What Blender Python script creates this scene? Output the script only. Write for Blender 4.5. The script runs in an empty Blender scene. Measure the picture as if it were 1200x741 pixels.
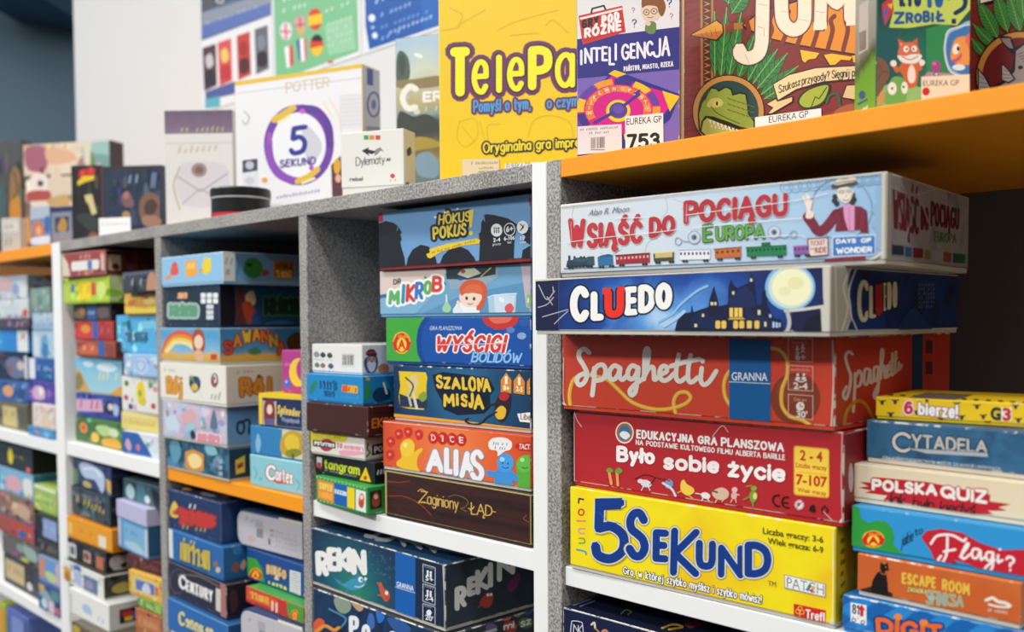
import bpy, bmesh, math, random
import numpy as np
from mathutils import Vector, Matrix
from mathutils.geometry import tessellate_polygon

scene = bpy.context.scene
COL = scene.collection
PI = math.pi

# ------------------------------------------------------------------ camera, world, lights, exposure
cam_d = bpy.data.cameras.new('camera')
cam = bpy.data.objects.new('camera', cam_d)
COL.objects.link(cam)
scene.camera = cam
yaw, pitch, roll = (math.radians(a) for a in (45.414, -2.488, -0.309))
vw = Vector((-math.sin(yaw) * math.cos(pitch), math.cos(yaw) * math.cos(pitch), math.sin(pitch)))
r0 = Vector((math.cos(yaw), math.sin(yaw), 0))
u0 = r0.cross(vw)
rr = r0 * math.cos(roll) + u0 * math.sin(roll)
uu = u0 * math.cos(roll) - r0 * math.sin(roll)
cam.matrix_world = Matrix(((rr.x, uu.x, -vw.x, 0), (rr.y, uu.y, -vw.y, -0.65), (rr.z, uu.z, -vw.z, 0), (0, 0, 0, 1)))
cam_d.sensor_width = 36
cam_d.lens = 36 * 1135.395 / 1200
cam_d.shift_y = 54.2 / 1200
cam_d.clip_start = 0.02
cam_d.dof.use_dof = True
cam_d.dof.focus_distance = 0.88
cam_d.dof.aperture_fstop = 4.9

world = bpy.data.worlds.new('world')
scene.world = world
world.use_nodes = True
wn, wl = world.node_tree.nodes, world.node_tree.links
bg = wn['Background']                                   # a bright room above, dim floor light from below
tcw = wn.new('ShaderNodeTexCoord'); spw = wn.new('ShaderNodeSeparateXYZ'); rpw = wn.new('ShaderNodeValToRGB')
mrw = wn.new('ShaderNodeMapRange'); mrw.inputs['From Min'].default_value = -1; mrw.inputs['From Max'].default_value = 1
wl.new(tcw.outputs['Generated'], spw.inputs[0]); wl.new(spw.outputs['Z'], mrw.inputs['Value']); wl.new(mrw.outputs[0], rpw.inputs[0])
rpw.color_ramp.elements[0].position = 0.48; rpw.color_ramp.elements[0].color = (0.03, 0.03, 0.032, 1)
rpw.color_ramp.elements[1].position = 0.64; rpw.color_ramp.elements[1].color = (0.95, 0.97, 1.0, 1)
wl.new(rpw.outputs[0], bg.inputs[0])
bg.inputs[1].default_value = 0.46

def lamp(name, loc, sx, sy, power, color=(1, 0.985, 0.96)):
    d = bpy.data.lights.new(name, 'AREA')
    d.shape = 'RECTANGLE'; d.size = sx; d.size_y = sy; d.energy = power; d.color = color
    o = bpy.data.objects.new(name, d); o.location = loc
    COL.objects.link(o)
    return o
for lx in (-3.3, -1.9, -0.5, 0.9):                      # a row of ceiling panels along the aisle
    lamp('ceiling_and_fill_lamp', (lx, -0.85, 1.75), 1.1, 0.3, 18)
for lx in (-2.8, -0.6):  # unseen rear pair, added as fill to brighten the box fronts
    lamp('ceiling_and_fill_lamp', (lx, -3.0, 1.75), 1.1, 0.6, 86)

scene.view_settings.view_transform = 'Standard'
scene.view_settings.look = 'None'
scene.view_settings.gamma = 1
scene.view_settings.use_curve_mapping = False
scene.view_settings.exposure = 0.0

# ------------------------------------------------------------------ materials
def lin(h):
    h = h.lstrip('#'); h = ''.join(c * 2 for c in h) if len(h) == 3 else h
    c = [int(h[i:i + 2], 16) / 255 for i in (0, 2, 4)]
    return tuple(x / 12.92 if x <= 0.04045 else ((x + 0.055) / 1.055) ** 2.4 for x in c) + (1.0,)

MATS = {}
def base_mat(key, rough, spec=0.4):
    m = bpy.data.materials.new(key); m.use_nodes = True
    b = m.node_tree.nodes['Principled BSDF']
    b.inputs['Roughness'].default_value = rough
    b.inputs['Specular IOR Level'].default_value = spec
    return m, m.node_tree.nodes, m.node_tree.links, b

def ink(h, rough=0.42, spec=0.4):
    key = ('ink', h, rough)
    if key not in MATS:
        m, n, l, b = base_mat('ink_' + h.strip('#'), rough, spec)
        b.inputs['Base Color'].default_value = lin(h)
        MATS[key] = m
    return MATS[key]

def mottle(cols, scale=30, detail=4, rough=0.42, dist=0.4, stretch=(1, 1, 1)):
    """printed paper whose ink varies: a noise runs through the given colours"""
    key = ('mot', tuple(cols), scale, detail, stretch)
    if key not in MATS:
        m, n, l, b = base_mat('mottled_print', rough)
        tc = n.new('ShaderNodeTexCoord'); mp = n.new('ShaderNodeMapping')
        mp.inputs['Scale'].default_value = stretch
        nz = n.new('ShaderNodeTexNoise'); nz.inputs['Scale'].default_value = scale
        nz.inputs['Detail'].default_value = detail; nz.inputs['Distortion'].default_value = dist
        rp = n.new('ShaderNodeValToRGB'); e = rp.color_ramp.elements
        k = len(cols)
        for i, c in enumerate(cols):
            pos = 0.3 + 0.4 * i / max(1, k - 1)
            el = e[i] if i < 2 else e.new(pos)
            el.position = pos; el.color = lin(c)
        l.new(tc.outputs['Object'], mp.inputs['Vector']); l.new(mp.outputs[0], nz.inputs['Vector'])
        l.new(nz.outputs['Fac'], rp.inputs[0]); l.new(rp.outputs[0], b.inputs['Base Color'])
        MATS[key] = m
    return MATS[key]

def gradp(stops, axis, length, noise=0.0, scale=25, rough=0.42):
    """a print that passes through colours along one axis of the box; stops = [(position 0..1, hex)]"""
    key = ('grd', tuple(stops), axis, round(length, 3), noise)
    if key not in MATS:
        m, n, l, b = base_mat('graded_print', rough)
        tc = n.new('ShaderNodeTexCoord'); sp = n.new('ShaderNodeSeparateXYZ')
        mu = n.new('ShaderNodeMath'); mu.operation = 'MULTIPLY'; mu.inputs[1].default_value = 1 / length
        l.new(tc.outputs['Object'], sp.inputs[0]); l.new(sp.outputs['XYZ'.index(axis)], mu.inputs[0])
        nz = n.new('ShaderNodeTexNoise'); nz.inputs['Scale'].default_value = scale; nz.inputs['Detail'].default_value = 5
        l.new(tc.outputs['Object'], nz.inputs['Vector'])
        ma = n.new('ShaderNodeMath'); ma.operation = 'MULTIPLY_ADD'
        ma.inputs[1].default_value = noise
        ad = n.new('ShaderNodeMath'); ad.operation = 'SUBTRACT'; ad.inputs[1].default_value = 0.5
        l.new(nz.outputs['Fac'], ad.inputs[0]); l.new(ad.outputs[0], ma.inputs[0]); l.new(mu.outputs[0], ma.inputs[2])
        rp = n.new('ShaderNodeValToRGB'); e = rp.color_ramp.elements
        for i, (p, c) in enumerate(stops):
            el = e[i] if i < 2 else e.new(p)
            el.position = p; el.color = lin(c)
        l.new(ma.outputs[0], rp.inputs[0]); l.new(rp.outputs[0], b.inputs['Base Color'])
        MATS[key] = m
    return MATS[key]

def radial(stops, cx, cz, rad, noise=0.3, scale=22, rough=0.4, squash=1.0):
    """a printed cloud of light: colours by distance from a point of the front, broken up by noise"""
    key = ('rad', tuple(stops), cx, cz, rad)
    if key not in MATS:
        m, n, l, b = base_mat('clouded_print', rough)
        tc = n.new('ShaderNodeTexCoord'); mp = n.new('ShaderNodeMapping')
        mp.inputs['Location'].default_value = (-cx / rad, 0, -cz / rad * squash)
        mp.inputs['Scale'].default_value = (1 / rad, 0, squash / rad)
        ln = n.new('ShaderNodeVectorMath'); ln.operation = 'LENGTH'
        l.new(tc.outputs['Object'], mp.inputs[0]); l.new(mp.outputs[0], ln.inputs[0])
        nz = n.new('ShaderNodeTexNoise'); nz.inputs['Scale'].default_value = scale; nz.inputs['Detail'].default_value = 5
        nz.inputs['Distortion'].default_value = 0.6
        l.new(tc.outputs['Object'], nz.inputs['Vector'])
        ad = n.new('ShaderNodeMath'); ad.operation = 'SUBTRACT'; ad.inputs[1].default_value = 0.5
        ma = n.new('ShaderNodeMath'); ma.operation = 'MULTIPLY_ADD'; ma.inputs[1].default_value = noise * 2
        l.new(nz.outputs['Fac'], ad.inputs[0]); l.new(ad.outputs[0], ma.inputs[0]); l.new(ln.outputs['Value'], ma.inputs[2])
        rp = n.new('ShaderNodeValToRGB'); e = rp.color_ramp.elements
        for i, (p, c) in enumerate(stops):
            el = e[i] if i < 2 else e.new(p)
            el.position = p; el.color = lin(c)
        l.new(ma.outputs[0], rp.inputs[0]); l.new(rp.outputs[0], b.inputs['Base Color'])
        MATS[key] = m
    return MATS[key]

def worn(h, amount=0.3, pale='#d8d2c4'):
    """the folded edges of a cardboard box: ink with pale board rubbed through in places"""
    key = ('worn', h, amount)
    if key not in MATS:
        m, n, l, b = base_mat('worn_edge', 0.6, 0.25)
        tc = n.new('ShaderNodeTexCoord'); nz = n.new('ShaderNodeTexNoise')
        nz.inputs['Scale'].default_value = 90; nz.inputs['Detail'].default_value = 6
        rp = n.new('ShaderNodeValToRGB'); e = rp.color_ramp.elements
        t = 0.72 - 0.42 * amount
        e[0].position = t - 0.03; e[0].color = lin(h); e[1].position = t + 0.04; e[1].color = lin(pale)
        l.new(tc.outputs['Object'], nz.inputs['Vector']); l.new(nz.outputs['Fac'], rp.inputs[0])
        l.new(rp.outputs[0], b.inputs['Base Color'])
        MATS[key] = m
    return MATS[key]

def speckled(cols, scale=420):
    """grey concrete-look laminate: fine light and dark specks"""
    key = ('spk', tuple(cols))
    if key not in MATS:
        m, n, l, b = base_mat('speckled_laminate', 0.55, 0.3)
        tc = n.new('ShaderNodeTexCoord')
        a = n.new('ShaderNodeTexNoise'); a.inputs['Scale'].default_value = scale; a.inputs['Detail'].default_value = 2
        c = n.new('ShaderNodeTexNoise'); c.inputs['Scale'].default_value = 14; c.inputs['Detail'].default_value = 5
        mx = n.new('ShaderNodeMath'); mx.operation = 'MULTIPLY_ADD'; mx.inputs[1].default_value = 0.3
        l.new(tc.outputs['Object'], a.inputs['Vector']); l.new(tc.outputs['Object'], c.inputs['Vector'])
        l.new(c.outputs['Fac'], mx.inputs[0]); l.new(a.outputs['Fac'], mx.inputs[2])
        rp = n.new('ShaderNodeValToRGB'); e = rp.color_ramp.elements
        for i, cc in enumerate(cols):
            p = 0.50 + 0.3 * i / (len(cols) - 1)
            el = e[i] if i < 2 else e.new(p)
            el.position = p; el.color = lin(cc)
        l.new(mx.outputs[0], rp.inputs[0]); l.new(rp.outputs[0], b.inputs['Base Color'])
        MATS[key] = m
    return MATS[key]

def woodp(cols, rough=0.45):
    return mottle(cols, 16, 6, rough, 1.2, (0.35, 1, 4.5))

M_WHITE = ink('#f0f0ee', 0.45, 0.35)
M_GREY = speckled(('#6f6c69', '#98948f', '#b9b5af'))
M_ORANGE = ink('#f59a12', 0.4, 0.35)
M_BACK = ink('#6a6866', 0.7, 0.2)

# ------------------------------------------------------------------ a stroke alphabet for hand-drawn titles
RAW = {
 'A': '80|l0,0 40,100 80,0|l17,36 63,36', 'B': '64|l0,0 0,100|s0,100 34,100 57,90 57,64 36,54 0,54|s0,54 40,54 64,42 64,12 40,0 0,0',
 'C': '70|s68,82 52,97 30,98 8,80 0,50 8,20 30,2 52,3 68,18', 'D': '70|l0,0 0,100|s0,100 30,100 60,84 70,50 60,16 30,0 0,0',
 'E': '54|l54,100 0,100 0,0 54,0|l0,52 46,52', 'F': '52|l52,100 0,100 0,0|l0,52 44,52',
 'G': '74|s68,82 52,97 30,98 8,80 0,50 8,20 30,2 55,4 72,18|l72,18 72,46 46,46', 'H': '68|l0,0 0,100|l68,0 68,100|l0,52 68,52',
 'I': '0|l0,0 0,100', 'J': '44|l44,100 44,30|s44,30 40,8 24,0 6,6 0,24', 'K': '62|l0,0 0,100|l60,100 3,46 62,0', 'L': '50|l0,100 0,0 50,0',
 'M': '86|l0,0 6,100 43,32 80,100 86,0', 'N': '68|l0,0 0,100 68,0 68,100', 'O': '80|s40,100 12,86 0,50 12,14 40,0 68,14 80,50 68,86 40,100',
 'P': '62|l0,0 0,100|s0,100 36,100 62,88 62,56 36,44 0,44', 'Q': '80|s40,100 12,86 0,50 12,14 40,0 68,14 80,50 68,86 40,100|l52,26 82,-6',
 'R': '64|l0,0 0,100|s0,100 36,100 60,88 60,58 36,48 0,48|l28,48 64,0', 'S': '58|s55,84 40,99 18,98 3,82 8,62 30,51 52,38 58,18 42,1 18,1 0,16',
 'T': '66|l0,100 66,100|l33,100 33,0', 'U': '68|l0,100 0,34|s0,34 8,8 34,0 60,8 68,34|l68,34 68,100', 'V': '74|l0,100 37,0 74,100',
 'W': '100|l0,100 25,0 50,74 75,0 100,100', 'X': '66|l0,0 66,100|l0,100 66,0', 'Y': '68|l0,100 34,48 68,100|l34,48 34,0', 'Z': '62|l0,100 62,100 0,0 62,0',
 'a': '50|s48,54 36,67 18,66 2,48 2,20 18,1 36,3 50,20|l50,66 50,0', 'b': '52|l0,100 0,0|s0,48 14,65 36,66 52,50 52,18 36,0 14,2 0,18',
 'c': '44|s44,54 32,67 14,65 0,44 0,24 14,3 32,0 44,14', 'd': '52|l52,100 52,0|s52,48 38,65 16,66 0,50 0,18 16,0 38,2 52,18',
 'e': '50|l1,35 50,35|s50,35 48,56 34,67 16,65 2,48 0,24 14,4 34,0 48,12', 'f': '34|s34,96 22,99 12,88 12,70|l12,74 12,0|l0,64 32,64',
 'g': '50|s50,50 36,67 18,66 2,50 2,22 18,3 36,5 50,22|l50,66 50,-6|s50,-6 42,-26 22,-31 4,-22', 'h': '48|l0,100 0,0|s0,44 14,64 34,66 48,50 48,30|l48,34 48,0',
 'i': '0|l0,66 0,0|l0,92 0,93', 'j': '20|l20,66 20,-8|s20,-8 14,-26 0,-30|l20,92 20,93', 'k': '46|l0,100 0,0|l42,66 2,28 46,0', 'l': '0|l0,100 0,0',
 'm': '80|l0,66 0,0|s0,46 10,64 26,66 40,52 40,34|l40,36 40,0|s40,46 52,64 66,66 80,52 80,34|l80,36 80,0', 'n': '48|l0,66 0,0|s0,44 14,64 34,66 48,50 48,30|l48,34 48,0',
 'o': '54|s27,67 8,58 0,34 8,8 27,0 46,8 54,34 46,58 27,67', 'p': '52|l0,66 0,-32|s0,48 14,65 36,66 52,50 52,18 36,0 14,2 0,18',
 'r': '30|l0,66 0,0|s0,42 12,62 30,66', 's': '42|s40,56 28,67 12,66 2,54 8,40 30,30 42,16 30,1 12,0 0,10', 't': '32|l12,92 12,18|s12,20 18,2 32,2|l0,64 32,64',
 'u': '48|l0,66 0,26|s0,30 6,6 22,0 40,6 48,26|l48,66 48,0', 'v': '48|l0,66 24,0 48,66', 'w': '74|l0,66 18,0 37,50 56,0 74,66', 'x': '46|l0,0 46,66|l0,66 46,0',
 'y': '48|l0,66 24,4|l48,66 24,4 10,-30', 'z': '42|l0,66 42,66 0,0 42,0',
 '0': '58|s29,100 8,86 0,50 8,14 29,0 50,14 58,50 50,86 29,100', '1': '22|l0,78 22,100 22,0', '2': '56|s2,78 14,97 34,99 52,86 50,62 30,38 0,0|l0,0 56,0',
 '3': '54|s2,84 16,98 36,98 50,84 46,62 24,53|s24,53 48,46 54,22 40,2 16,1 0,14', '4': '60|l44,0 44,100 0,30 60,30', '5': '58|l54,100 8,100 4,54|s4,54 24,64 46,58 58,34 48,8 24,0 0,12',
 '6': '56|s48,92 30,98 12,84 2,54 2,24 16,2 38,2 56,18 54,46 38,60 16,54 4,36', '7': '54|l0,100 54,100 18,0', '8': '56|s28,53 6,64 6,88 28,100 50,88 50,64 28,53 2,38 2,12 28,0 54,12 54,38 28,53',
 '9': '56|s6,8 26,2 44,16 54,46 54,76 40,98 18,98 0,82 2,54 18,40 40,46 52,64',
 '!': '0|l0,100 0,34|l0,1 0,0', '?': '48|s0,80 10,97 30,99 47,84 42,62 24,48 24,30|l24,1 24,0', '-': '36|l0,40 36,40', '.': '0|l0,1 0,0', ',': '8|l8,2 0,-16', '+': '50|l0,45 50,45|l25,70 25,20',
 "'": '4|l4,100 0,76', ':': '0|l0,1 0,0|l0,50 0,51', '&': '64|s64,0 20,62 18,86 34,98 48,84 40,62 8,36 4,14 22,0 44,10 62,42',
}
BASECH = {'ą': 'a', 'ę': 'e', 'ś': 's', 'ć': 'c', 'ó': 'o', 'ż': 'z', 'ź': 'z', 'ł': 'l', 'ń': 'n', 'Ą': 'A', 'Ę': 'E', 'Ś': 'S', 'Ć': 'C', 'Ó': 'O', 'Ż': 'Z', 'Ź': 'Z', 'Ł': 'L', 'Ń': 'N', 'Ô': 'O'}

def catmull(p, closed=False, k=4):
    p = [np.array(q, float) for q in p]
    n = len(p)
    if n < 3: return p
    out = []
    rng = n if closed else n - 1
    for i in range(rng):
        p1, p2 = p[i], p[(i + 1) % n]
        p0 = p[i - 1] if (i > 0 or closed) else 2 * p1 - p2
        p3 = p[(i + 2) % n] if (i + 2 < n or closed) else 2 * p2 - p1
        for j in range(k):
            t = j / k
            out.append(0.5 * ((2 * p1) + (p2 - p0) * t + (2 * p0 - 5 * p1 + 4 * p2 - p3) * t * t + (3 * p1 - p0 - 3 * p2 + p3) * t ** 3))
    out.append(p[0] if closed else p[-1])
    return out

GL = {}
def glyph(ch):
    if ch in GL: return GL[ch]
    b = BASECH.get(ch, ch)
    raw = RAW.get(b, RAW['-'] if b != ' ' else '30').split('|')
    w = float(raw[0]); st = []
    for s in raw[1:]:
        pts = [tuple(float(v) for v in q.split(',')) for q in s[1:].split()]
        st.append(catmull(pts, False, 3) if s[0] == 's' else [np.array(q, float) for q in pts])
    if ch != b:
        top = 80 if b.islower() else 116
        c = w / 2
        A = lambda *q: [np.array(v, float) for v in q]
        if ch in 'ąęĄĘ': st.append(catmull([(w - 2, 0), (w - 14, -16), (w - 8, -28), (w + 4, -26)], False, 3))
        elif ch in 'żŻ': st.append(A((c, top + 8), (c, top + 9)))
        elif ch in 'łŁ': st.append(A((-14, 34), (18 if ch == 'ł' else 30, 66)))
        elif ch == 'Ô': st.append(A((c - 16, top + 2), (c, top + 16), (c + 16, top + 2)))
        else: st.append(A((c - 4, top), (c + 14, top + 20)))
    GL[ch] = (w, st)
    return GL[ch]

TEXTS = {}
def type_mesh(s, off):
    key = (s, off)
    if key not in TEXTS:
        c = bpy.data.curves.new('type', 'FONT'); c.body = s; c.size = 1; c.resolution_u = 3
        c.offset = off
        o = bpy.data.objects.new('type', c)
        m = o.to_mesh(); m.calc_loop_triangles()
        v = np.empty(len(m.vertices) * 3); m.vertices.foreach_get('co', v); v = v.reshape(-1, 3)[:, :2]
        t = np.empty(len(m.loop_triangles) * 3, int); m.loop_triangles.foreach_get('vertices', t)
        TEXTS[key] = v[t].reshape(-1, 3, 2).copy()
        o.to_mesh_clear(); bpy.data.objects.remove(o); bpy.data.curves.remove(c)
    return TEXTS[key]

# ------------------------------------------------------------------ meshes and printing
class MB:
    """collects geometry and links it as ONE mesh object"""
    def __init__(s): s.v = []; s.f = []; s.mi = []; s.mats = []; s.n = 0
    def mat(s, m):
        if isinstance(m, str): m = ink(m)
        for i, x in enumerate(s.mats):
            if x is m: return i
        s.mats.append(m); return len(s.mats) - 1
    def add(s, verts, faces, mats):
        s.v.append(np.asarray(verts, float).reshape(-1, 3)); k = s.n
        s.f += [tuple(int(i) + k for i in f) for f in faces]
        s.mi += mats if isinstance(mats, list) else [mats] * len(faces)
        s.n += len(s.v[-1])
    def tris(s, t, m):
        if len(t) == 0: return
        i = s.mat(m); k = s.n
        s.v.append(t.reshape(-1, 3)); n = len(t)
        s.f += [(k + 3 * j, k + 3 * j + 1, k + 3 * j + 2) for j in range(n)]
        s.mi += [i] * n; s.n += 3 * n
    def bm(s, bm, pick):
        bm.verts.index_update(); bm.normal_update()
        s.add([v.co[:] for v in bm.verts], [[v.index for v in f.verts] for f in bm.faces], [s.mat(pick(f)) for f in bm.faces])
        bm.free()
    def box(s, x0, y0, z0, x1, y1, z1, pick, bev=0.0012, seg=2):
        bm = bmesh.new(); bmesh.ops.create_cube(bm, size=1)
        for v in bm.verts:
            v.co = ((x0 + x1) / 2 + v.co.x * (x1 - x0), (y0 + y1) / 2 + v.co.y * (y1 - y0), (z0 + z1) / 2 + v.co.z * (z1 - z0))
        if bev > 0:
            bmesh.ops.bevel(bm, geom=list(bm.edges), offset=bev, segments=seg, affect='EDGES', profile=0.5)
        s.bm(bm, pick if callable(pick) else (lambda f: pick))
    def build(s, name, parent=None, smooth=False):
        me = bpy.data.meshes.new(name)
        me.from_pydata(np.concatenate(s.v).tolist(), [], s.f)
        for m in s.mats: me.materials.append(m)
        me.polygons.foreach_set('material_index', s.mi)
        if smooth: me.polygons.foreach_set('use_smooth', [True] * len(s.f))
        me.update()
        o = bpy.data.objects.new(name, me); COL.objects.link(o)
        if parent: o.parent = parent
        return o

def sideface(f):
    n = f.normal
    if n.y < -0.99: return 'front'
    if n.x > 0.99: return 'right'
    if n.x < -0.99: return 'left'
    if n.z > 0.99: return 'top'
    if n.y > 0.99 or n.z < -0.99: return 'rest'
    return 'edge'

LAY = 3e-6; HAIR = 2.6e-7
class Art:
    """print on one flat face; drawing coordinates run over the quad TL, TR, BR, BL (y down), 0..100 if none is given"""
    def __init__(s, mb, O, U, V, w, h, quad=None, lift=1e-4, clip=None):
        s.mb = mb; s.org = np.array(O, float); s.eu = np.array(U, float); s.ev = np.array(V, float)
        s.en = np.cross(s.eu, s.ev); s.w = w; s.h = h; s.k = lift
        s.cl = clip or (0, 0, w, h)
        q = quad or [(0, 0), (100, 0), (100, 100), (0, 100)]
        A = []; B = []
        for (x, y), (X, Y) in zip(q, [(0, h), (w, h), (w, 0), (0, 0)]):
            A.append([x, y, 1, 0, 0, 0, -X * x, -X * y]); B.append(X)
            A.append([0, 0, 0, x, y, 1, -Y * x, -Y * y]); B.append(Y)
        s.Hm = np.append(np.linalg.solve(np.array(A, float), np.array(B, float)), 1).reshape(3, 3)
    def emit(s, t, off, col=None):
        if col is None: off, col = 0.0, off
        t = np.asarray(t, float).reshape(-1, 2)
        if len(t) == 0: return
        off = np.zeros(len(t) // 3) + off
        p = np.c_[t, np.ones(len(t))] @ s.Hm.T
        p = (p[:, :2] / p[:, 2:3]).reshape(-1, 3, 2)
        x0, y0, x1, y1 = s.cl
        ins = (p[..., 0] >= x0) & (p[..., 0] <= x1) & (p[..., 1] >= y0) & (p[..., 1] <= y1)
        full = ins.all(1); keep = [p[full]]; ko = [off[full]]
        extra = []; eo = []
        for tri, to in zip(p[~full], off[~full]):
            if tri[:, 0].max() < x0 or tri[:, 0].min() > x1 or tri[:, 1].max() < y0 or tri[:, 1].min() > y1: continue
            poly = [tuple(q) for q in tri]
            for ax, lim, sg in ((0, x0, 1), (0, x1, -1), (1, y0, 1), (1, y1, -1)):
                out = []
                for i in range(len(poly)):
                    a, b = poly[i - 1], poly[i]
                    da, db = (a[ax] - lim) * sg, (b[ax] - lim) * sg
                    if (da >= 0) != (db >= 0):
                        f = da / (da - db); out.append((a[0] + (b[0] - a[0]) * f, a[1] + (b[1] - a[1]) * f))
                    if db >= 0: out.append(b)
                poly = out
                if len(poly) < 3: break
            for i in range(1, len(poly) - 1): extra.append((poly[0], poly[i], poly[i + 1])); eo.append(to)
        if extra: keep.append(np.array(extra)); ko.append(np.array(eo))
        p = np.concatenate(keep); ko = np.concatenate(ko)
        if len(p) == 0: return
        P = s.org + p[..., :1] * s.eu + p[..., 1:] * s.ev + s.en * (s.k + ko)[:, None, None]
        s.k += LAY + float(ko.max())
        s.mb.tris(P, col)
    # --- shapes
    def P(s, pts, col):
        t = tessellate_polygon([[Vector((p[0], p[1], 0)) for p in pts]])
        a = np.array([(p[0], p[1]) for p in pts], float)
        s.emit(np.array([[a[i] for i in tr] for tr in t]).reshape(-1, 3, 2), col)
    def R(s, x0, y0, x1, y1, col): s.P([(x0, y0), (x1, y0), (x1, y1), (x0, y1)], col)
    def B(s, pts, col, k=4): s.P(catmull(pts, True, k)[:-1], col)                    # smooth blob
    def C(s, cx, cy, rx, ry, col, n=24, a=0.0):
        c, sn = math.cos(a), math.sin(a)
        q = [(rx * math.cos(2 * PI * i / n), ry * math.sin(2 * PI * i / n)) for i in range(n)]
        s.P([(cx + x * c - y * sn, cy + x * sn + y * c) for x, y in q], col)
    def RR(s, x0, y0, x1, y1, r, col, dy=0.0, ry=None):
        """rounded rectangle; dy = how much lower its right end sits"""
        ry = ry or r
        pts = []
        for cx, cy, a0 in ((x1 - r, y0 + ry, -90), (x1 - r, y1 - ry, 0), (x0 + r, y1 - ry, 90), (x0 + r, y0 + ry, 180)):
            for i in range(5):
                a = math.radians(a0 + 22.5 * i); pts.append((cx + r * math.cos(a), cy + ry * math.sin(a)))
        s.P([(x, y + dy * (x - x0) / (x1 - x0)) for x, y in pts], col)
    def _stroke(s, groups, w, n=8):
        """round-ended strokes; each piece lies a hair above the one before, so that no two share a plane"""
        T = []; F = []; m = max(2, n // 2)
        sizes = [sum(max(1, len(p) - 1) for p in g) for g in groups]
        top = max(sizes) if sizes else 0
        for gi, g in enumerate(groups):
            k = (gi % 3) * top * HAIR if len(groups) > 1 else 0.0
            for p in g:
                p = [np.asarray(q, float) for q in p]
                for i in range(max(1, len(p) - 1)):
                    o = p[i]; q = p[min(i + 1, len(p) - 1)]
                    d = q - o; a0 = math.atan2(d[1], d[0])
                    pts = [q + (math.cos(a0 - PI / 2 + PI * j / m) * w / 2, math.sin(a0 - PI / 2 + PI * j / m) * w / 2) for j in range(m + 1)]
                    pts += [o + (math.cos(a0 + PI / 2 + PI * j / m) * w / 2, math.sin(a0 + PI / 2 + PI * j / m) * w / 2) for j in range(m + 1)]
                    for j in range(1, len(pts) - 1): T.append((pts[0], pts[j], pts[j + 1])); F.append(k)
                    k += HAIR
        if not T: return np.zeros((0, 3, 2)), np.zeros(0)
        return np.array(T).reshape(-1, 3, 2), np.array(F)
    def S(s, pts, w, col, smooth=True, closed=False, k=5):
        p = catmull(pts, closed, k) if smooth and len(pts) > 2 else list(pts) + ([pts[0]] if closed else [])
        s.emit(*s._stroke([[p]], w), col)
    def SS(s, lines, w, col): s.emit(*s._stroke([[l] for l in lines] if len(lines) > 6 else [lines], w, 6), col)
    def O(s, cx, cy, rx, ry, w, col): s.S([(cx + rx * math.cos(2 * PI * i / 20), cy + ry * math.sin(2 * PI * i / 20)) for i in range(20)], w, col, True, True, 2)
    def K(s, text, x0, t0, b0, x1, t1, b1, w, col, out=(), jit=0.0, seed=1, lean=0.0, arc=0.0):
        """hand-drawn lettering filling x0..x1, from top t to bottom b at each end; out = [(extra width, colour)] rims below it"""
        rnd = random.Random(seed)
        G = [glyph(c) for c in text]
        gap = w * 1.22
        W = (x1 - x0) - w
        sp = sum(g[0] for g in G); k = (W - gap * (len(G) - 1)) / max(sp, 1e-6) if sp > 0 else 1
        lines = []; x = x0 + w / 2
        for ch, (gw, st) in zip(text, G):
            grp = []
            xc = x + gw * k / 2; f = (xc - x0) / (x1 - x0)
            ang = (rnd.random() - 0.5) * 2 * jit; dy = (rnd.random() - 0.5) * 2 * jit * (b0 - t0) * 0.12
            for pl in st:
                L = []
                for q in pl:
                    X = x + q[0] * k; fx = (X - x0) / (x1 - x0)
                    t = t0 + (t1 - t0) * fx + w / 2; b = b0 + (b1 - b0) * fx - w / 2
                    hgt = (b - t) * q[1] / 100
                    off = -arc * math.sin(PI * min(1, max(0, fx)))
                    px, py = X + lean * hgt, b - hgt + dy + off
                    if jit:
                        yc = (t + b) / 2; dx, dz = px - xc, py - yc
                        c, sn = math.cos(ang), math.sin(ang); px, py = xc + dx * c - dz * sn, yc + dx * sn + dz * c
                    L.append((px, py))
                grp.append(L)
            if grp: lines.append(grp)
            x += gw * k + gap
        for e, c in out: s.emit(*s._stroke(lines, w + 2 * e, 10), c)
        s.emit(*s._stroke(lines, w, 10), col)
    def T(s, text, x0, y0, x1, y1, h, col, off=0.0, h1=None, lean=0.0):
        """set type: baseline from (x0,y0) to (x1,y1), capital height h"""
        m = type_mesh(text, off)
        a, b = m[..., 0].min(), m[..., 0].max()
        if len(text) == 1:
            nat = (b - a) / 0.69 * h * 1.15
            if nat < x1 - x0: xm = (x0 + x1) / 2; x0, x1 = xm - nat / 2, xm + nat / 2
        f = (m[..., 0] - a) / (b - a); hh = h + ((h1 or h) - h) * f
        up = m[..., 1] / 0.69 * hh
        s.emit(np.stack((x0 + (x1 - x0) * f + lean * up, y0 + (y1 - y0) * f - up), -1), col)
    def W(s, x0, y0, x1, y1, h, w, col, seed=0):
        """a line of print too small or too blurred to read: a row of short marks"""
        rnd = random.Random(seed); n = max(3, int(abs(x1 - x0) / (w * 2.6))); lines = []
        for i in range(n):
            f = (i + 0.5) / n
            if rnd.random() < 0.12: continue
            x = x0 + (x1 - x0) * f; y = y0 + (y1 - y0) * f; hh = h * (0.5 + 0.5 * rnd.random())
            lines.append([(x - w * 0.4, y), (x + w * 0.5 * rnd.random(), y - hh)])
        s.SS(lines, w, col)
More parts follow.
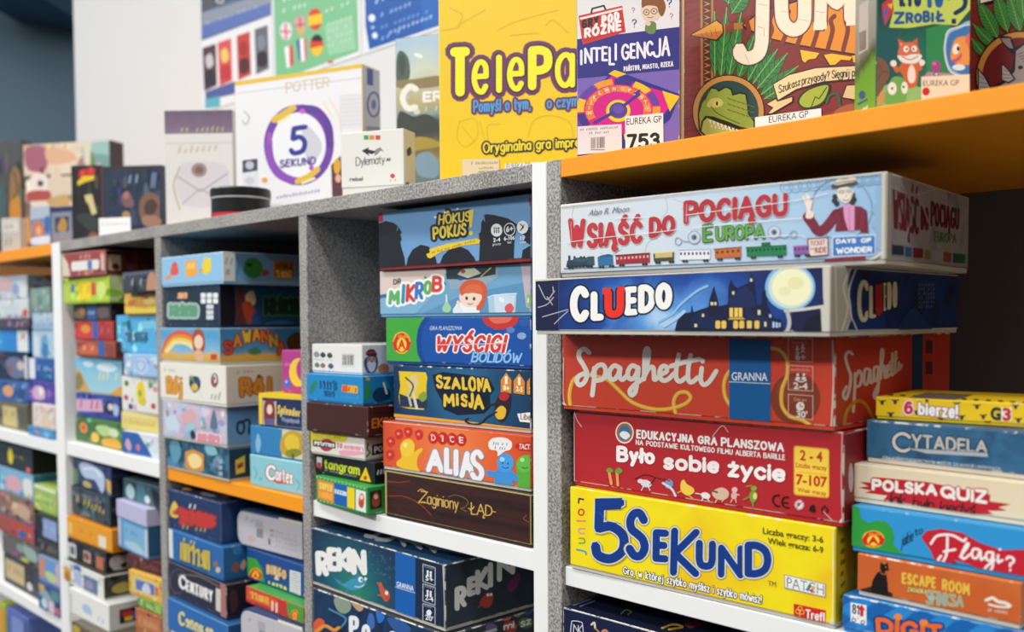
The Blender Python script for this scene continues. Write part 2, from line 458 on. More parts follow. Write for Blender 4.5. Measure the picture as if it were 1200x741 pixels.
    def G(s, x0, t0, b0, x1, t1, b1, n, w, col, out=(), seed=1):
        """a bold title too blurred to read: n letter-sized marks without meaning"""
        rnd = random.Random(seed); gr = []
        for i in range(n):
            L = []
            def q(fx, fy):
                f = (i + 0.12 + 0.62 * fx) / n; x = x0 + (x1 - x0) * f
                t = t0 + (t1 - t0) * f + w / 2; b = b0 + (b1 - b0) * f - w / 2
                return np.array((x, t + (b - t) * fy))
            a = rnd.random() * 0.2
            for kind in rnd.sample((0, 1, 2, 3), 2):
                if kind == 0: L.append([q(0.1, a), q(0.05, 1)])
                elif kind == 1: L.append(catmull([q(0, 0.3), q(0.5, a), q(1, 0.4), q(0.8, 1)], False, 3))
                elif kind == 2: L.append(catmull([q(0.9, 0.2), q(0.3, 0.35), q(0.9, 0.75), q(0.1, 0.95)], False, 3))
                else: L.append([q(0.9, a), q(1, 1)])
            gr.append(L)
        for e, c in out: s.emit(*s._stroke(gr, w + 2 * e, 10), c)
        s.emit(*s._stroke(gr, w, 10), col)
    def bits(s, base, n=22, seed=1, spread=70):
        """small printed shapes in tints near one colour: the fine detail of an illustration"""
        rnd = random.Random(seed); c0 = [int(base[i:i + 2], 16) for i in (1, 3, 5)]
        for i in range(n):
            d = rnd.uniform(-spread, spread)
            c = '#%02x%02x%02x' % tuple(int(min(235, max(16, v + d + rnd.uniform(-spread, spread) * 0.5))) // 12 * 12 for v in c0)
            x, y = rnd.uniform(2, 98), rnd.uniform(8, 92); rx, ry = rnd.uniform(1.5, 7), rnd.uniform(5, 17)
            s.B([(x + rx * rnd.uniform(0.5, 1.3) * math.cos(t), y + ry * rnd.uniform(0.5, 1.3) * math.sin(t)) for t in (0.3, 1.5, 2.7, 3.9, 5.2)], c, 3)
    def bars(s, x0, y0, x1, y1, col='#24242a', n=14, seed=3, dy=0.0):
        rnd = random.Random(seed)
        for i in range(n):
            x = x0 + (x1 - x0) * i / n; d = dy * i / n
            s.R(x, y0 + d, x + (x1 - x0) / n * (0.25 + 0.5 * rnd.random()), y1 + d, col)

def tag(o, label, cat, group=None, kind=None):
    if label: o['label'] = label
    if cat: o['category'] = cat
    if group: o['group'] = group
    if kind: o['kind'] = kind
    return o
def empty(name, loc, rz=0.0):
    o = bpy.data.objects.new(name, None); COL.objects.link(o)
    o.empty_display_size = 0.05; o.location = loc; o.rotation_euler = (0, 0, math.radians(rz))
    return o

class Box:
    """one boxed game: an Empty at its front left bottom corner > lid with its printing, tray, stickers"""
    def __init__(s, pos, label, base, group, edge=None, wear=0.2, right=None, top=None, left=None, tray=None, name='board_game_box', cat='board game', bev=0.0011, gap=0.0035):
        x, y, z, yw, W, H, D = pos
        s.W, s.H, s.D = W, H, D
        s.root = tag(empty(name, (x, y, z), yw), label, cat, group)
        s.lid = MB(); s.gap = gap
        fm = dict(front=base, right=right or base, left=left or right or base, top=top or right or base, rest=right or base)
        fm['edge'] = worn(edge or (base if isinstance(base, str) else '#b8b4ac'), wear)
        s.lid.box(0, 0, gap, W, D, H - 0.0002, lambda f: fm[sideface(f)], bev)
        t = MB(); t.box(0.0008, 0.0008, 0.0003, W - 0.0008, D - 0.0008, max(gap + 0.002, H * 0.3), tray or (base if isinstance(base, str) else '#c9c4b8'), 0.0006, 1)
        s.tray = t.build('tray', s.root)
        s.subs = []
    fa = None
    def front(s, quad=None):
        s.fa = Art(s.lid, (0, 0, 0), (1, 0, 0), (0, 0, 1), s.W, s.H, quad, lift=s.fa.k if s.fa else 1e-4, clip=(0.0006, s.gap + .0004, s.W - 0.0006, s.H - .0006))
        return s.fa
    def right(s, quad=None): return Art(s.lid, (s.W, 0, 0), (0, 1, 0), (0, 0, 1), s.D, s.H, quad, clip=(0.0006, s.gap + .0004, s.D - 0.0006, s.H - .0006))
    def left(s, quad=None): return Art(s.lid, (0, s.D, 0), (0, -1, 0), (0, 0, 1), s.D, s.H, quad, clip=(0.0006, s.gap + .0004, s.D - 0.0006, s.H - .0006))
    def top(s, quad=None): return Art(s.lid, (0, 0, s.H), (1, 0, 0), (0, 1, 0), s.W, s.D, quad, clip=(0.0006, 0.0006, s.W - 0.0006, s.D - .0006))
    def sticker(s, name, quad, pts, col, label=None):
        """a paper label stuck on the front: returns its Art"""
        mb = MB(); a = Art(mb, (0, 0, 0), (1, 0, 0), (0, 0, 1), s.W, s.H, quad, lift=(s.fa.k if s.fa else 0) + 2.5e-4)
        a.P(pts, ink(col, 0.6, 0.25)); s.subs.append((name, mb, label))
        return a
    def done(s):
        s.lid.build('lid', s.root)
        for n, mb, l in s.subs:
            o = mb.build(n, s.root)
            if l: o['label'] = l
        return s.root

# ------------------------------------------------------------------ the room
def structure(name, x0, y0, z0, x1, y1, z1, m, rz=None, loc=None):
    mb = MB(); mb.box(x0, y0, z0, x1, y1, z1, m, 0.002, 1)
    o = mb.build(name); o['kind'] = 'structure'
    if rz is not None: o.rotation_euler.z = math.radians(rz)
    if loc: o.location = loc
    return o
FLOOR = -1.25
structure('floor', -6, -5, FLOOR - 0.05, 3, 4, FLOOR, mottle(('#302e2c', '#3a3735'), 3))
structure('wall_back', -2.83, 0.415, FLOOR, 2.6, 0.53, 2.2, ink('#dddcda', 0.7, 0.2))
structure('wall_left', -4.3, -4, FLOOR, -4.2, 4, 2.2, ink('#7d97a9', 0.7, 0.2))
structure('shade_block_1', -0.25, 0, 1.215, 0.0, 3.0, 1.9, ink('#4a6c84', 0.7, 0.2), 43, (-3.60, 0.42, 0))  # added darker block, standing in for the slanting shadow on the blue wall

# ------------------------------------------------------------------ shelving
ZT = 0.1448; DEPTH = 0.392
def board(root, name, x0, y0, z0, x1, y1, z1, m, label=None):
    mb = MB(); mb.box(x0, y0, z0, x1, y1, z1, m, 0.0007, 1)
    o = mb.build(name, root)
    if label: o['label'] = label
    return o
def shelf_unit(label, xl, xr, panels, top, shelves):
    r = tag(empty('shelving_unit', (0, 0, 0)), label, 'shelving unit', 'shelving units along the white wall')
    for nm, x0, x1, m in panels:
        z1 = ZT if nm == 'side_panel' else ZT - 0.0172
        board(r, nm, x0, 0, FLOOR, x1, DEPTH, z1, m)
    tx0, tx1, tm, th = top
    board(r, 'top_board', tx0, 0, ZT - th, tx1, DEPTH, ZT, tm)
    for x0, x1, z, m, th in shelves:
        board(r, 'shelf_board', x0, 0.004, z - th, x1, DEPTH, z, m, 'orange shelf board' if m is M_ORANGE else None)
    board(r, 'back_panel', xl, DEPTH, FLOOR, xr, DEPTH + 0.006, ZT, M_BACK)
    return r
e = 0.0
shelf_unit('orange-topped shelving unit with white shelves at far left end', -2.80, -1.8372,
           [('side_panel', -2.80, -2.78, M_WHITE), ('side_panel', -1.8572, -1.8373, M_WHITE)],
           (-2.78, -1.8572, M_ORANGE, 0.021),
           [(-2.78, -1.8573, -0.2207, M_WHITE, 0.0236), (-2.78, -1.8573, -0.552, M_WHITE, 0.022), (-2.78, -1.8573, -0.9, M_WHITE, 0.022)])
shelf_unit('grey-topped shelving unit with three bays between white side panels', -1.8372, -0.6133,
           [('side_panel', -1.8372, -1.8171, M_WHITE), ('divider', -1.4299, -1.4093, M_GREY), ('divider', -1.0295, -1.0123, M_GREY), ('side_panel', -0.6322, -0.6135, M_WHITE)],
           (-1.8171, -0.6322, M_GREY, 0.0169),
           [(-1.8170, -1.43, -0.2161, M_WHITE, 0.0242), (-1.4092, -1.0296, -0.2201, M_ORANGE, 0.0192), (-1.0122, -0.6323, -0.2193, M_WHITE, 0.0195),
            (-1.8170, -1.43, -0.552, M_WHITE, 0.02), (-1.4092, -1.0296, -0.4587, M_WHITE, 0.02), (-1.0122, -0.6323, -0.3823, M_WHITE, 0.02)])
shelf_unit('orange-topped shelving unit with grey side panel at right', -0.6133, 0.30,
           [('side_panel', -0.6133, -0.596, M_GREY), ('side_panel', 0.28, 0.30, M_GREY)],
           (-0.5958, 0.28, M_ORANGE, 0.0166),
           [(-0.5955, 0.28, -0.2267, M_WHITE, 0.0177), (-0.5955, 0.28, -0.3219, M_WHITE, 0.018)])

# ------------------------------------------------------------------ where every box stands: x, y, z, turn, width, height, depth (metres)
POS = dict(
    tickets=(-0.5632,-0.0362,0.036,5,0.2758,0.0625,0.19), manor=(-0.5935,-0.036,-0.0128,0.2,0.277,0.0488,0.225), 
    noodle=(-0.5952,0.0007,-0.0815,-0,0.2645,0.0687,0.208), life=(-0.5878,0.0079,-0.1512,-0.62,0.262,0.0697,0.25), 
    seconds=(-0.5867,0.0013,-0.2267,0.75,0.2555,0.0755,0.25), bulls=(-0.318,0.0379,-0.0741,5.42,0.1064,0.0169,0.09), 
    citadel=(-0.3218,0.0316,-0.1055,-4.32,0.1167,0.0314,0.12), quiz=(-0.3306,0.0219,-0.1344,-2.55,0.1247,0.0289,0.12), 
    flags=(-0.3226,0.0113,-0.1681,-1.28,0.1205,0.0337,0.12), escape=(-0.3174,0.0103,-0.1992,-2.13,0.1112,0.0311,0.12), 
    digits=(-0.3262,0.0058,-0.2267,0.74,0.1237,0.0275,0.12), hokus=(-0.8914,0.0173,0.0566,2.08,0.2329,0.0661,0.25), 
    germ=(-0.8963,0.022,0.0039,2.92,0.2298,0.0527,0.25), race=(-0.8851,0.0216,-0.0493,3.41,0.2174,0.0532,0.25), 
    mission=(-0.8699,0.0197,-0.112,2.53,0.2073,0.0627,0.25), dice=(-0.8761,0.0087,-0.1671,2.07,0.2248,0.0551,0.25), 
    land=(-0.8695,0.0057,-0.2193,0.66,0.2261,0.0522,0.25), gnome=(-1.0096,0.0034,-0.0625,0.99,0.101,0.0354,0.1), 
    letters=(-1.0081,-0.0058,-0.0967,1.88,0.11,0.0342,0.1), brown=(-1.005,-0.0087,-0.1326,3.61,0.1149,0.0359,0.1), 
    words=(-1.0068,-0.0019,-0.1607,2.61,0.1044,0.0281,0.1), tangram=(-1.0113,0.0069,-0.1862,-0.29,0.1214,0.0255,0.1), 
    farmer=(-0.9986,-0.0008,-0.2193,-4.18,0.116,0.0331,0.1), shark=(-1.0113,0,-0.3223,-1.44,0.2585,0.0709,0.25), 
    reef=(-0.9968,-0.0082,-0.3823,-0.81,0.2514,0.06,0.25), creatures=(-1.4048,-0.0015,0.0516,0.85,0.1828,0.0443,0.24), 
    green_letters=(-1.4083,0.0037,-0.0085,0.01,0.1702,0.0601,0.24), savanna=(-1.4083,-0.003,-0.0599,0,0.1809,0.0514,0.24), 
    swarm=(-1.4084,-0.0056,-0.1168,-0,0.2019,0.0569,0.24), city=(-1.4022,-0.0054,-0.1739,1.47,0.1856,0.0571,0.24), 
    sea=(-1.4072,0.0014,-0.2201,-0.36,0.193,0.0462,0.24), moon=(-1.1303,0.0349,-0.0945,0.76,0.0523,0.0569,0.1), 
    gem=(-1.1523,0.012,-0.1387,4.85,0.0966,0.0442,0.1), tree=(-1.1682,0.0082,-0.1777,4.18,0.1169,0.039,0.1), 
    cortex=(-1.1712,0.0084,-0.2201,1.37,0.1269,0.0424,0.1), plush=(-1.4084,0.0038,-0.3116,-1,0.168,0.059,0.24), 
    letterblue=(-1.4008,-0.0009,-0.3595,-1.5,0.176,0.0479,0.24), century=(-1.3932,-0.0051,-0.4098,-1.59,0.1847,0.0503,0.24), 
    yellowtext=(-1.3793,-0.0148,-0.4587,-1.12,0.1889,0.0489,0.24), caseA=(-1.2345,0.0212,-0.3137,3.9,0.1542,0.0524,0.16), 
    bingo=(-1.2121,0.0244,-0.3581,-0.47,0.1456,0.0444,0.16), redsmall=(-1.1808,0.0041,-0.3811,0.13,0.1429,0.023,0.16), 
    caseB=(-1.17,-0.0113,-0.4587,3.7,0.1398,0.0776,0.16), b1a=(-1.7855,-0.0076,0.0784,4.81,0.1577,0.0431,0.22), 
    b1b=(-1.8052,0.0011,0.0327,2.85,0.1783,0.0457,0.22), b1c=(-1.811,0.0182,0.002,1.33,0.1587,0.0307,0.22), 
    b1d=(-1.8074,0.0189,-0.0315,0.71,0.1672,0.0335,0.22), b1e=(-1.7808,0.0114,-0.0603,-0.62,0.1738,0.0288,0.22), 
    b1f=(-1.7995,0.0157,-0.1256,1.41,0.189,0.0653,0.22), b1g=(-1.7934,0.0137,-0.168,3.59,0.1643,0.0424,0.22), 
    b1h=(-1.8161,0.0202,-0.2161,-1.15,0.2116,0.0481,0.22), b1i=(-1.5561,0.0031,0.0463,0.36,0.1253,0.0336,0.12), 
    b1j=(-1.5806,0.0157,0.0117,0.8,0.1229,0.0346,0.12), b1k=(-1.6234,0.0193,-0.0509,1.48,0.1507,0.0626,0.12), 
    b1l=(-1.5781,0.0115,-0.0883,1.09,0.1235,0.0374,0.12), b1m=(-1.5912,0.0123,-0.1471,3.28,0.1251,0.0588,0.12), 
    b1n=(-1.5933,0.0112,-0.1774,5.56,0.1184,0.0303,0.12), b1o=(-1.5816,0.0071,-0.2161,2.62,0.1261,0.0387,0.12), 
    b1p=(-1.8162,0.0137,-0.2951,-2.43,0.1885,0.0499,0.22), b1q=(-1.8162,0.0096,-0.3478,-1.36,0.1812,0.0527,0.22), 
    b1r=(-1.8077,-0.0029,-0.388,1.17,0.1893,0.0402,0.22), b1s=(-1.8011,-0.0055,-0.4239,0.52,0.1679,0.0359,0.22), 
    b1t=(-1.7942,-0.0158,-0.4642,0.38,0.1766,0.0403,0.22), b1u=(-1.7477,-0.0238,-0.5105,1.5,0.1613,0.0463,0.22), 
    b1v=(-1.6985,-0.0385,-0.552,0.4,0.1517,0.0415,0.22), b1w=(-1.6122,0.0197,-0.2973,-0.35,0.1428,0.0363,0.12), 
    b1x=(-1.6169,0.0114,-0.3779,-2.63,0.1268,0.0806,0.12), b1y=(-1.5631,0.0029,-0.4006,4.84,0.109,0.0227,0.12), 
    b1z=(-1.5488,-0.001,-0.4407,3.81,0.1062,0.0401,0.12), b1za=(-1.5178,0.0006,-0.4573,2.48,0.0783,0.0166,0.12), 
    b1zb=(-1.5191,-0.0043,-0.552,3.91,0.0838,0.0947,0.12), a1=(-2.3046,0.0088,0.0469,4.01,0.2366,0.05,0.24), 
    a2=(-2.3175,0.0111,0.0089,1.09,0.2783,0.038,0.24), a3=(-2.2976,0.0113,-0.0136,0.11,0.275,0.0225,0.24), 
    a4=(-2.3225,0.0142,-0.0609,1.03,0.2702,0.0473,0.24), a5=(-2.3153,0.0142,-0.1192,2.13,0.2458,0.0583,0.24), 
    a6=(-2.3184,0.0137,-0.1651,2.19,0.2455,0.0459,0.24), a7=(-2.3392,0.0181,-0.2207,-0.42,0.274,0.0556,0.24), 
    a8=(-2.0184,0.0148,0.0186,0.17,0.1006,0.0484,0.12), a9=(-2.0136,0.0153,-0.0159,0.06,0.1096,0.0345,0.12), 
    a10=(-2.0205,0.0165,-0.0694,0.22,0.1135,0.0535,0.12), a11=(-2.0372,0.0145,-0.1125,1.08,0.1267,0.0431,0.12), 
    a12=(-2.0265,0.0084,-0.155,1.74,0.1301,0.0425,0.12), a13=(-1.9907,0.0033,-0.2016,0.42,0.1149,0.0466,0.12), 
    a14=(-2.0208,0.0044,-0.2207,-0.18,0.1345,0.0191,0.12), a15=(-2.3476,0.016,-0.3044,0,0.31,0.053,0.22), 
    a16=(-2.3353,0.016,-0.3577,0,0.298,0.0533,0.22), a17=(-2.3173,0.016,-0.4097,0,0.281,0.052,0.22), 
    a18=(-2.2965,0.014,-0.4452,0,0.262,0.0355,0.22), a19=(-2.23,0.014,-0.4901,0,0.225,0.0449,0.22), 
    a20=(-2.225,0.014,-0.552,0,0.215,0.0619,0.22), a21=(-2.0332,0.0161,-0.3708,0.01,0.1205,0.0514,0.1), 
    a22=(-1.9979,0.0064,-0.4202,0.41,0.1155,0.0494,0.1), a23=(-1.9884,0.004,-0.4483,2.08,0.1054,0.0281,0.1), 
    a24=(-1.9698,0,-0.4992,2.53,0.0979,0.0509,0.1), a25=(-1.9666,-0.0026,-0.552,1.21,0.1085,0.0528,0.1), 
    navy=(-0.5909,-0.004,-0.3219,0.83,0.2123,0.06,0.25), 
)


# ================================================================== right-hand bay, tall stack
G_C = 'large games stacked in the right-hand bay'
def draw_wagon(a, pts, col, win=None, wcol='#20242c', n=6, wheels=2):
    a.P(pts, col)
    (x0, y0), (x1, y1), (x2, y2), (x3, y3) = pts
    if win:
        for i in range(n):
            f0, f1 = (i + 0.25) / n, (i + 0.75) / n
            xa, xb = x0 + (x1 - x0) * f0, x0 + (x1 - x0) * f1
            ta, tb = y0 + (y1 - y0) * f0, y0 + (y1 - y0) * f1
            h = (y3 - y0)
            a.P([(xa, ta + h * 0.22), (xb, tb + h * 0.22), (xb, tb + h * 0.5), (xa, ta + h * 0.5)], wcol)
    for i in range(wheels):
        for d in (0, 18):
            f = 0.13 + 0.68 * i / max(1, wheels - 1)
            a.C(x3 + (x2 - x3) * f + d, y3 + (y2 - y3) * f + 8, 9, 9, '#33363c', 10)

def tickets():
    b = Box(POS['tickets'], 'scuffed pale blue box printed with a little train, topmost of the tall right stack', gradp(((0.0, '#dadfe2'), (0.42, '#cfdbe4'), (0.72, '#aecbe2'), (1.0, '#93bbdd')), 'X', 0.2758, 0.22, 26), G_C,
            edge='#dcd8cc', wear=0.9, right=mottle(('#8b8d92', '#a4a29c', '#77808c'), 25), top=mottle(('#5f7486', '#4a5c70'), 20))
    a = b.front([(34, 263), (2064, 55), (2057, 636), (35, 719)])
    for p in ([(690, 220), (700, 300), (660, 360), (700, 400)], [(120, 270), (110, 340), (140, 380)], [(740, 230), (800, 260), (790, 300)], [(280, 560), (330, 590), (420, 540)], [(560, 560), (580, 500), (640, 470)]):
        a.S(p, 3, '#b4c2cd')
    for i in range(11):
        x = 1440 + 56 * i; y = 158 - 5.6 * i
        a.O(x, y, 38, 36, 7, '#84a9cb'); a.O(x, y, 19, 18, 6, '#8fb2d1')
    a.P([(1990, 160), (2030, 150), (2032, 560), (1985, 520), (2000, 430), (1965, 400), (1995, 330), (1960, 300), (2000, 240)], '#8fb0cf')
    k0 = a.k
    # title
    o = [(6, '#dccfcb'), (3, '#8d1d29')]
    a.K('W', 88, 352, 528, 192, 354, 530, 25, '#c4343c', o)
    a.K('SIĄŚĆ', 203, 382, 536, 548, 364, 503, 24, '#c4343c', o)
    a.K('DO', 590, 347, 472, 750, 327, 446, 23, '#bd2f3a', o)
    a.K('POCIĄGU', 805, 244, 386, 1448, 192, 334, 27, '#b92c39', o)
    for p in ([(104, 372), (108, 490)], [(822, 262), (819, 372)], [(1420, 205), (1420, 300)], [(1098, 232), (1096, 330)]): a.S(p, 4, '#e2a09d')
    a.K('E', 922, 390, 500, 985, 384, 494, 17, '#5da047', [(4, '#2c552a')])
    a.K('UROPA', 1002, 400, 490, 1306, 382, 476, 15, '#6aa84f', [(4, '#2c552a')])
    a.T('Alan R. Moon', 210, 334, 460, 308, 38, '#6d7788', 0.0, None, 0.35)
    a.k = k0
    for cx, cy in ((868, 468), (1364, 436)):
        a.C(cx, cy, 38, 40, '#c6d2dc'); a.O(cx, cy, 37, 39, 5, '#8f9cab'); a.C(cx, cy, 17, 18, '#6d7f92'); a.C(cx + 3, cy, 9, 10, '#3f4f63')
    a.S([(835, 495), (800, 490), (770, 470), (752, 480), (757, 512), (782, 510), (790, 492)], 5, '#8b97a6')
    a.S([(1398, 465), (1440, 470), (1480, 430), (1505, 440), (1495, 470), (1468, 465), (1470, 448)], 5, '#8b97a6')
    # track and train
    a.k = k0
    a.S([(55, 690), (1059, 655), (1660, 628)], 30, '#b7c6d3', False)
    a.S([(60, 662), (1059, 628), (1680, 600)], 7, '#77838f', False)
    draw_wagon(a, [(80, 612), (240, 592), (246, 640), (72, 652)], '#2b4252', None, wheels=2)
    for i in range(7): a.C(92 + 22 * i, 652 - i * 1.4, 10, 10, '#20303c', 12)
    a.P([(86, 580), (98, 580), (98, 615), (86, 615)], '#2b4252'); a.B([(110, 608), (150, 592), (200, 594), (205, 612), (150, 622)], '#3a5666'); a.P([(202, 588), (246, 584), (248, 636), (204, 640)], '#33505f')
    for x in (125, 165, 185): a.C(x, 592, 8, 9, '#2b4252', 10)
    draw_wagon(a, [(268, 592), (362, 580), (365, 638), (272, 645)], '#2e6fa2', None)
    a.B([(272, 592), (300, 578), (340, 572), (362, 584)], '#25597f')
    draw_wagon(a, [(380, 580), (592, 566), (592, 624), (383, 634)], '#a02a3a', True, '#d9b09c', 9)
    a.S([(380, 580), (592, 566)], 7, '#6f1d2a', False)
    draw_wagon(a, [(615, 566), (742, 556), (742, 610), (618, 617)], '#4c4638', None)
    a.P([(625, 568), (734, 559), (734, 590), (626, 597)], '#cdb677'); a.S([(615, 566), (742, 556)], 7, '#e2d59d', False)
    draw_wagon(a, [(775, 548), (968, 545), (968, 603), (778, 608)], '#e9e9ec', True, '#4a5262', 8)
    a.S([(772, 548), (970, 543)], 6, '#a9afb8', False)
    draw_wagon(a, [(995, 544), (1158, 530), (1160, 590), (998, 598)], '#c26c37', True, '#6b3a22', 5)
    a.S([(993, 542), (1160, 528)], 7, '#8c4a28', False)
    draw_wagon(a, [(1192, 532), (1440, 518), (1440, 578), (1195, 586)], '#1f7f4c', True, '#0f3b28', 10)
    a.P([(1286, 500), (1340, 497), (1342, 524), (1286, 527)], '#1a6b41'); a.S([(1190, 531), (1440, 517)], 6, '#14532f', False)
    draw_wagon(a, [(1484, 524), (1582, 518), (1582, 570), (1486, 575)], '#8d5c9c', True, '#4f3160', 4)
    a.S([(1482, 522), (1582, 515)], 6, '#b98ab9', False)
    # the traveller and the two little signs
    a.k = k0
    a.O(1780, 290, 190, 190, 5, '#7d91a8')
    a.S([(1750, 320), (1690, 400), (1640, 430), (1600, 380), (1570, 340)], 60, '#7b2338')
    a.P([(1735, 300), (1800, 272), (1900, 275), (1938, 300), (1950, 440), (1900, 440), (1895, 420), (1740, 430), (1750, 380)], '#7d2036')
    a.P([(1790, 265), (1862, 268), (1862, 430), (1825, 430), (1800, 350)], '#d796bd'); a.S([(1830, 280), (1832, 430)], 4, '#a86a92')
    for x, y in ((1742, 215), (1738, 240), (1752, 258), (1850, 205), (1858, 232), (1848, 252), (1760, 190)): a.C(x, y, 17, 17, '#2f2b30', 14)
    a.B([(1752, 180), (1800, 152), (1850, 176), (1846, 222), (1812, 256), (1766, 230)], '#eadbcd')
    a.S([(1750, 190), (1800, 180), (1852, 184)], 20, '#cfc8bd'); a.C(1784, 186, 15, 12, '#8f8677'); a.C(1828, 182, 15, 12, '#8f8677'); a.C(1784, 186, 10, 8, '#c9c2b2'); a.C(1828, 182, 10, 8, '#c9c2b2')
    a.S([(1790, 234), (1812, 240), (1830, 231)], 5, '#8d5148'); a.S([(1807, 196), (1812, 214), (1803, 216)], 3, '#c7a78e'); a.S([(1846, 200), (1838, 262)], 4, '#4a4443')
    a.B([(1716, 150), (1740, 132), (1800, 124), (1868, 120), (1884, 132), (1850, 148), (1770, 160), (1728, 164)], '#4f4844'); a.B([(1736, 136), (1762, 100), (1812, 86), (1862, 92), (1872, 118), (1820, 130), (1760, 142)], '#d8cfbf'); a.B([(1770, 108), (1800, 96), (1830, 96), (1810, 112)], '#b9aea0'); a.S([(1744, 134), (1800, 124), (1868, 116)], 6, '#6b4a40')
    a.S([(1720, 330), (1770, 300), (1790, 420)], 4, '#4f1522'); a.S([(1900, 300), (1880, 420)], 4, '#4f1522'); a.S([(1936, 310), (1930, 430)], 5, '#4f1522')
    a.B([(1560, 345), (1570, 300), (1590, 300), (1612, 320), (1598, 350)], '#ecdac9')
    for dx, dy in ((-34, -95), (-14, -110), (2, -100), (18, -70)): a.S([(1580, 310), (1580 + dx, 310 + dy)], 14, '#efe0d2', False)
    a.P([(1680, 600), (1930, 585), (1930, 640), (1668, 640)], '#8c2139')
    for i in range(9): a.S([(1690 + 28 * i, 600), (1684 + 28 * i, 640)], 5, '#5f1528', False)
    a.P([(1570, 474), (1700, 466), (1702, 580), (1572, 592)], '#8e2b30'); a.P([(1577, 482), (1694, 474), (1696, 573), (1580, 584)], '#e6d6c6')
    a.T('TICKET', 1588, 520, 1682, 512, 28, '#8e2b30', 0.02); a.T('to', 1590, 548, 1615, 546, 20, '#8e2b30'); a.T('RIDE', 1618, 566, 1688, 560, 34, '#8e2b30', 0.03)
    a.RR(1722, 462, 1994, 592, 14, '#cdd6de', -14); a.RR(1730, 470, 1988, 584, 10, '#3c79bd', -14)
    a.K('DAYS', 1748, 478, 508, 1872, 474, 503, 8, '#f0f2f2', jit=0.08); a.K('OF', 1902, 472, 502, 1968, 470, 500, 8, '#f0f2f2', jit=0.08)
    a.K('WONDER', 1750, 532, 572, 1972, 524, 560, 9, '#f0f2f2', jit=0.08, seed=3)
    # glints and rubbed creases of the torn wrap
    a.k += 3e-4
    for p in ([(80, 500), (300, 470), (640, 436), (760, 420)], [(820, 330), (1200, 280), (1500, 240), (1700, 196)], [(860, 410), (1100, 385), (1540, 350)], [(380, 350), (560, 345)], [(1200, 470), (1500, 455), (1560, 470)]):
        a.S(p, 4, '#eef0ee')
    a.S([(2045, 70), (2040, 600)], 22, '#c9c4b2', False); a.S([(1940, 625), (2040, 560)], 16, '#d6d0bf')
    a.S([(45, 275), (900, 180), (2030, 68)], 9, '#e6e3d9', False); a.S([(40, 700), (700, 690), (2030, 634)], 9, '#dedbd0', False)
    r = b.right([(431, 63), (728, 158), (724, 435), (428, 402)])
    r.S([(440, 70), (438, 400)], 12, '#b5ad99', False)
    o = [(1, '#4d1a20')]
    r.K('WSIĄŚĆ', 452, 130, 270, 545, 165, 295, 5, '#7d2630', o); r.K('DO', 552, 190, 275, 580, 196, 280, 5, '#7d2630', o); r.K('POCIĄGU', 588, 172, 262, 690, 200, 275, 5, '#6d222b', o)
    r.K('EUROPA', 600, 280, 320, 680, 292, 325, 4, '#5f7a4f')
    r.S([(445, 385), (720, 415)], 5, '#5c626b', False)
    for x0, x1, c in ((448, 490, '#2c3d4c'), (496, 518, '#2d5f8a'), (524, 560, '#7a2a35'), (566, 586, '#8a7c50'), (592, 628, '#a0a0a4'), (634, 662, '#8a5230'), (668, 712, '#255f40')):
        f = (x0 - 445) / 275; r.P([(x0, 330 + 38 * f), (x1, 334 + 38 * f), (x1, 368 + 36 * f), (x0, 366 + 36 * f)], c)
    for p in ([(440, 120), (520, 150), (600, 130)], [(470, 90), (520, 200), (500, 300)], [(540, 140), (580, 250)]): r.S(p, 4, '#b9b4a6')
    b.done()
tickets()

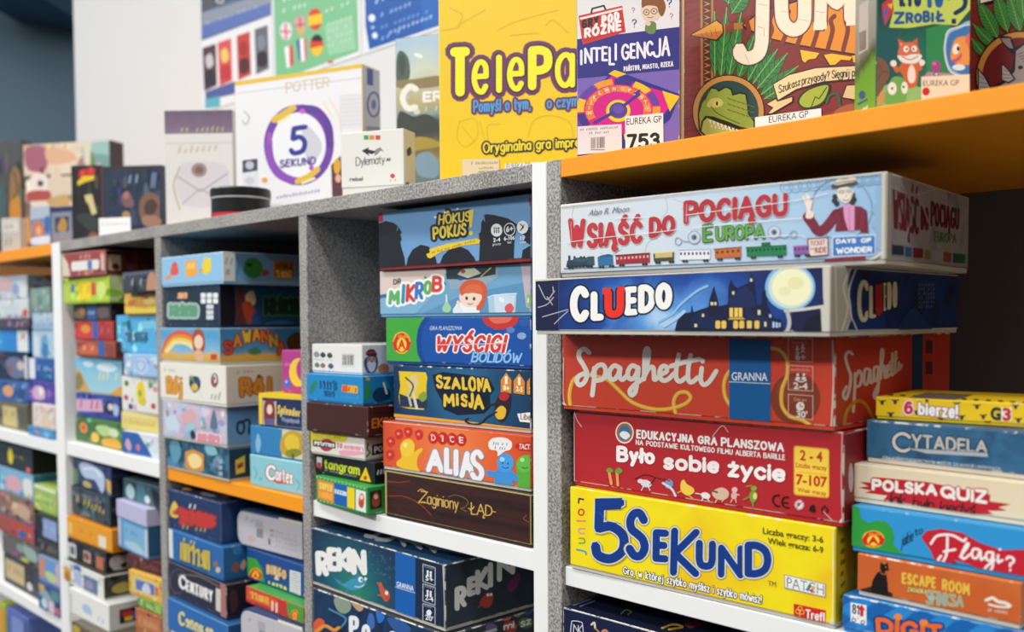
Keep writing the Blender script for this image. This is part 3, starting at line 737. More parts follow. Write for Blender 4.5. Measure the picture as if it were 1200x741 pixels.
def manor():
    b = Box(POS['manor'], 'battered dark blue box showing a moonlit mansion, sticking out of the tall right stack', radial(((0.0, '#a9cdec'), (0.16, '#5a98d8'), (0.42, '#1c4a9e'), (0.7, '#132a66'), (1.0, '#0b1238')), 0.135, 0.012, 0.16, 0.30, 30, squash=1.7), G_C,
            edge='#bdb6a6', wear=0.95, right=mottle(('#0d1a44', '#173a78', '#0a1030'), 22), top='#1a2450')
    a = b.front([(14, 82), (1113, 33), (1110, 302), (15, 293)])
    a.P([(14, 84), (104, 80), (104, 286), (14, 290)], '#131a40')
    a.S([(104, 80), (104, 288)], 2.5, '#3d4f86', False)
    for p in ([(28, 105), (58, 160), (88, 128)], [(82, 112), (84, 135)], [(26, 190), (60, 178), (84, 152)], [(42, 226), (90, 212), (138, 198)], [(88, 252), (112, 228), (138, 205)], [(60, 150), (80, 180)]): a.S(p, 4, '#a9a9ac')
    o = [(6, '#0a0d22')]
    a.K('C', 146, 108, 248, 220, 106, 246, 28, '#f2f1ec', o); a.K('L', 224, 130, 242, 274, 126, 239, 26, '#f2f1ec', o)
    a.K('E', 350, 113, 222, 402, 109, 218, 24, '#f2f1ec', o); a.K('D', 402, 106, 214, 466, 101, 206, 24, '#f2f1ec', o); a.K('O', 466, 97, 200, 530, 94, 198, 25, '#f2f1ec', o)
    a.K('U', 276, 122, 233, 350, 114, 226, 28, '#e8301f', o); a.R(270, 116, 300, 140, '#e8301f'); a.R(326, 112, 352, 134, '#e8301f')
    a.C(965, 116, 92, 88, '#7fb6e0', 32); a.C(967, 116, 82, 79, '#c9ddd2', 32); a.C(970, 115, 71, 69, '#f3eec2', 32); a.C(985, 100, 30, 24, '#e9e2ae', 20); a.C(945, 130, 22, 18, '#eae4b4', 20)
    a.P([(535, 292), (548, 240), (575, 212), (598, 208), (602, 180), (608, 208), (640, 196), (664, 188), (668, 160), (684, 110), (698, 160), (702, 186), (736, 178), (738, 112), (748, 84), (756, 104), (770, 118), (800, 104), (812, 100), (822, 58), (834, 100), (842, 185), (860, 178), (864, 128), (876, 126), (880, 182), (908, 232), (932, 236), (944, 296)], '#0c1638')
    a.P([(600, 230), (640, 200), (700, 240), (690, 290), (600, 290)], '#111f48'); a.P([(742, 150), (800, 110), (836, 150), (836, 190), (742, 190)], '#142556')
    a.P([(800, 190), (900, 240), (900, 290), (800, 290)], '#14224a')
    for x in (742, 760, 776): a.R(x, 192, x + 13, 226, '#ecc95a')
    for q in ((672, 170, 682, 182), (686, 170, 694, 182), (752, 130, 760, 142), (818, 82, 826, 94), (640, 214, 648, 226), (846, 200, 856, 218), (612, 252, 622, 264), (870, 244, 878, 262)): a.R(*q, '#d9cf96')
    a.P([(736, 236), (800, 236), (792, 228), (744, 228)], '#c9a545')
    for x in (690, 712, 756, 778, 806, 834): a.RR(x, 240, x + 18, 270, 6, '#e3bd55')
    for q in ((900, 244, 908, 266), (912, 246, 920, 266), (924, 248, 930, 264), (888, 216, 896, 228)): a.R(*q, '#a9c8e2')
    a.P([(560, 292), (600, 268), (700, 276), (800, 268), (930, 274), (946, 296)], '#0a122c')
    a.S([(480, 245), (530, 215), (560, 180), (620, 130), (660, 110)], 9, '#8dbbe6'); a.S([(500, 260), (540, 235), (575, 205)], 12, '#a9c9ea')
    # bare board where the print has been torn away
    a.P([(1084, 36), (1113, 30), (1112, 306), (1080, 300), (1092, 220), (1086, 150)], '#cbc5b8')
    a.P([(975, 212), (1082, 198), (1080, 292), (985, 294), (968, 260)], '#15163c'); a.B([(1010, 270), (1040, 225), (1080, 215), (1078, 285), (1040, 290)], '#0b0c26')
    a.S([(948, 204), (1010, 198), (1092, 186)], 11, '#cfcabf'); a.S([(955, 204), (962, 250), (950, 292)], 14, '#b9b6b4'); a.S([(1085, 190), (1090, 300)], 16, '#c9c4b8')
    for p in ([(16, 88), (300, 72), (700, 54), (1108, 36)], [(18, 288), (250, 290), (640, 294), (1106, 300)]): a.S(p, 6, '#d3cdbf')
    r = b.right([(223, 403), (684, 443), (681, 648), (221, 666)])
    r.P([(223, 400), (300, 408), (285, 470), (300, 560), (282, 664), (221, 668)], '#b3ab9a')
    for i, p in enumerate(([(300, 410), (270, 480), (285, 560), (262, 650)], [(318, 412), (290, 500), (300, 600)], [(240, 410), (246, 660)], [(320, 640), (300, 600), (280, 640)])): r.S(p, 7 - i, '#dad4c6')
    o = [(4, '#0a0d22')]
    r.K('C', 320, 455, 618, 366, 460, 606, 15, '#e0dabc', o); r.K('L', 364, 478, 598, 390, 480, 594, 13, '#e0dabc', o)
    r.K('EDO', 411, 470, 572, 466, 464, 556, 11, '#e0dabc', o); r.K('U', 386, 474, 592, 413, 470, 584, 13, '#b92a20', o)
    r.B([(470, 640), (520, 560), (560, 600), (590, 640), (520, 655)], '#1c4480')
    for i in range(6): r.W(540, 480 + i * 16, 600, 482 + i * 15, 9, 3, '#7f8daa', i)
    r.S([(225, 664), (680, 650)], 5, '#b6ae9c', False)
    b.done()
manor()

def noodle():
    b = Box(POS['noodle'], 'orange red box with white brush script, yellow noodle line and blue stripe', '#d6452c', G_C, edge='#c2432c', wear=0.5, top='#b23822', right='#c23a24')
    a = b.front([(30, 23), (1129, 32), (1125, 416), (31, 325)])
    N1 = [(64, 322), (60, 262), (75, 208), (110, 189), (150, 190), (210, 205), (255, 245), (310, 295), (380, 321), (450, 324), (520, 305), (546, 278), (528, 256), (495, 262), (478, 298), (490, 356)]
    N2 = [(712, 160), (688, 195), (680, 235), (688, 280), (712, 318)]
    N3 = [(862, 80), (900, 86), (932, 122), (935, 185), (914, 245), (914, 310), (945, 352), (1000, 370), (1046, 404)]
    a.C(968, 282, 100, 104, '#8a3b22', 32); a.C(950, 250, 60, 50, '#96452a', 24)
    for N in (N1, N2, N3): a.S(N, 18, '#c8831d'); a.S(N, 13, '#efb331'); a.S([(x - 2, y - 2) for x, y in N], 3, '#f8d27a')
    ink_ = '#ece7dc'
    for p in ([(140, 98), (122, 84), (102, 92), (99, 118), (118, 150), (131, 182), (122, 214), (102, 228), (90, 212), (98, 192), (122, 180)],
              [(160, 160), (160, 200), (152, 268)], [(152, 186), (172, 152), (196, 148), (206, 172), (196, 202), (170, 210)], [(196, 202), (222, 186)],
              [(262, 158), (240, 150), (222, 172), (222, 198), (240, 205), (256, 186), (264, 160), (262, 192), (274, 206), (294, 186)],
              [(334, 158), (312, 150), (296, 172), (298, 198), (315, 203), (330, 182), (337, 158), (333, 210), (325, 255), (310, 268), (303, 250), (325, 225), (358, 200)],
              [(372, 150), (380, 98), (372, 80), (364, 98), (362, 150), (360, 204)], [(362, 192), (380, 160), (397, 158), (400, 184), (403, 206), (424, 190)],
              [(424, 186), (450, 174), (450, 155), (432, 154), (422, 180), (432, 207), (455, 206), (480, 182)],
              [(500, 106), (490, 160), (490, 200), (505, 213), (530, 196)], [(468, 152), (530, 134), (582, 124)], [(548, 108), (538, 160), (538, 205), (552, 216), (576, 198)],
              [(592, 160), (588, 206), (600, 226), (622, 214), (650, 172)], [(594, 130), (596, 132)]):
        a.S(p, 19, ink_)
    a.P([(702, 40), (868, 45), (868, 388), (702, 372)], '#0e5fa0')
    a.T('GRANNA', 712, 208, 856, 211, 32, '#eef1f2', 0.012); a.S([(702, 214), (868, 222)], 3, '#dfe8ee', False)
    fr = '#e3bda8'
    for q in ([(940, 40), (1038, 42), (1038, 136), (940, 132)], [(940, 148), (1038, 154), (1038, 252), (940, 246)], [(940, 264), (1038, 271), (1038, 366), (940, 358)]): a.S(q, 3, fr, False, True)
    a.T('6+', 968, 126, 1010, 128, 24, '#f2e6dc', 0.03); a.T('2-4', 960, 242, 1018, 245, 25, '#f2e6dc', 0.03); a.T("30'", 972, 356, 1016, 359, 25, '#f2e6dc', 0.03)
    for cx, cy, k in ((998, 74, 1.0), (976, 78, 0.8)):
        a.C(cx, cy - 6 * k, 5 * k, 5 * k, '#f2e6dc', 10); a.SS([[(cx - 9 * k, cy + 8), (cx, cy), (cx + 9 * k, cy + 8)], [(cx, cy), (cx, cy + 12), (cx - 7 * k, cy + 24)], [(cx, cy + 12), (cx + 7 * k, cy + 24)]], 4, '#f2e6dc')
    for cx in (978, 1002): a.C(cx, 186, 6, 6, '#f2e6dc', 10); a.P([(cx - 10, 206), (cx - 7, 194), (cx + 7, 194), (cx + 10, 206)], '#f2e6dc')
    a.S([(968, 206), (990, 214), (1012, 208)], 5, '#f2e6dc'); a.W(950, 168, 1028, 172, 10, 3, fr, 4); a.T('Czas gry', 962, 290, 1014, 293, 13, fr); a.W(956, 60, 1026, 62, 8, 3, fr, 8)
    a.C(988, 313, 17, 18, '#f2e6dc'); a.S([(988, 302), (988, 314), (998, 314)], 3, '#8a3b22', False)
    for i in range(30):
        f = i / 30; x = 40 + 1080 * f; y = 322 + 86 * f
        if i % 3 != 2: a.S([(x, y), (x + 24, y + 2)], 8, '#e3dacb' if i % 2 else '#d9c9bb', False)
    a.S([(40, 300), (36, 260), (38, 120)], 5, '#d9a793'); a.S([(1118, 50), (1122, 200), (1116, 330), (1112, 405)], 7, '#d9c3b4'); a.S([(60, 322), (36, 300)], 9, '#ddc9b8')
    r = b.right([(696, 29), (972, 20), (970, 211), (694, 259)])
    Sc = 0.355
    for p in ([(736, 72), (728, 66), (720, 76), (724, 100), (732, 124), (728, 160), (720, 180), (714, 168), (722, 150)], [(742, 118), (742, 150), (738, 210)], [(742, 130), (752, 112), (758, 124), (754, 146), (744, 150)],
              [(776, 108), (766, 110), (764, 140), (772, 142), (778, 110), (780, 140), (786, 134)], [(796, 102), (788, 106), (788, 134), (795, 132), (799, 104), (798, 150), (792, 178), (788, 168), (800, 140)],
              [(806, 100), (810, 66), (805, 66), (804, 130)], [(804, 118), (812, 100), (814, 128), (819, 122)], [(818, 116), (826, 104), (820, 100), (819, 126), (828, 118)], [(832, 70), (830, 120), (836, 116)], [(826, 92), (842, 82)], [(840, 66), (838, 114), (844, 108)], [(847, 92), (847, 110), (854, 98)]):
        r.S(p, 7, '#d9c4b6')
    r.S([(715, 250), (722, 210), (745, 185), (765, 190), (780, 215), (790, 235)], 8, '#c68d22')
    r.P([(880, 22), (905, 22), (904, 220), (879, 224)], '#123f66'); r.R(912, 40, 928, 70, '#5a2317'); r.R(912, 90, 928, 120, '#5a2317')
    b.done()
noodle()

def life():
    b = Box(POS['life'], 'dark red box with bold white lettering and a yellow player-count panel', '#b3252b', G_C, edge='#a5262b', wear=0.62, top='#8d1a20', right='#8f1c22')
    a = b.front([(25, 17), (1144, 111), (1140, 510), (26, 331)])
    a.C(236, 114, 38, 45, '#efe6d8'); a.C(236, 114, 33, 39, '#a8742f'); a.C(236, 116, 25, 31, '#3f74a6'); a.B([(215, 122), (228, 108), (248, 112), (258, 128), (238, 142)], '#eef0f0')
    a.K('EDUKACYJNA', 284, 100, 138, 522, 122, 158, 8, '#f2efe9'); a.K('GRA', 538, 124, 160, 620, 132, 168, 8, '#f2efe9'); a.K('PLANSZOWA', 634, 132, 170, 896, 156, 194, 8, '#f2efe9')
    a.K('NA PODSTAWIE KULTOWEGO FILMU ALBERTA BARILLE', 282, 142, 164, 900, 204, 228, 4.2, '#ece5de')
    a.K('Było', 202, 166, 234, 362, 180, 246, 16, '#f6efec', [(2, '#8c1b20')]); a.K('sobie', 396, 196, 266, 628, 216, 284, 16, '#f3e3e0', [(2, '#8c1b20')]); a.K('życie', 662, 222, 296, 902, 246, 320, 16, '#f6ecea', [(2, '#8c1b20')])
    a.RR(936, 166, 1084, 372, 12, '#e2a23a', 14); a.RR(941, 171, 1080, 366, 10, '#f6cf45', 13)
    a.T('2 - 4', 962, 226, 1056, 234, 40, '#bf2f26', 0.03); a.T('Liczba graczy', 946, 256, 1074, 270, 19, '#c0392b', 0.02); a.T('7-107', 946, 326, 1076, 338, 40, '#bf2f26', 0.035); a.T('Wiek graczy', 952, 358, 1072, 374, 17, '#c0392b', 0.02)
    a.S([(955, 276), (1070, 288)], 2, '#d98a35', False)
    # a row of small creatures on the run
    a.S([(172, 272), (182, 325)], 11, '#e2a05a', False); a.S([(205, 274), (209, 330)], 11, '#e2a05a', False); a.B([(160, 272), (172, 258), (190, 270), (180, 280)], '#6f9a3c'); a.B([(196, 274), (212, 258), (228, 272), (214, 284)], '#6f9a3c')
    a.C(325, 324, 24, 15, '#d9d6d8', 16, 0.3); a.C(302, 314, 12, 9, '#d9d6d8', 14); a.S([(340, 330), (360, 300), (320, 288), (280, 305)], 3, '#3a1a1c'); a.SS([[(315, 336), (306, 352)], [(335, 338), (342, 352)]], 4, '#d9d6d8')
    a.C(420, 326, 18, 20, '#7f93bd', 16); a.S([(395, 322), (430, 345), (448, 375)], 9, '#d6d6dc'); a.S([(358, 298), (395, 306), (425, 312)], 3, '#3a1a1c')
    a.B([(470, 318), (482, 308), (494, 326), (520, 342), (524, 360), (500, 374), (476, 362), (468, 345)], '#efc94a'); a.SS([[(500, 372), (518, 384)], [(470, 356), (456, 362)]], 5, '#e0a63a')
    a.C(572, 374, 20, 13, '#e9e4e0', 16, 0.3); a.SS([[(560, 384), (556, 398)], [(580, 386), (586, 396)]], 4, '#e9e4e0'); a.S([(552, 368), (530, 364)], 4, '#e9e4e0')
    a.B([(600, 356), (640, 340), (668, 360), (660, 386), (630, 392), (606, 380)], '#d9b79c'); a.S([(592, 352), (620, 360)], 8, '#7d5030', False); a.SS([[(620, 388), (612, 402)], [(650, 386), (640, 398)]], 5, '#d9b79c')
    a.C(692, 350, 12, 12, '#e8b8b4', 14); a.C(690, 374, 13, 15, '#e3aaa6', 14); a.SS([[(684, 386), (676, 402)], [(696, 386), (698, 402)], [(700, 368), (712, 372)]], 5, '#e3aaa6')
    a.B([(752, 372), (770, 352), (786, 368), (782, 392), (764, 404)], '#7d9a3c'); a.C(772, 344, 13, 10, '#86a544', 14); a.C(776, 376, 9, 14, '#e6d36a', 12); a.SS([[(768, 398), (768, 418)], [(752, 380), (730, 390)], [(740, 336), (764, 332)]], 5, '#7d9a3c')
    a.S([(876, 372), (856, 376), (850, 395), (862, 414), (878, 418)], 7, '#231416'); a.S([(914, 380), (896, 382), (888, 402), (898, 420), (916, 424)], 7, '#231416'); a.S([(890, 402), (912, 404)], 6, '#231416')
    a.C(960, 412, 20, 21, '#e6dedb'); a.O(960, 412, 17, 18, 2.5, '#b3252b'); a.C(957, 410, 8, 9, '#b3696a'); a.S([(946, 426), (974, 398)], 3, '#b3252b', False)
    a.P([(1000, 436), (1004, 416), (1022, 410), (1028, 440), (1016, 444)], '#2a1315'); a.S([(1052, 430), (1064, 416), (1078, 432), (1070, 446), (1056, 444)], 6, '#2a1315', False, True)
    for p in ([(30, 30), (40, 60), (60, 90)], [(30, 325), (300, 368), (700, 436), (1130, 505)], [(1138, 120), (1134, 300), (1138, 490)], [(600, 130), (640, 85), (665, 110)], [(1100, 480), (1060, 440)], [(28, 40), (30, 320)], [(60, 24), (500, 60), (1130, 114)]): a.S(p, 4, '#d6aaa0')
    a.S([(1120, 500), (1140, 470), (1142, 505)], 9, '#d9cdc2')
    r = b.right([(1144, 111), (1700, 15), (1695, 334), (1140, 510)])
    r.C(1172, 300, 10, 60, '#c9b8b0'); r.S([(1150, 120), (1230, 100)], 5, '#b58c82')
    b.done()
life()

def seconds():
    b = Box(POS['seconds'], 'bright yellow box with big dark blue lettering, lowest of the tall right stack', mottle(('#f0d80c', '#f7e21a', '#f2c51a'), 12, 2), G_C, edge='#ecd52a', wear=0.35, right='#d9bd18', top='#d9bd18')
    a = b.front([(28, 18), (1127, 188), (1123, 608), (29, 353)])
    for i, (ch, c) in enumerate((('r', '#3a2b1e'), ('o', '#d23a2a'), ('i', '#e08a70'), ('n', '#d9a98a'), ('u', '#7fae4a'), ('j', '#4aa0c4'))):
        y = 84 + i * 40
        if ch == 'o': a.O(75, y + 34 - 34, 11, 12, 6, c)
        elif ch == 'r': a.S([(64, 86), (66, 68), (84, 72)], 6, c, False)
        elif ch == 'i': a.S([(58, 158), (92, 160)], 6, c, False)
        elif ch == 'n': a.S([(90, 190), (66, 192), (68, 208), (88, 210)], 6, c)
        elif ch == 'u': a.S([(66, 230), (86, 232), (88, 248), (66, 250)], 6, c)
        else: a.S([(56, 276), (90, 284), (96, 296)], 7, c)
    # five: hand-cut numeral and title
    dk, md, lt = '#0c2450', '#123a86', '#cfd6df'
    five = [[(236, 86), (152, 86), (148, 190)], [(148, 190), (200, 182), (248, 220), (246, 280), (198, 314), (146, 300), (134, 262)]]
    L5 = [five[0], catmull(five[1], False, 4)]
    for w, c in ((54, '#b89a1a'), (48, lt), (38, md)): a.SS([[np.array(q, float) + (4, 4) if w == 54 else q for q in p] for p in L5], w, c)
    a.P([(132, 68), (244, 66), (240, 112), (132, 118)], md); a.S([(146, 120), (185, 160), (240, 170)], 2, '#2f5fae')
    o = [(9, '#b89a1a'), (6, lt)]
    for ch, x0, t0, b0, x1, w, j in (('S', 258, 108, 318, 354, 34, 0), ('E', 370, 192, 326, 438, 30, 0.06), ('K', 444, 186, 384, 566, 30, 0.12), ('U', 548, 236, 358, 632, 30, 0.05), ('N', 640, 256, 392, 748, 28, 0.03), ('D', 750, 244, 390, 862, 32, 0.0)):
        a.K(ch, x0, t0, b0, x1, t0 + 4, b0 + 4, w, md, o, jit=j, seed=5)
    a.K('Gra, w której szybko myślisz i szybko mówisz!', 248, 344, 376, 822, 464, 500, 4.6, '#fbfbf6', [(2.6, '#3a3a34')])
    a.T('Liczba graczy: 3-6', 826, 212, 1076, 250, 24, '#4a4423', 0.018); a.T('Wiek gracza: 6-9', 846, 252, 1076, 292, 24, '#4a4423', 0.018); a.T('TM', 848, 424, 880, 430, 20, '#6b6430')
    a.P([(914, 378), (1086, 418), (1085, 474), (915, 436)], '#8a8f94'); a.P([(917, 382), (1083, 421), (1082, 470), (918, 432)], '#f0efe8')
    a.T('PATCH', 926, 432, 1078, 464, 42, '#4d5562', -0.012)
    for x, y, c in ((1020, 428, '#2a7a6a'), (1036, 434, '#e0a83a'), (1028, 446, '#c8452e'), (1012, 440, '#3a78b4')): a.P([(x, y - 9), (x + 10, y), (x, y + 9), (x - 10, y)], c)
    a.P([(954, 498), (1086, 526), (1084, 586), (954, 556)], '#cf2a22'); a.K('Trefl', 1002, 520, 558, 1082, 536, 574, 6, '#f6f3ee')
    for x, y in ((972, 530), (988, 533), (980, 519)): a.O(x, y, 9, 9, 3, '#f3c34a')
    a.S([(980, 536), (978, 550)], 3, '#f3c34a', False)
    a.S([(1118, 196), (1116, 600)], 7, '#f0e58a', False); a.S([(1100, 600), (1114, 560), (1120, 606)], 8, '#e6dfc6')
    r = b.right([(1127, 188), (1658, 11), (1653, 347), (1123, 608)])
    for i in range(6): r.W(1150, 250 + i * 45, 1162, 244 + i * 44, 16, 8, '#7d6a12', i)
    b.done()
seconds()

# ================================================================== right-hand bay, short stack
G_R = 'small games stacked at the right edge'
def bulls():
    b = Box(POS['bulls'], 'thin yellow box dotted with small dark bull heads, topmost of the right edge stack', '#f0c91c', G_R, edge='#e8c52a', wear=0.2, gap=0.002)
    a = b.front([(157, 82), (608, 103), (607, 174), (157, 146)])
    def head(s, x, y, k=1.0):
        s.C(x, y, 5 * k, 7 * k, '#4d3a3a', 10); s.S([(x - 9 * k, y - 6 * k), (x, y - 3 * k), (x + 9 * k, y - 6 * k)], 3.4 * k, '#3a3038')
    for x, y in ((176, 100), (200, 134), (212, 98), (272, 128), (384, 106), (398, 142), (440, 112), (458, 140), (470, 158), (548, 112), (556, 150), (300, 92), (340, 148)): head(a, x, y)
    a.K('6', 236, 94, 132, 262, 96, 134, 9, '#cf2f5a', [(3, '#f3e9ea')])
    a.K('bierze!', 276, 98, 134, 388, 106, 146, 7.5, '#f4f1ee', [(3, '#a87a72')])
    a.T('G', 478, 146, 508, 148, 32, '#1d3a3e', 0.05); a.RR(508, 114, 538, 152, 4, '#efe9df'); a.T('3', 512, 148, 536, 150, 32, '#c8322e', 0.05)
    t = b.top([(268, 62), (686, 79), (608, 103), (157, 82)])
    for i in range(12): t.C(200 + 34 * i, 78 + 2 * i, 8, 2.5, '#4d4030', 10)
    t.P([(300, 72), (430, 78), (380, 92), (250, 86)], '#6a5f58')
    b.done()
bulls()

def citadel():
    b = Box(POS['citadel'], 'slate blue box with carved silver capital letters, second from top at the right edge', mottle(('#2a5577', '#356a8e', '#24496a'), 40, 4), G_R, edge='#3a5d78', wear=0.35)
    a = b.front([(132, 147), (602, 185), (600, 321), (131, 266)])
    a.K('C', 204, 180, 238, 258, 184, 242, 9, '#c8c6c0', [(3, '#16283a')])
    a.K('YTADELA', 258, 186, 232, 470, 206, 242, 7.5, '#bdbcb8', [(3, '#16283a')])
    a.P([(240, 226), (470, 240), (472, 252), (300, 242)], '#aeb4b8'); a.S([(240, 226), (470, 240)], 2, '#16283a', False)
    a.T('GRA O ŚREDNIOWIECZNYM MIEŚCIE, SZLACHCIE I INTRYGACH', 178, 258, 506, 290, 9, '#c3ccd2', 0.01)
    b.done()
citadel()

def quiz():
    b = Box(POS['quiz'], 'cream box with a ragged red brush stroke behind white letters', '#ead9b8', G_R, edge='#e3d2b2', wear=0.25)
    a = b.front([(81, 267), (587, 324), (585, 449), (80, 376)])
    a.P([(110, 338), (138, 334), (112, 322), (150, 324), (150, 308), (300, 322), (478, 358), (476, 376), (536, 384), (500, 392), (524, 402), (470, 402), (486, 412), (380, 410), (260, 384), (180, 372), (190, 360), (128, 352), (146, 346)], '#c3202f')
    a.K('POLSKA', 146, 312, 346, 330, 328, 362, 9, '#f4eee2', [(3, '#c3202f')]); a.K('QUiZ', 338, 330, 366, 470, 344, 384, 9.5, '#f4eee2', [(3, '#c3202f')])
    lines = 'Jak było kiedyś'
    a.K('Jak', 180, 350, 384, 240, 356, 390, 3.9, '#231b1c', lean=0.2); a.K('było', 258, 362, 396, 320, 370, 402, 3.9, '#231b1c', lean=0.2); a.K('kiedyś', 334, 374, 406, 436, 384, 412, 3.9, '#231b1c', lean=0.2)
    b.done()
quiz()

def badge(a, cx, cy, rx, ry):
    """red and yellow toy maker's badge with a capital A"""
    a.C(cx, cy, rx, ry, '#f0c231', 28); a.C(cx, cy, rx * 0.9, ry * 0.9, '#d42a22', 28)
    for sx in (-1, 1): a.P([(cx + sx * rx * 0.8, cy + ry * 0.75), (cx + sx * rx * 1.1, cy - ry * 0.1), (cx + sx * rx * 0.75, cy - ry * 0.1), (cx + sx * rx * 0.5, cy + ry * 0.6)], '#d42a22')
    a.C(cx, cy + ry * 0.18, rx * 0.55, ry * 0.62, '#f4d23a', 24)
    a.K('A', cx - rx * 0.42, cy - ry * 0.3, cy + ry * 0.62, cx + rx * 0.42, cy - ry * 0.3, cy + ry * 0.62, rx * 0.22, '#d42a22')
    a.W(cx - rx * 0.8, cy - ry * 0.45, cx + rx * 0.8, cy - ry * 0.45, ry * 0.3, rx * 0.07, '#f4d23a', 2)

def flags():
    b = Box(POS['flags'], 'sky blue box with a green corner and a waving red pennant', '#2f95d3', G_R, edge='#3d90b8', wear=0.25)
    a = b.front([(91, 385), (592, 457), (590, 605), (89, 514)])
    a.P([(88, 380), (110, 392), (118, 424), (140, 436), (160, 428), (186, 432), (204, 452), (210, 476), (206, 494), (226, 516), (244, 526), (246, 545), (85, 520)], '#2f9a3c')
    badge(a, 151, 481, 31, 24)
    a.K('jakie', 228, 470, 504, 262, 452, 486, 2.8, '#123a5c', lean=0.1); a.K('to', 266, 452, 474, 290, 444, 464, 2.8, '#123a5c')
    a.P([(284, 476), (300, 458), (340, 452), (400, 464), (450, 492), (510, 512), (592, 510), (592, 608), (540, 596), (480, 584), (420, 552), (380, 540), (352, 560), (330, 566), (322, 540), (310, 512)], '#c41f30')
    a.P([(330, 566), (352, 556), (380, 542), (400, 572), (360, 562)], '#8f1420')
    for p in ([(312, 494), (330, 472), (370, 470), (402, 486), (410, 480)], [(358, 476), (356, 520), (344, 546), (332, 540), (340, 528)], [(348, 516), (380, 510)],
              [(394, 530), (416, 500), (412, 494), (398, 524), (404, 536), (424, 522)], [(446, 510), (430, 510), (428, 530), (440, 534), (450, 514), (452, 538), (462, 532)],
              [(482, 518), (468, 520), (468, 538), (480, 540), (486, 520), (484, 560), (470, 572), (464, 562), (490, 540)], [(500, 526), (500, 546), (512, 540)], [(504, 510), (506, 510)]): a.S(p, 7, '#f6ece8')
    a.K('?', 520, 526, 570, 548, 530, 574, 7, '#f6ece8')
    b.done()
flags()

def escape():
    b = Box(POS['escape'], 'orange box with a black seated cat statue silhouette', mottle(('#d0672e', '#c85f2a', '#d87438'), 12), G_R, edge='#c9713f', wear=0.3)
    a = b.front([(107, 519), (566, 603), (564, 739), (105, 638)])
    a.P([(114, 622), (150, 628), (204, 641), (200, 657), (116, 641)], '#2a1a14'); a.P([(114, 622), (150, 612), (204, 632), (204, 641), (150, 628)], '#3a241a')
    a.B([(146, 634), (147, 604), (156, 584), (168, 572), (184, 574), (189, 596), (186, 618), (186, 642), (160, 640)], '#17110f')
    a.C(181, 562, 12, 10, '#17110f', 18); a.P([(170, 560), (171, 545), (180, 553)], '#17110f'); a.P([(183, 553), (192, 546), (193, 562)], '#17110f'); a.P([(188, 562), (197, 566), (190, 571)], '#17110f')
    a.S([(187, 600), (189, 640)], 7, '#17110f', False); a.S([(178, 600), (180, 640)], 7, '#17110f', False); a.S([(150, 632), (136, 628), (130, 634)], 5, '#17110f')
    a.S([(172, 576), (180, 580), (190, 577)], 3, '#9a6a2a'); a.C(186, 560, 1.6, 1.6, '#c9a04a', 8)
    a.K('ESCAPE', 230, 574, 606, 326, 588, 620, 6, '#e8c04a'); a.K('ROOM', 342, 592, 624, 420, 606, 640, 6, '#e8c04a')
    a.K('ZAGADKA', 246, 614, 628, 300, 622, 636, 2.2, '#f0d880', [(1.2, '#5a3a1a')]); a.K('SFINKSA', 298, 622, 664, 402, 640, 672, 4, '#7fb0ae', [(2, '#d9a24a')])
    a.C(313, 646, 9, 9, '#8fc0b8', 14)
    a.S([(466, 652), (484, 646), (500, 656), (520, 660), (534, 668)], 9, '#efe4d6'); a.S([(474, 664), (500, 670), (530, 672)], 6, '#efe4d6'); a.W(470, 682, 534, 692, 8, 2.4, '#efe4d6', 3)
    b.done()
escape()

def digits():
    b = Box(POS['digits'], 'blue box with pale diamond pattern and orange title, lowest at the right edge', '#1f74c0', G_R, edge='#5f93bd', wear=0.4)
    p = POS['digits']; a = b.front([(65, 635), (583, 741), (580, 871), (64, 749)])
    for i in range(-1, 9):
        for j in range(3):
            x = 60 + 58 * i + (29 if j % 2 else 0); y = 648 + 12 * i + 30 * j
            a.P([(x, y - 22), (x + 28, y + 4), (x, y + 30), (x - 28, y - 2)], '#2b86d0' if (i + j) % 2 else '#1763ae')
    a.P([(88, 660), (132, 668), (132, 729), (88, 718)], '#eef1f2'); a.K('81', 92, 664, 694, 112, 668, 698, 4, '#1b1f26'); a.R(114, 680, 124, 702, '#d22a2a'); a.P([(108, 682), (119, 666), (130, 684)], '#d22a2a')
    a.W(92, 706, 112, 711, 6, 2, '#8a9098', 2)
    for x, y in ((97, 714), (122, 720)): a.O(x, y, 5, 5, 2.5, '#1b1f26')
    a.K('DIGIT', 158, 702, 750, 346, 724, 790, 13, '#ea6a2c', [(4, '#f0c7a0'), (6, '#0f3f7a')], jit=0.08)
    a.C(220, 702, 12, 10, '#f08a3a', 14); a.C(292, 718, 12, 10, '#f08a3a', 14)
    b.done()
digits()

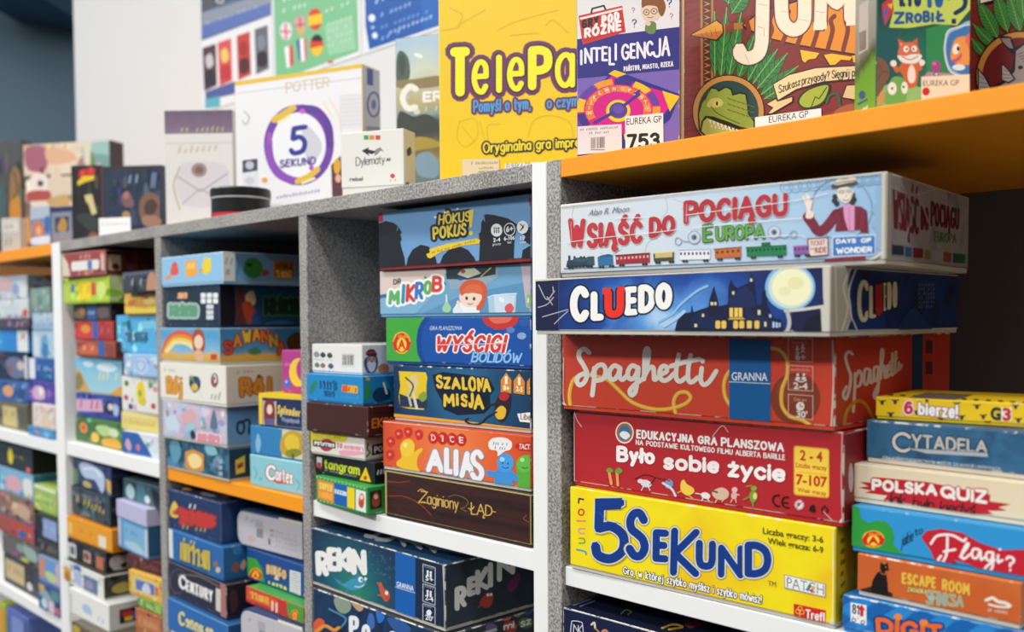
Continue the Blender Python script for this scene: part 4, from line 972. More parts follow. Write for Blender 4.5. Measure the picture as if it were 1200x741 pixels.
def navy():
    b = Box(POS['navy'], 'navy box with rubbed white edges on the shelf below the bright yellow box', '#141c3e', None, edge='#27304f', wear=0.55, top='#10152e')
    a = b.front([(74, 118), (994, 368), (992, 709), (75, 402)])
    a.S([(112, 190), (118, 180), (150, 184), (160, 196), (160, 260), (112, 250)], 4, '#c9cbd4', True, True); a.S([(120, 240), (122, 196), (140, 226), (142, 200)], 4, '#c9cbd4', False); a.S([(142, 200), (142, 236)], 4, '#c9cbd4', False); a.S([(158, 200), (144, 218), (158, 236)], 4, '#c9cbd4', False)
    a.S([(200, 196), (212, 188), (216, 212)], 9, '#d9c9b0'); a.S([(216, 212), (236, 232)], 6, '#b98a5a', False); a.C(258, 232, 16, 16, '#c98a62'); a.B([(236, 240), (260, 222), (290, 250), (280, 270), (240, 260)], '#b97a52')
    a.S([(78, 124), (300, 182), (600, 262), (980, 366)], 5, '#a9acb8')
    t = b.top([(739, -97), (1589, 70), (994, 368), (74, 118)])
    t.SS([[(120, 112), (200, 84)], [(150, 116), (215, 92)]], 4, '#6d7186')
    t.S([(330, 150), (350, 132), (375, 140), (360, 152)], 6, '#4d6a3a'); t.S([(510, 212), (560, 196), (600, 208), (540, 218)], 9, '#b08a3a'); t.P([(600, 190), (660, 176), (690, 200), (630, 214)], '#7a2f3a'); t.P([(560, 180), (640, 170), (630, 184)], '#2f5a7a')
    b.done()
navy()

# ================================================================== middle unit, right bay: big stack
G_M = 'games in the big stack beside the white post'
def crowd():
    b = Box(POS['hokus'], 'light blue box with black audience silhouettes, topmost of the big stack by the white post', '#6d9cc8', G_M, edge='#7a93ab', wear=0.2, top='#32465c', tray='#8a2a2a')
    a = b.front([(300, 158), (876, 85), (877, 344), (303, 379)])
    a.P([(300, 158), (318, 156), (319, 192), (300, 194)], '#b3272c'); a.B([(868, 108), (882, 100), (886, 134), (872, 132)], '#c23a3a')
    K_ = '#1b1b22'
    a.P([(300, 200), (330, 190), (360, 198), (378, 212), (390, 236), (384, 240), (390, 262), (384, 268), (388, 290), (400, 330), (404, 372), (300, 384)], K_)
    a.P([(404, 372), (412, 330), (430, 298), (460, 280), (490, 286), (512, 310), (526, 362), (404, 378)], K_)
    a.P([(528, 366), (545, 320), (575, 292), (605, 284), (640, 300), (664, 330), (672, 356)], K_)
    a.P([(680, 358), (684, 280), (680, 238), (688, 230), (690, 196), (698, 180), (694, 170), (712, 164), (740, 168), (790, 180), (830, 206), (816, 250), (812, 345)], K_)
    a.P([(840, 344), (846, 300), (880, 280), (880, 346)], K_); a.P([(838, 232), (880, 208), (880, 282), (866, 276), (850, 262), (858, 250)], K_)
    a.S([(376, 212), (372, 226)], 3, '#6d9cc8'); a.S([(698, 168), (702, 190)], 4, '#6d9cc8')
    o = [(11, '#1b1b22'), (7, '#e3c63a'), (4, '#1b1b22')]
    a.K('HÔKUS', 528, 166, 206, 648, 152, 192, 6, '#e9d24a', [(9, '#1b1b22')], jit=0.10, seed=2); a.K('POKUS', 506, 214, 262, 634, 196, 244, 8, '#e9d24a', [(9, '#1b1b22')], jit=0.12, seed=4)
    a.K('HÔKUS', 528, 166, 206, 648, 152, 192, 6, '#ead14a', [(3, '#1b1b22')], jit=0.10, seed=2); a.K('POKUS', 506, 214, 262, 634, 196, 244, 8, '#ead14a', [(3, '#1b1b22')], jit=0.12, seed=4)
    a.P([(642, 150), (662, 146), (654, 214), (646, 216)], '#ead14a'); a.C(651, 236, 8, 9, '#ead14a')
    a.P([(482, 316), (496, 310), (494, 296), (560, 276), (640, 262), (672, 256), (686, 262), (682, 276), (620, 284), (540, 306), (498, 332), (488, 328)], '#e6c43a'); a.W(502, 314, 668, 268, 8, 2.6, '#6a5520', 5)
    for x, y in ((516, 176), (600, 144), (552, 158)): a.C(x, y, 5, 5, '#dfe9f0', 8)
    for cx, cy, t1, t2 in ((748, 225, '2-4', 'graczy'), (797, 222, '6+', '6-106'), (846, 214, "15'", 'min')):
        a.C(cx, cy, 20, 23, '#efefef' if cx != 797 else '#1b1b22'); a.O(cx, cy, 20, 23, 3, '#efefef')
    a.T('6+', 784, 232, 811, 229, 20, '#f2f2f2', 0.03); a.T('2-4', 735, 270, 762, 267, 14, '#f2f2f2', 0.02); a.T('graczy', 733, 283, 765, 280, 9, '#e5e5e5'); a.T('6-106', 776, 264, 816, 260, 14, '#f2f2f2', 0.02); a.T('lat', 790, 276, 804, 274, 9, '#e5e5e5'); a.T('15', 838, 262, 854, 260, 14, '#f2f2f2', 0.02); a.T('min', 836, 276, 858, 274, 9, '#f2f2f2')
    for dx in (-8, 0, 8): a.C(748 + dx, 218, 3, 4, '#1b1b22', 8); a.R(746 + dx, 224, 750 + dx, 236, '#1b1b22')
    a.S([(838, 202), (850, 214), (838, 226)], 4, '#1b1b22', False); a.S([(852, 204), (842, 222)], 3, '#1b1b22', False)
    b.done()
crowd()

def germ():
    b = Box(POS['germ'], 'pale blue box with a red-haired child at a laboratory bench', '#6fa3c6', G_M, edge='#a9bcc8', wear=0.25, top='#8fa9ba')
    a = b.front([(306, 380), (876, 347), (877, 549), (308, 555)])
    a.P([(306, 380), (560, 366), (550, 420), (306, 470)], '#dcc9be'); a.P([(306, 470), (552, 420), (560, 430), (306, 484)], '#3d6a90'); a.P([(306, 484), (540, 436), (430, 556), (306, 556)], '#7fb0d0')
    a.P([(430, 556), (620, 470), (860, 420), (872, 552)], '#5c92ba'); a.P([(838, 350), (880, 347), (880, 520), (860, 516)], '#c3b3bd')
    a.P([(552, 364), (752, 354), (756, 400), (700, 440), (575, 450)], '#8fa7b6'); a.P([(558, 368), (746, 360), (744, 392), (640, 412), (560, 410)], '#2b3a42'); a.P([(600, 392), (620, 372), (664, 366), (690, 388), (640, 406)], '#c5cdb0'); a.C(622, 380, 9, 8, '#b03a40'); a.C(612, 408, 10, 7, '#3a3f9a'); a.S([(690, 400), (728, 366)], 4, '#c9b84a', False)
    W_ = [(9, '#f2f4f2')]
    a.K('DR', 358, 410, 432, 388, 406, 428, 4.5, '#1c2a33')
    for ch, x0, t, bo, x1, c in (('M', 340, 452, 508, 384, '#5fae62'), ('I', 390, 428, 504, 402, '#2f8fb0'), ('K', 406, 428, 498, 444, '#cf3f3a'), ('R', 440, 420, 488, 474, '#3f77bb'), ('O', 472, 414, 470, 506, '#63ad5a'), ('B', 504, 398, 460, 544, '#d4413a')):
        a.K(ch, x0, t, bo, x1, t - 2, bo - 2, 13, '#eef2ef', [(9, '#eef2ef')], jit=0.1, seed=6)
    for ch, x0, t, bo, x1, c in (('M', 340, 452, 508, 384, '#5fae62'), ('I', 390, 428, 504, 402, '#2f8fb0'), ('K', 406, 428, 498, 444, '#cf3f3a'), ('R', 440, 420, 488, 474, '#3f77bb'), ('O', 472, 414, 470, 506, '#63ad5a'), ('B', 504, 398, 460, 544, '#d4413a')):
        a.K(ch, x0, t, bo, x1, t - 2, bo - 2, 13, c, jit=0.1, seed=6)
    a.C(480, 404, 6, 5, '#3f9a55')
    a.B([(595, 520), (600, 500), (640, 500), (680, 520), (676, 550), (600, 552)], '#e9eef2')
    a.C(652, 478, 44, 38, '#efd4bf', 28); a.B([(614, 470), (610, 440), (640, 414), (690, 416), (712, 446), (706, 490), (690, 524), (672, 522), (694, 480), (680, 462), (640, 460), (622, 470)], '#cf5a35')
    a.B([(622, 452), (650, 430), (690, 438), (696, 466), (660, 462), (634, 464)], '#d96a40'); a.C(636, 482, 5, 7, '#3a2a28'); a.C(664, 484, 5, 7, '#3a2a28'); a.S([(640, 502), (650, 505), (660, 502)], 3, '#a8605a')
    a.C(606, 530, 20, 20, '#dce8ee'); a.O(606, 530, 20, 20, 3, '#f2f6f8'); a.S([(606, 512), (604, 496)], 12, '#f0d9c8'); a.B([(544, 520), (556, 496), (560, 470), (566, 496), (578, 518), (570, 534), (552, 534)], '#9fcfa2'); a.S([(560, 470), (560, 494)], 6, '#d9e8e0')
    a.P([(716, 478), (770, 464), (824, 462), (820, 540), (780, 546), (720, 536)], '#a9c8dc'); a.P([(738, 470), (818, 472), (812, 544), (744, 544)], '#c9dbe8'); a.S([(716, 478), (738, 470), (824, 464)], 3, '#e4eef4', False); a.B([(780, 514), (800, 500), (814, 520), (800, 540), (784, 532)], '#d95a5a'); a.C(768, 488, 12, 8, '#e5eef3', 14, 0.6)
    a.P([(862, 470), (880, 466), (880, 514), (864, 512)], '#8cbf4a'); a.W(866, 498, 880, 496, 16, 4, '#f2f2f2', 2)
    b.done()
germ()

def race():
    b = Box(POS['race'], 'royal blue box with a green left end and slanted white title with red fill', '#1650a2', G_M, edge='#2f62a4', wear=0.25, top='#1a4a8c', tray='#174a90')
    a = b.front([(329, 554), (875, 549), (876, 753), (331, 731)])
    a.P([(325, 550), (480, 550), (462, 572), (450, 600), (444, 640), (448, 690), (462, 720), (476, 745), (325, 740)], '#43a53c')
    a.P([(480, 550), (500, 550), (470, 590), (460, 640), (466, 690), (490, 745), (476, 745), (462, 720), (448, 690), (444, 640), (450, 600), (462, 572)], '#0f4390')
    badge(a, 389, 650, 33, 42)
    a.P([(690, 549), (834, 548), (822, 580), (790, 598), (740, 600), (704, 580)], '#c4362e'); a.B([(720, 552), (800, 550), (790, 572), (740, 576)], '#dd6a5a'); a.C(842, 624, 17, 13, '#8fa6cf'); a.C(800, 602, 16, 12, '#5f7fb8'); a.C(852, 572, 22, 18, '#2a5aa4')
    a.T('GRA PLANSZOWA', 494, 602, 616, 602, 15, '#c4d4e8', 0.01, None, 0.2)
    a.K('WYŚCIGI', 512, 622, 684, 778, 618, 690, 13, '#d93530', [(5, '#f4f2f0')], lean=0.22); a.S([(520, 658), (640, 656), (780, 652)], 4, '#f0b7ae', False)
    a.K('BOLIDÓW', 650, 684, 724, 838, 688, 728, 6.5, '#8fc0ea', [(2, '#1a5cae')], lean=0.22)
    b.done()
race()

def mission():
    b = Box(POS['mission'], 'dark blue box with chunky yellow lettering and an orange bottom band', radial(((0.0, '#2f6f96'), (0.5, '#1b4a70'), (1.0, '#142844')), 0.11, 0.035, 0.12, 0.15, 30), G_M, edge='#24364f', wear=0.25, top='#16263c')
    a = b.front([(357, 121), (875, 142), (877, 383), (359, 331)])
    a.P([(357, 306), (640, 336), (876, 364), (878, 386), (357, 334)], '#e8a01c')
    a.P([(378, 146), (480, 150), (486, 170), (482, 200), (484, 282), (470, 292), (420, 288), (382, 280), (378, 240), (384, 200)], '#e3c326'); a.P([(380, 230), (430, 250), (484, 250), (484, 288), (382, 280)], '#26324a')
    a.B([(412, 180), (440, 158), (452, 190), (436, 230), (416, 220)], '#d9c68a'); a.S([(430, 220), (446, 286)], 10, '#cfd2c0'); a.S([(412, 226), (424, 276)], 9, '#b9bca8'); a.S([(404, 170), (432, 200), (420, 240)], 6, '#4a3f20'); a.B([(452, 240), (476, 222), (484, 246), (466, 262)], '#7fa03c')
    a.P([(505, 160), (545, 148), (640, 160), (724, 182), (740, 214), (722, 236), (724, 282), (700, 306), (600, 312), (548, 290), (540, 256), (516, 214)], '#0d1a30')
    for ch, x0, t, bo, x1 in (('S', 518, 158, 210, 546), ('Z', 546, 166, 212, 576), ('A', 576, 168, 214, 612), ('L', 616, 166, 216, 640), ('O', 640, 164, 222, 672), ('N', 674, 168, 222, 702), ('A', 694, 172, 224, 726)):
        a.K(ch, x0, t, bo, x1, t + 1, bo + 1, 10, '#e9c33c', [(3, '#a8641a'), (5, '#0d1a30')], jit=0.08)
    for ch, x0, t, bo, x1 in (('M', 546, 230, 280, 590), ('i', 594, 226, 276, 606), ('S', 612, 230, 280, 640), ('J', 640, 226, 284, 662), ('A', 660, 232, 290, 700)):
        a.K(ch, x0, t, bo, x1, t + 1, bo + 1, 10.5, '#e9c33c', [(3, '#a8641a'), (5, '#0d1a30')], jit=0.06)
    for i, (x0, x1, tx) in enumerate(((764, 804, '8+'), (812, 854, '2-5'), (862, 900, '20'))):
        y = 158 + 4 * i
        a.P([(x0, y + 20), ((x0 + x1) / 2, y - 8), (x1, y + 22), (x1 - 1, y + 72), (x0, y + 66)], '#d98b22'); a.T(tx, x0 + 9, y + 58, x1 - 8, y + 62, 18, '#f3ead6', 0.03)
        a.C((x0 + x1) / 2, y + 12, 6, 7, '#f3ead6', 10); a.R((x0 + x1) / 2 - 5, y + 18, (x0 + x1) / 2 + 5, y + 36, '#f3ead6')
    a.B([(748, 250), (770, 226), (800, 232), (800, 280), (780, 330), (756, 334), (740, 300)], '#2a2026'); a.B([(756, 240), (776, 222), (796, 236), (784, 256), (764, 254)], '#b02a30'); a.B([(742, 300), (764, 276), (784, 290), (776, 322), (752, 326)], '#e0b53c')
    a.S([(748, 300), (712, 320), (690, 342), (656, 346), (630, 334), (640, 324)], 7, '#2a1a14'); a.S([(744, 268), (716, 276), (706, 286)], 7, '#2a2026')
    a.P([(826, 306), (880, 300), (880, 340), (836, 336)], '#efeee8'); a.K('Libellud', 838, 304, 328, 908, 308, 334, 3.6, '#8a7a6a')
    b.done()
mission()

def dice():
    b = Box(POS['dice'], 'orange red box with blue, green and yellow jelly people and white block title', radial(((0.0, '#ef8a4a'), (0.6, '#e3602f'), (1.2, '#cf4a26')), 0.11, 0.03, 0.12, 0.1, 20), G_M, edge='#cf5a34', wear=0.25, top='#b5432a')
    a = b.front([(317, 332), (875, 390), (876, 604), (319, 515)])
    a.B([(370, 488), (388, 470), (384, 440), (394, 410), (420, 402), (438, 424), (434, 450), (452, 440), (464, 436), (466, 446), (450, 468), (446, 500), (456, 526), (420, 520), (376, 506)], '#eec02c'); a.C(410, 436, 27, 32, '#f0c93a'); a.C(402, 424, 8, 9, '#f8e490')
    for x, y in ((346, 412), (344, 462), (376, 384), (412, 376), (452, 386)): a.B([(x - 14, y - 12), (x + 12, y - 18), (x + 17, y + 8), (x - 4, y + 20)], '#cf2f28'); a.C(x, y - 2, 5, 5, '#e8a090', 8)
    for i, ch in enumerate('DICE'):
        x = 508 + 35 * i; y = 396 + 3 * i; a.C(x, y, 20, 24, '#c8251f'); a.C(x - 6, y - 9, 6, 6, '#e08070', 10); a.T(ch, x - 8, y + 11, x + 8, y + 12, 22, '#f3d9cf', 0.02)
    for ch, x0, t, bo, x1 in (('A', 480, 438, 526, 548), ('L', 548, 432, 532, 586), ('I', 584, 438, 540, 606), ('A', 606, 446, 548, 664), ('S', 646, 440, 560, 700)):
        a.K(ch, x0, t, bo, x1, t + 3, bo + 3, 19, '#f1efec', [(4, '#8f93b4')])
    a.B([(716, 416), (734, 398), (776, 396), (804, 414), (800, 440), (778, 448), (752, 466), (748, 446), (722, 440)], '#f0ece6'); a.W(732, 422, 790, 426, 10, 3, '#4a6a9a', 1); a.W(738, 438, 782, 441, 9, 3, '#4a6a9a', 2)
    a.B([(712, 520), (740, 524), (752, 510), (750, 480), (772, 456), (802, 464), (812, 492), (804, 520), (836, 546), (830, 564), (806, 560), (808, 592), (740, 580), (738, 548), (712, 540)], '#3f92d6'); a.C(780, 492, 32, 34, '#4a9ee0'); a.C(768, 478, 9, 9, '#a9d4f4'); a.C(770, 492, 3, 4, '#16406a', 8); a.C(790, 494, 3, 4, '#16406a', 8); a.S([(768, 506), (780, 512), (792, 508)], 3, '#16406a')
    a.B([(820, 500), (834, 470), (860, 462), (880, 480), (880, 606), (820, 596), (828, 560)], '#58ae3c'); a.C(852, 496, 28, 32, '#66bb48'); a.C(844, 480, 8, 8, '#b9e29a'); a.S([(842, 508), (854, 512), (866, 508)], 3, '#2a5a1c')
    a.P([(822, 418), (880, 412), (880, 448), (830, 442), (814, 430)], '#c8251f'); a.T('TACTIC', 830, 438, 886, 442, 19, '#f3e6df', 0.02, None, 0.15)
    a.W(500, 546, 580, 556, 8, 3, '#f0c0a8', 3); a.S([(320, 336), (400, 344), (640, 368)], 3, '#f0c9b8', False)
    b.done()
dice()

def land():
    b = Box(POS['land'], 'dark brown wood-grained box with thin gold lettering, lowest of the big stack', woodp(('#2a1512', '#3e211b', '#241110')), G_M, edge='#a08a55', wear=0.1, top='#33201a', tray='#2a1714')
    a = b.front([(324, 519), (876, 612), (877, 818), (326, 695)])
    a.S([(328, 522), (330, 690)], 7, '#b9a060', False)
    for p in ([(335, 562), (380, 566), (420, 560)], [(340, 618), (400, 620), (460, 650), (500, 690)], [(560, 560), (600, 566)], [(860, 690), (850, 704), (870, 716)]): a.S(p, 3, '#9a3f28')
    g = '#cfae5a'
    a.K('Z', 452, 598, 642, 480, 600, 646, 4, g, lean=0.2); a.S([(450, 600), (462, 592), (482, 602)], 3, g); a.S([(450, 644), (470, 640), (488, 646)], 3, g)
    a.K('aginiony', 484, 604, 648, 604, 626, 672, 4, g); a.K('ŁĄD', 650, 640, 688, 732, 654, 694, 4.4, g); a.S([(640, 664), (660, 666)], 3, g, False); a.S([(730, 676), (744, 678)], 3, g, False)
    a.S([(566, 620), (590, 614), (620, 622), (640, 640), (628, 660), (612, 664), (634, 676)], 3, '#7a6436')
    b.done()
land()

# ================================================================== middle unit, right bay: small stack
G_S = 'small games stacked beside the grey divider'
def gnome():
    b = Box(POS['gnome'], 'white box with barcode and bearded gnome face, topmost of the small stack', '#e4e3de', G_S, edge='#d5d3cc', wear=0.2, gap=0.002)
    a = b.front([(49, 41), (239, 46), (241, 162), (51, 151)])
    for i, (x, y, c, r) in enumerate(((68, 82, '#8a8f96', 12), (92, 84, '#3a3f48', 11), (118, 86, '#4a4642', 11), (70, 122, '#6a7a5a', 10), (92, 124, '#9a6a4a', 10), (122, 126, '#4a5f7a', 11))):
        a.B([(x - r, y), (x, y - r), (x + r, y + 2), (x, y + r)], c); a.W(x - 12, y + 20, x + 12, y + 21, 4, 2, '#8a8a8a', i)
    a.R(162, 78, 212, 130, '#d9d8d2'); a.bars(166, 84, 208, 122); 
    r = b.right([(239, 46), (491, 39), (492, 148), (241, 162)])
    r.B([(246, 110), (258, 92), (290, 86), (300, 110), (294, 140), (274, 156), (254, 144)], '#3f5f8a'); r.B([(254, 84), (262, 66), (284, 64), (296, 84), (280, 92)], '#24384f'); r.C(275, 104, 16, 14, '#cf9a7a'); r.B([(258, 116), (275, 108), (292, 116), (284, 144), (268, 146)], '#d9dfe6'); r.C(268, 100, 3, 3, '#222', 8); r.C(283, 99, 3, 3, '#222', 8); r.C(276, 108, 6, 5, '#c46a5a', 10); r.S([(262, 76), (288, 74)], 7, '#c0342c', False)
    r.B([(300, 130), (320, 116), (340, 128), (336, 150), (306, 150)], '#c8855a')
    b.done()
gnome()
def seagreen():
    b = Box(POS['letters'], 'bright blue box with hand-lettered dark title and yellow score bar', '#1f86c4', G_S, edge='#3f8fbf', wear=0.25, gap=0.002)
    a = b.front([(29, 152), (241, 165), (243, 278), (30, 259)])
    a.B([(42, 226), (48, 196), (60, 182), (70, 186), (62, 212), (50, 230)], '#2f7f5a')
    a.G(80, 176, 212, 150, 182, 220, 6, 3, '#123f66', (), 12); a.G(96, 216, 240, 138, 220, 246, 4, 3, '#123f66', (), 13)
    a.RR(164, 196, 224, 224, 5, '#e9a82a', 6); a.R(166, 199, 186, 224, '#d9542a'); a.W(186, 220, 222, 224, 14, 4, '#7a4a14', 2); a.W(160, 246, 228, 252, 12, 3, '#5a9fd0', 6)
    r = b.right([(241, 165), (492, 150), (493, 257), (243, 278)])
    r.B([(246, 250), (254, 206), (262, 190), (272, 214), (262, 250)], '#2a9a4a'); r.B([(278, 240), (290, 214), (312, 206), (340, 214), (346, 246), (300, 262)], '#123f66'); r.S([(320, 190), (332, 230)], 7, '#e9f0f2'); r.C(262, 176, 8, 6, '#d9a83a')
    b.done()
seagreen()
def brown():
    b = Box(POS['brown'], 'plain dark brown box with orange letters on its side', '#43211c', G_S, edge='#5a332a', wear=0.3, gap=0.002)
    r = b.right([(260, 280), (504, 258), (505, 370), (262, 399)])
    r.K('EKS', 276, 324, 362, 340, 318, 356, 6, '#cf7a24', [(2, '#6a2414')]); r.G(340, 318, 356, 420, 310, 346, 4, 6, '#cf7a24', (), 3); r.R(268, 300, 500, 304, '#2a1411')
    b.done()
brown()
def words():
    b = Box(POS['words'], 'low white box with yellow and pink patches and a black title strip', '#dedacb', G_S, edge='#cfc9b8', wear=0.25, gap=0.0018)
    a = b.front([(45, 369), (249, 395), (250, 487), (46, 456)])
    a.P([(46, 372), (120, 380), (90, 420), (46, 416)], '#e3cf3a'); a.P([(110, 380), (190, 390), (170, 420), (100, 410)], '#d9c62f'); a.C(106, 424, 26, 24, '#b02f5c'); a.P([(150, 446), (246, 440), (246, 460), (160, 466)], '#e6a3b4'); a.P([(60, 452), (110, 458), (104, 468), (56, 462)], '#d8c43a')
    a.P([(54, 404), (140, 414), (140, 438), (54, 428)], '#26221f'); a.P([(140, 412), (248, 424), (248, 450), (140, 440)], '#eadfdc'); a.K('PO', 60, 408, 424, 80, 410, 426, 3.6, '#f0efe8'); a.G(80, 410, 426, 136, 418, 434, 6, 3.4, '#e6e5de', (), 14); a.K('TO', 144, 416, 436, 166, 418, 438, 4, '#b5486a'); a.G(172, 422, 440, 246, 430, 448, 7, 4, '#d98a9a', (), 15)
    a.W(134, 398, 170, 402, 8, 3, '#8a7a20', 1)
    r = b.right([(249, 395), (494, 366), (495, 453), (250, 487)])
    r.S([(262, 418), (258, 440), (268, 452), (256, 468)], 6, '#4f8a3a'); r.P([(276, 424), (330, 414), (330, 452), (276, 464)], '#1d1a19'); r.K('PO', 284, 430, 456, 316, 424, 448, 5, '#f2f2ee'); r.P([(330, 400), (400, 390), (400, 440), (330, 450)], '#d9c62f')
    b.done()
words()
def tangram():
    b = Box(POS['tangram'], 'black box with lime green lower-case title and yellow triangle', '#1a1c1d', G_S, edge='#303233', wear=0.2, gap=0.0018)
    a = b.front([(61, 452), (285, 490), (286, 574), (63, 530)])
    a.P([(68, 468), (88, 472), (88, 506), (68, 502)], '#d9d9d2'); a.P([(70, 488), (86, 492), (86, 514), (70, 510)], '#b03a34'); a.K('tangram', 96, 476, 512, 232, 500, 540, 6.5, '#c3d12a')
    a.P([(228, 562), (254, 506), (276, 570)], '#e6bf1f'); a.C(252, 548, 7, 8, '#9a5a1a', 12); a.W(98, 520, 220, 546, 5, 2.4, '#a9aaa5', 3)
    r = b.right([(285, 490), (539, 457), (540, 536), (286, 574)])
    r.W(294, 536, 330, 528, 26, 6, '#d9d9d6', 4); r.P([(360, 540), (400, 490), (420, 530)], '#e6bf1f')
    b.done()
tangram()
def farmer():
    b = Box(POS['farmer'], 'green checked box with orange, blue and yellow panels, lowest of the small stack', '#2f9348', G_S, edge='#4a9a5a', wear=0.2, gap=0.0018)
    a = b.front([(64, 537), (257, 584), (258, 689), (66, 635)])
    for i in range(14):
        f = i / 14
        for j, y0 in enumerate((540, 622)): a.P([(66 + 192 * f, y0 + 48 * f), (66 + 192 * f + 7, y0 + 48 * f + 2), (66 + 192 * f + 7, y0 + 48 * f + 9), (66 + 192 * f, y0 + 48 * f + 7)], '#8fc46a')
    a.P([(72, 552), (134, 568), (134, 640), (74, 622)], '#e58a28'); a.K('SUPER', 78, 562, 588, 128, 574, 600, 5, '#e9d06a'); a.K('FARMER', 78, 594, 616, 128, 606, 630, 4, '#f0b14a')
    a.P([(134, 566), (184, 578), (184, 656), (134, 642)], '#1761ae'); a.P([(136, 588), (182, 600), (182, 616), (136, 604)], '#c9d8e6'); a.W(140, 600, 178, 610, 9, 3, '#4a6a9a', 1); a.P([(184, 582), (212, 588), (212, 662), (184, 654)], '#ecd21f'); a.P([(216, 590), (254, 600), (254, 676), (216, 664)], '#e3e6dc'); a.B([(226, 640), (230, 614), (240, 606), (248, 622), (244, 656), (232, 656)], '#c4583c'); a.C(238, 620, 7, 9, '#efd2bb', 12); a.C(238, 644, 8, 9, '#b9423c', 12)
    r = b.right([(257, 584), (530, 547), (531, 646), (258, 689)])
    r.P([(268, 600), (312, 592), (314, 656), (270, 666)], '#16301f'); r.B([(276, 640), (284, 606), (300, 604), (306, 640), (290, 656)], '#a8432f'); r.C(291, 618, 8, 9, '#e6c6ac', 12); r.P([(330, 590), (420, 580), (420, 640), (330, 650)], '#e58a28')
    b.done()
farmer()

G_D = 'dark games on the lower shelf under the small stack'
def shark():
    b = Box(POS['shark'], 'dark sea-blue box with puffy white title, blue stripe and little shark', radial(((0.0, '#2f8a64'), (0.35, '#1f5f6c'), (0.7, '#1f3a58'), (1.1, '#1b2740')), 0.09, 0.014, 0.13, 0.12, 60, squash=1.4), G_D,
            edge='#3a4656', wear=0.6, top='#173a58', right=mottle(('#1a2530', '#22303c', '#141c26'), 20))
    a = b.front([(53, 209), (623, 371), (626, 661), (57, 453)])
    for ch, x0, t, bo, x1 in (('R', 80, 312, 412, 124, ), ('E', 128, 296, 392, 166), ('K', 168, 298, 394, 222), ('I', 212, 296, 394, 236), ('N', 230, 304, 408, 286)):
        a.K(ch, x0 - 8, t - 4, bo + 4, x1 + 4, t + 4, bo + 10, 24, '#ecebe6', jit=0.08, seed=8)
    a.C(104, 346, 4, 7, '#22364a', 10); a.S([(152, 318), (160, 320)], 4, '#22364a'); a.S([(150, 358), (160, 360)], 4, '#22364a')
    a.B([(160, 440), (190, 452), (226, 432), (264, 428), (290, 440), (268, 470), (230, 480), (190, 462)], '#3f93b4'); a.P([(236, 432), (256, 404), (268, 430)], '#3584a6'); a.P([(168, 452), (146, 424), (186, 444)], '#3584a6'); a.S([(214, 474), (200, 496)], 9, '#3584a6'); a.C(264, 434, 10, 12, '#dfe9ec', 14); a.C(268, 436, 4, 5, '#10202c', 10); a.C(285, 432, 6, 7, '#dfe9ec', 12); a.S([(240, 464), (262, 466), (280, 456)], 4, '#cfe0e6')
    a.B([(342, 452), (352, 446), (362, 470), (384, 486), (388, 512), (372, 530), (356, 508), (346, 482)], '#c4583a'); a.C(375, 492, 7, 9, '#ecebe6', 12); a.C(377, 512, 9, 11, '#cf3f30', 14); a.SS([[(338, 500), (356, 504)], [(346, 460), (336, 448)]], 6, '#c4583a')
    a.P([(411, 312), (498, 336), (497, 622), (412, 592)], '#1a5fae'); a.T('GRANNA', 417, 464, 490, 484, 22, '#eaf0f4', 0.012); a.S([(411, 466), (497, 492)], 2.5, '#cfdcea', False)
    for y, t, s in ((368, '5+', 0), (452, '2-4', 0), (536, "20'", 0)):
        a.S([(530, y), (582, y + 16), (582, y + 92), (530, y + 74)], 3, '#b9c4cc', False, True); a.T(t, 540, y + 68, 574, y + 78, 20, '#e6ecef', 0.02); a.W(536, y + 12, 576, y + 24, 8, 3, '#98a6b0', y)
        if t == "20'": a.C(556, y + 40, 11, 13, '#e6ecef')
        else: a.C(550, y + 32, 5, 6, '#e6ecef', 10); a.R(546, y + 38, 554, y + 54, '#e6ecef'); a.C(563, y + 36, 5, 6, '#e6ecef', 10); a.R(559, y + 42, 567, y + 58, '#e6ecef')
    rnd = random.Random(3)
    for i in range(40): x = 260 + rnd.random() * 150; a.C(x, 300 + (x - 260) * 0.3 + rnd.random() * 90, 1.6, 1.8, '#6f9ab0', 6)
    a.S([(56, 214), (300, 280), (615, 370)], 6, '#8f9aa2', False); a.S([(618, 376), (624, 520), (626, 650)], 9, '#b9b8ae')
    t = b.top([(716, 95), (1309, 215), (623, 371), (53, 209)])
    t.P([(420, 240), (560, 200), (760, 240), (640, 330)], '#1a5a86')
    for x0, y0, x1, y1 in ((285, 248, 345, 236), (330, 262, 420, 250), (400, 250, 450, 288), (440, 268, 520, 300), (500, 280, 580, 314), (560, 300, 690, 318)): t.S([(x0, y0), ((x0 + x1) / 2, y0 + 4), (x1, y1)], 16, '#b9bec2')
    r = b.right([(623, 371), (1309, 215), (1309, 463), (626, 661)])
    for ch, x0, t0, bo, x1, t1, b1 in (('R', 664, 470, 574, 716, 452, 546), ('E', 716, 428, 512, 756, 414, 496), ('K', 752, 396, 506, 812, 372, 472), ('I', 806, 364, 474, 842, 350, 456), ('N', 844, 352, 450, 922, 310, 406)):
        r.K(ch, x0, t0, bo, x1, t1, b1, 22, '#d6d6d0')
    r.B([(770, 536), (790, 504), (812, 490), (828, 510), (820, 544), (796, 556)], '#a8342a'); r.C(806, 500, 6, 7, '#e6e0d6', 10); r.C(820, 498, 6, 7, '#e6e0d6', 10); r.S([(764, 552), (784, 540)], 6, '#a8342a')
    r.B([(890, 470), (910, 430), (940, 410), (936, 450), (912, 486)], '#6a2050')
    b.done()
shark()
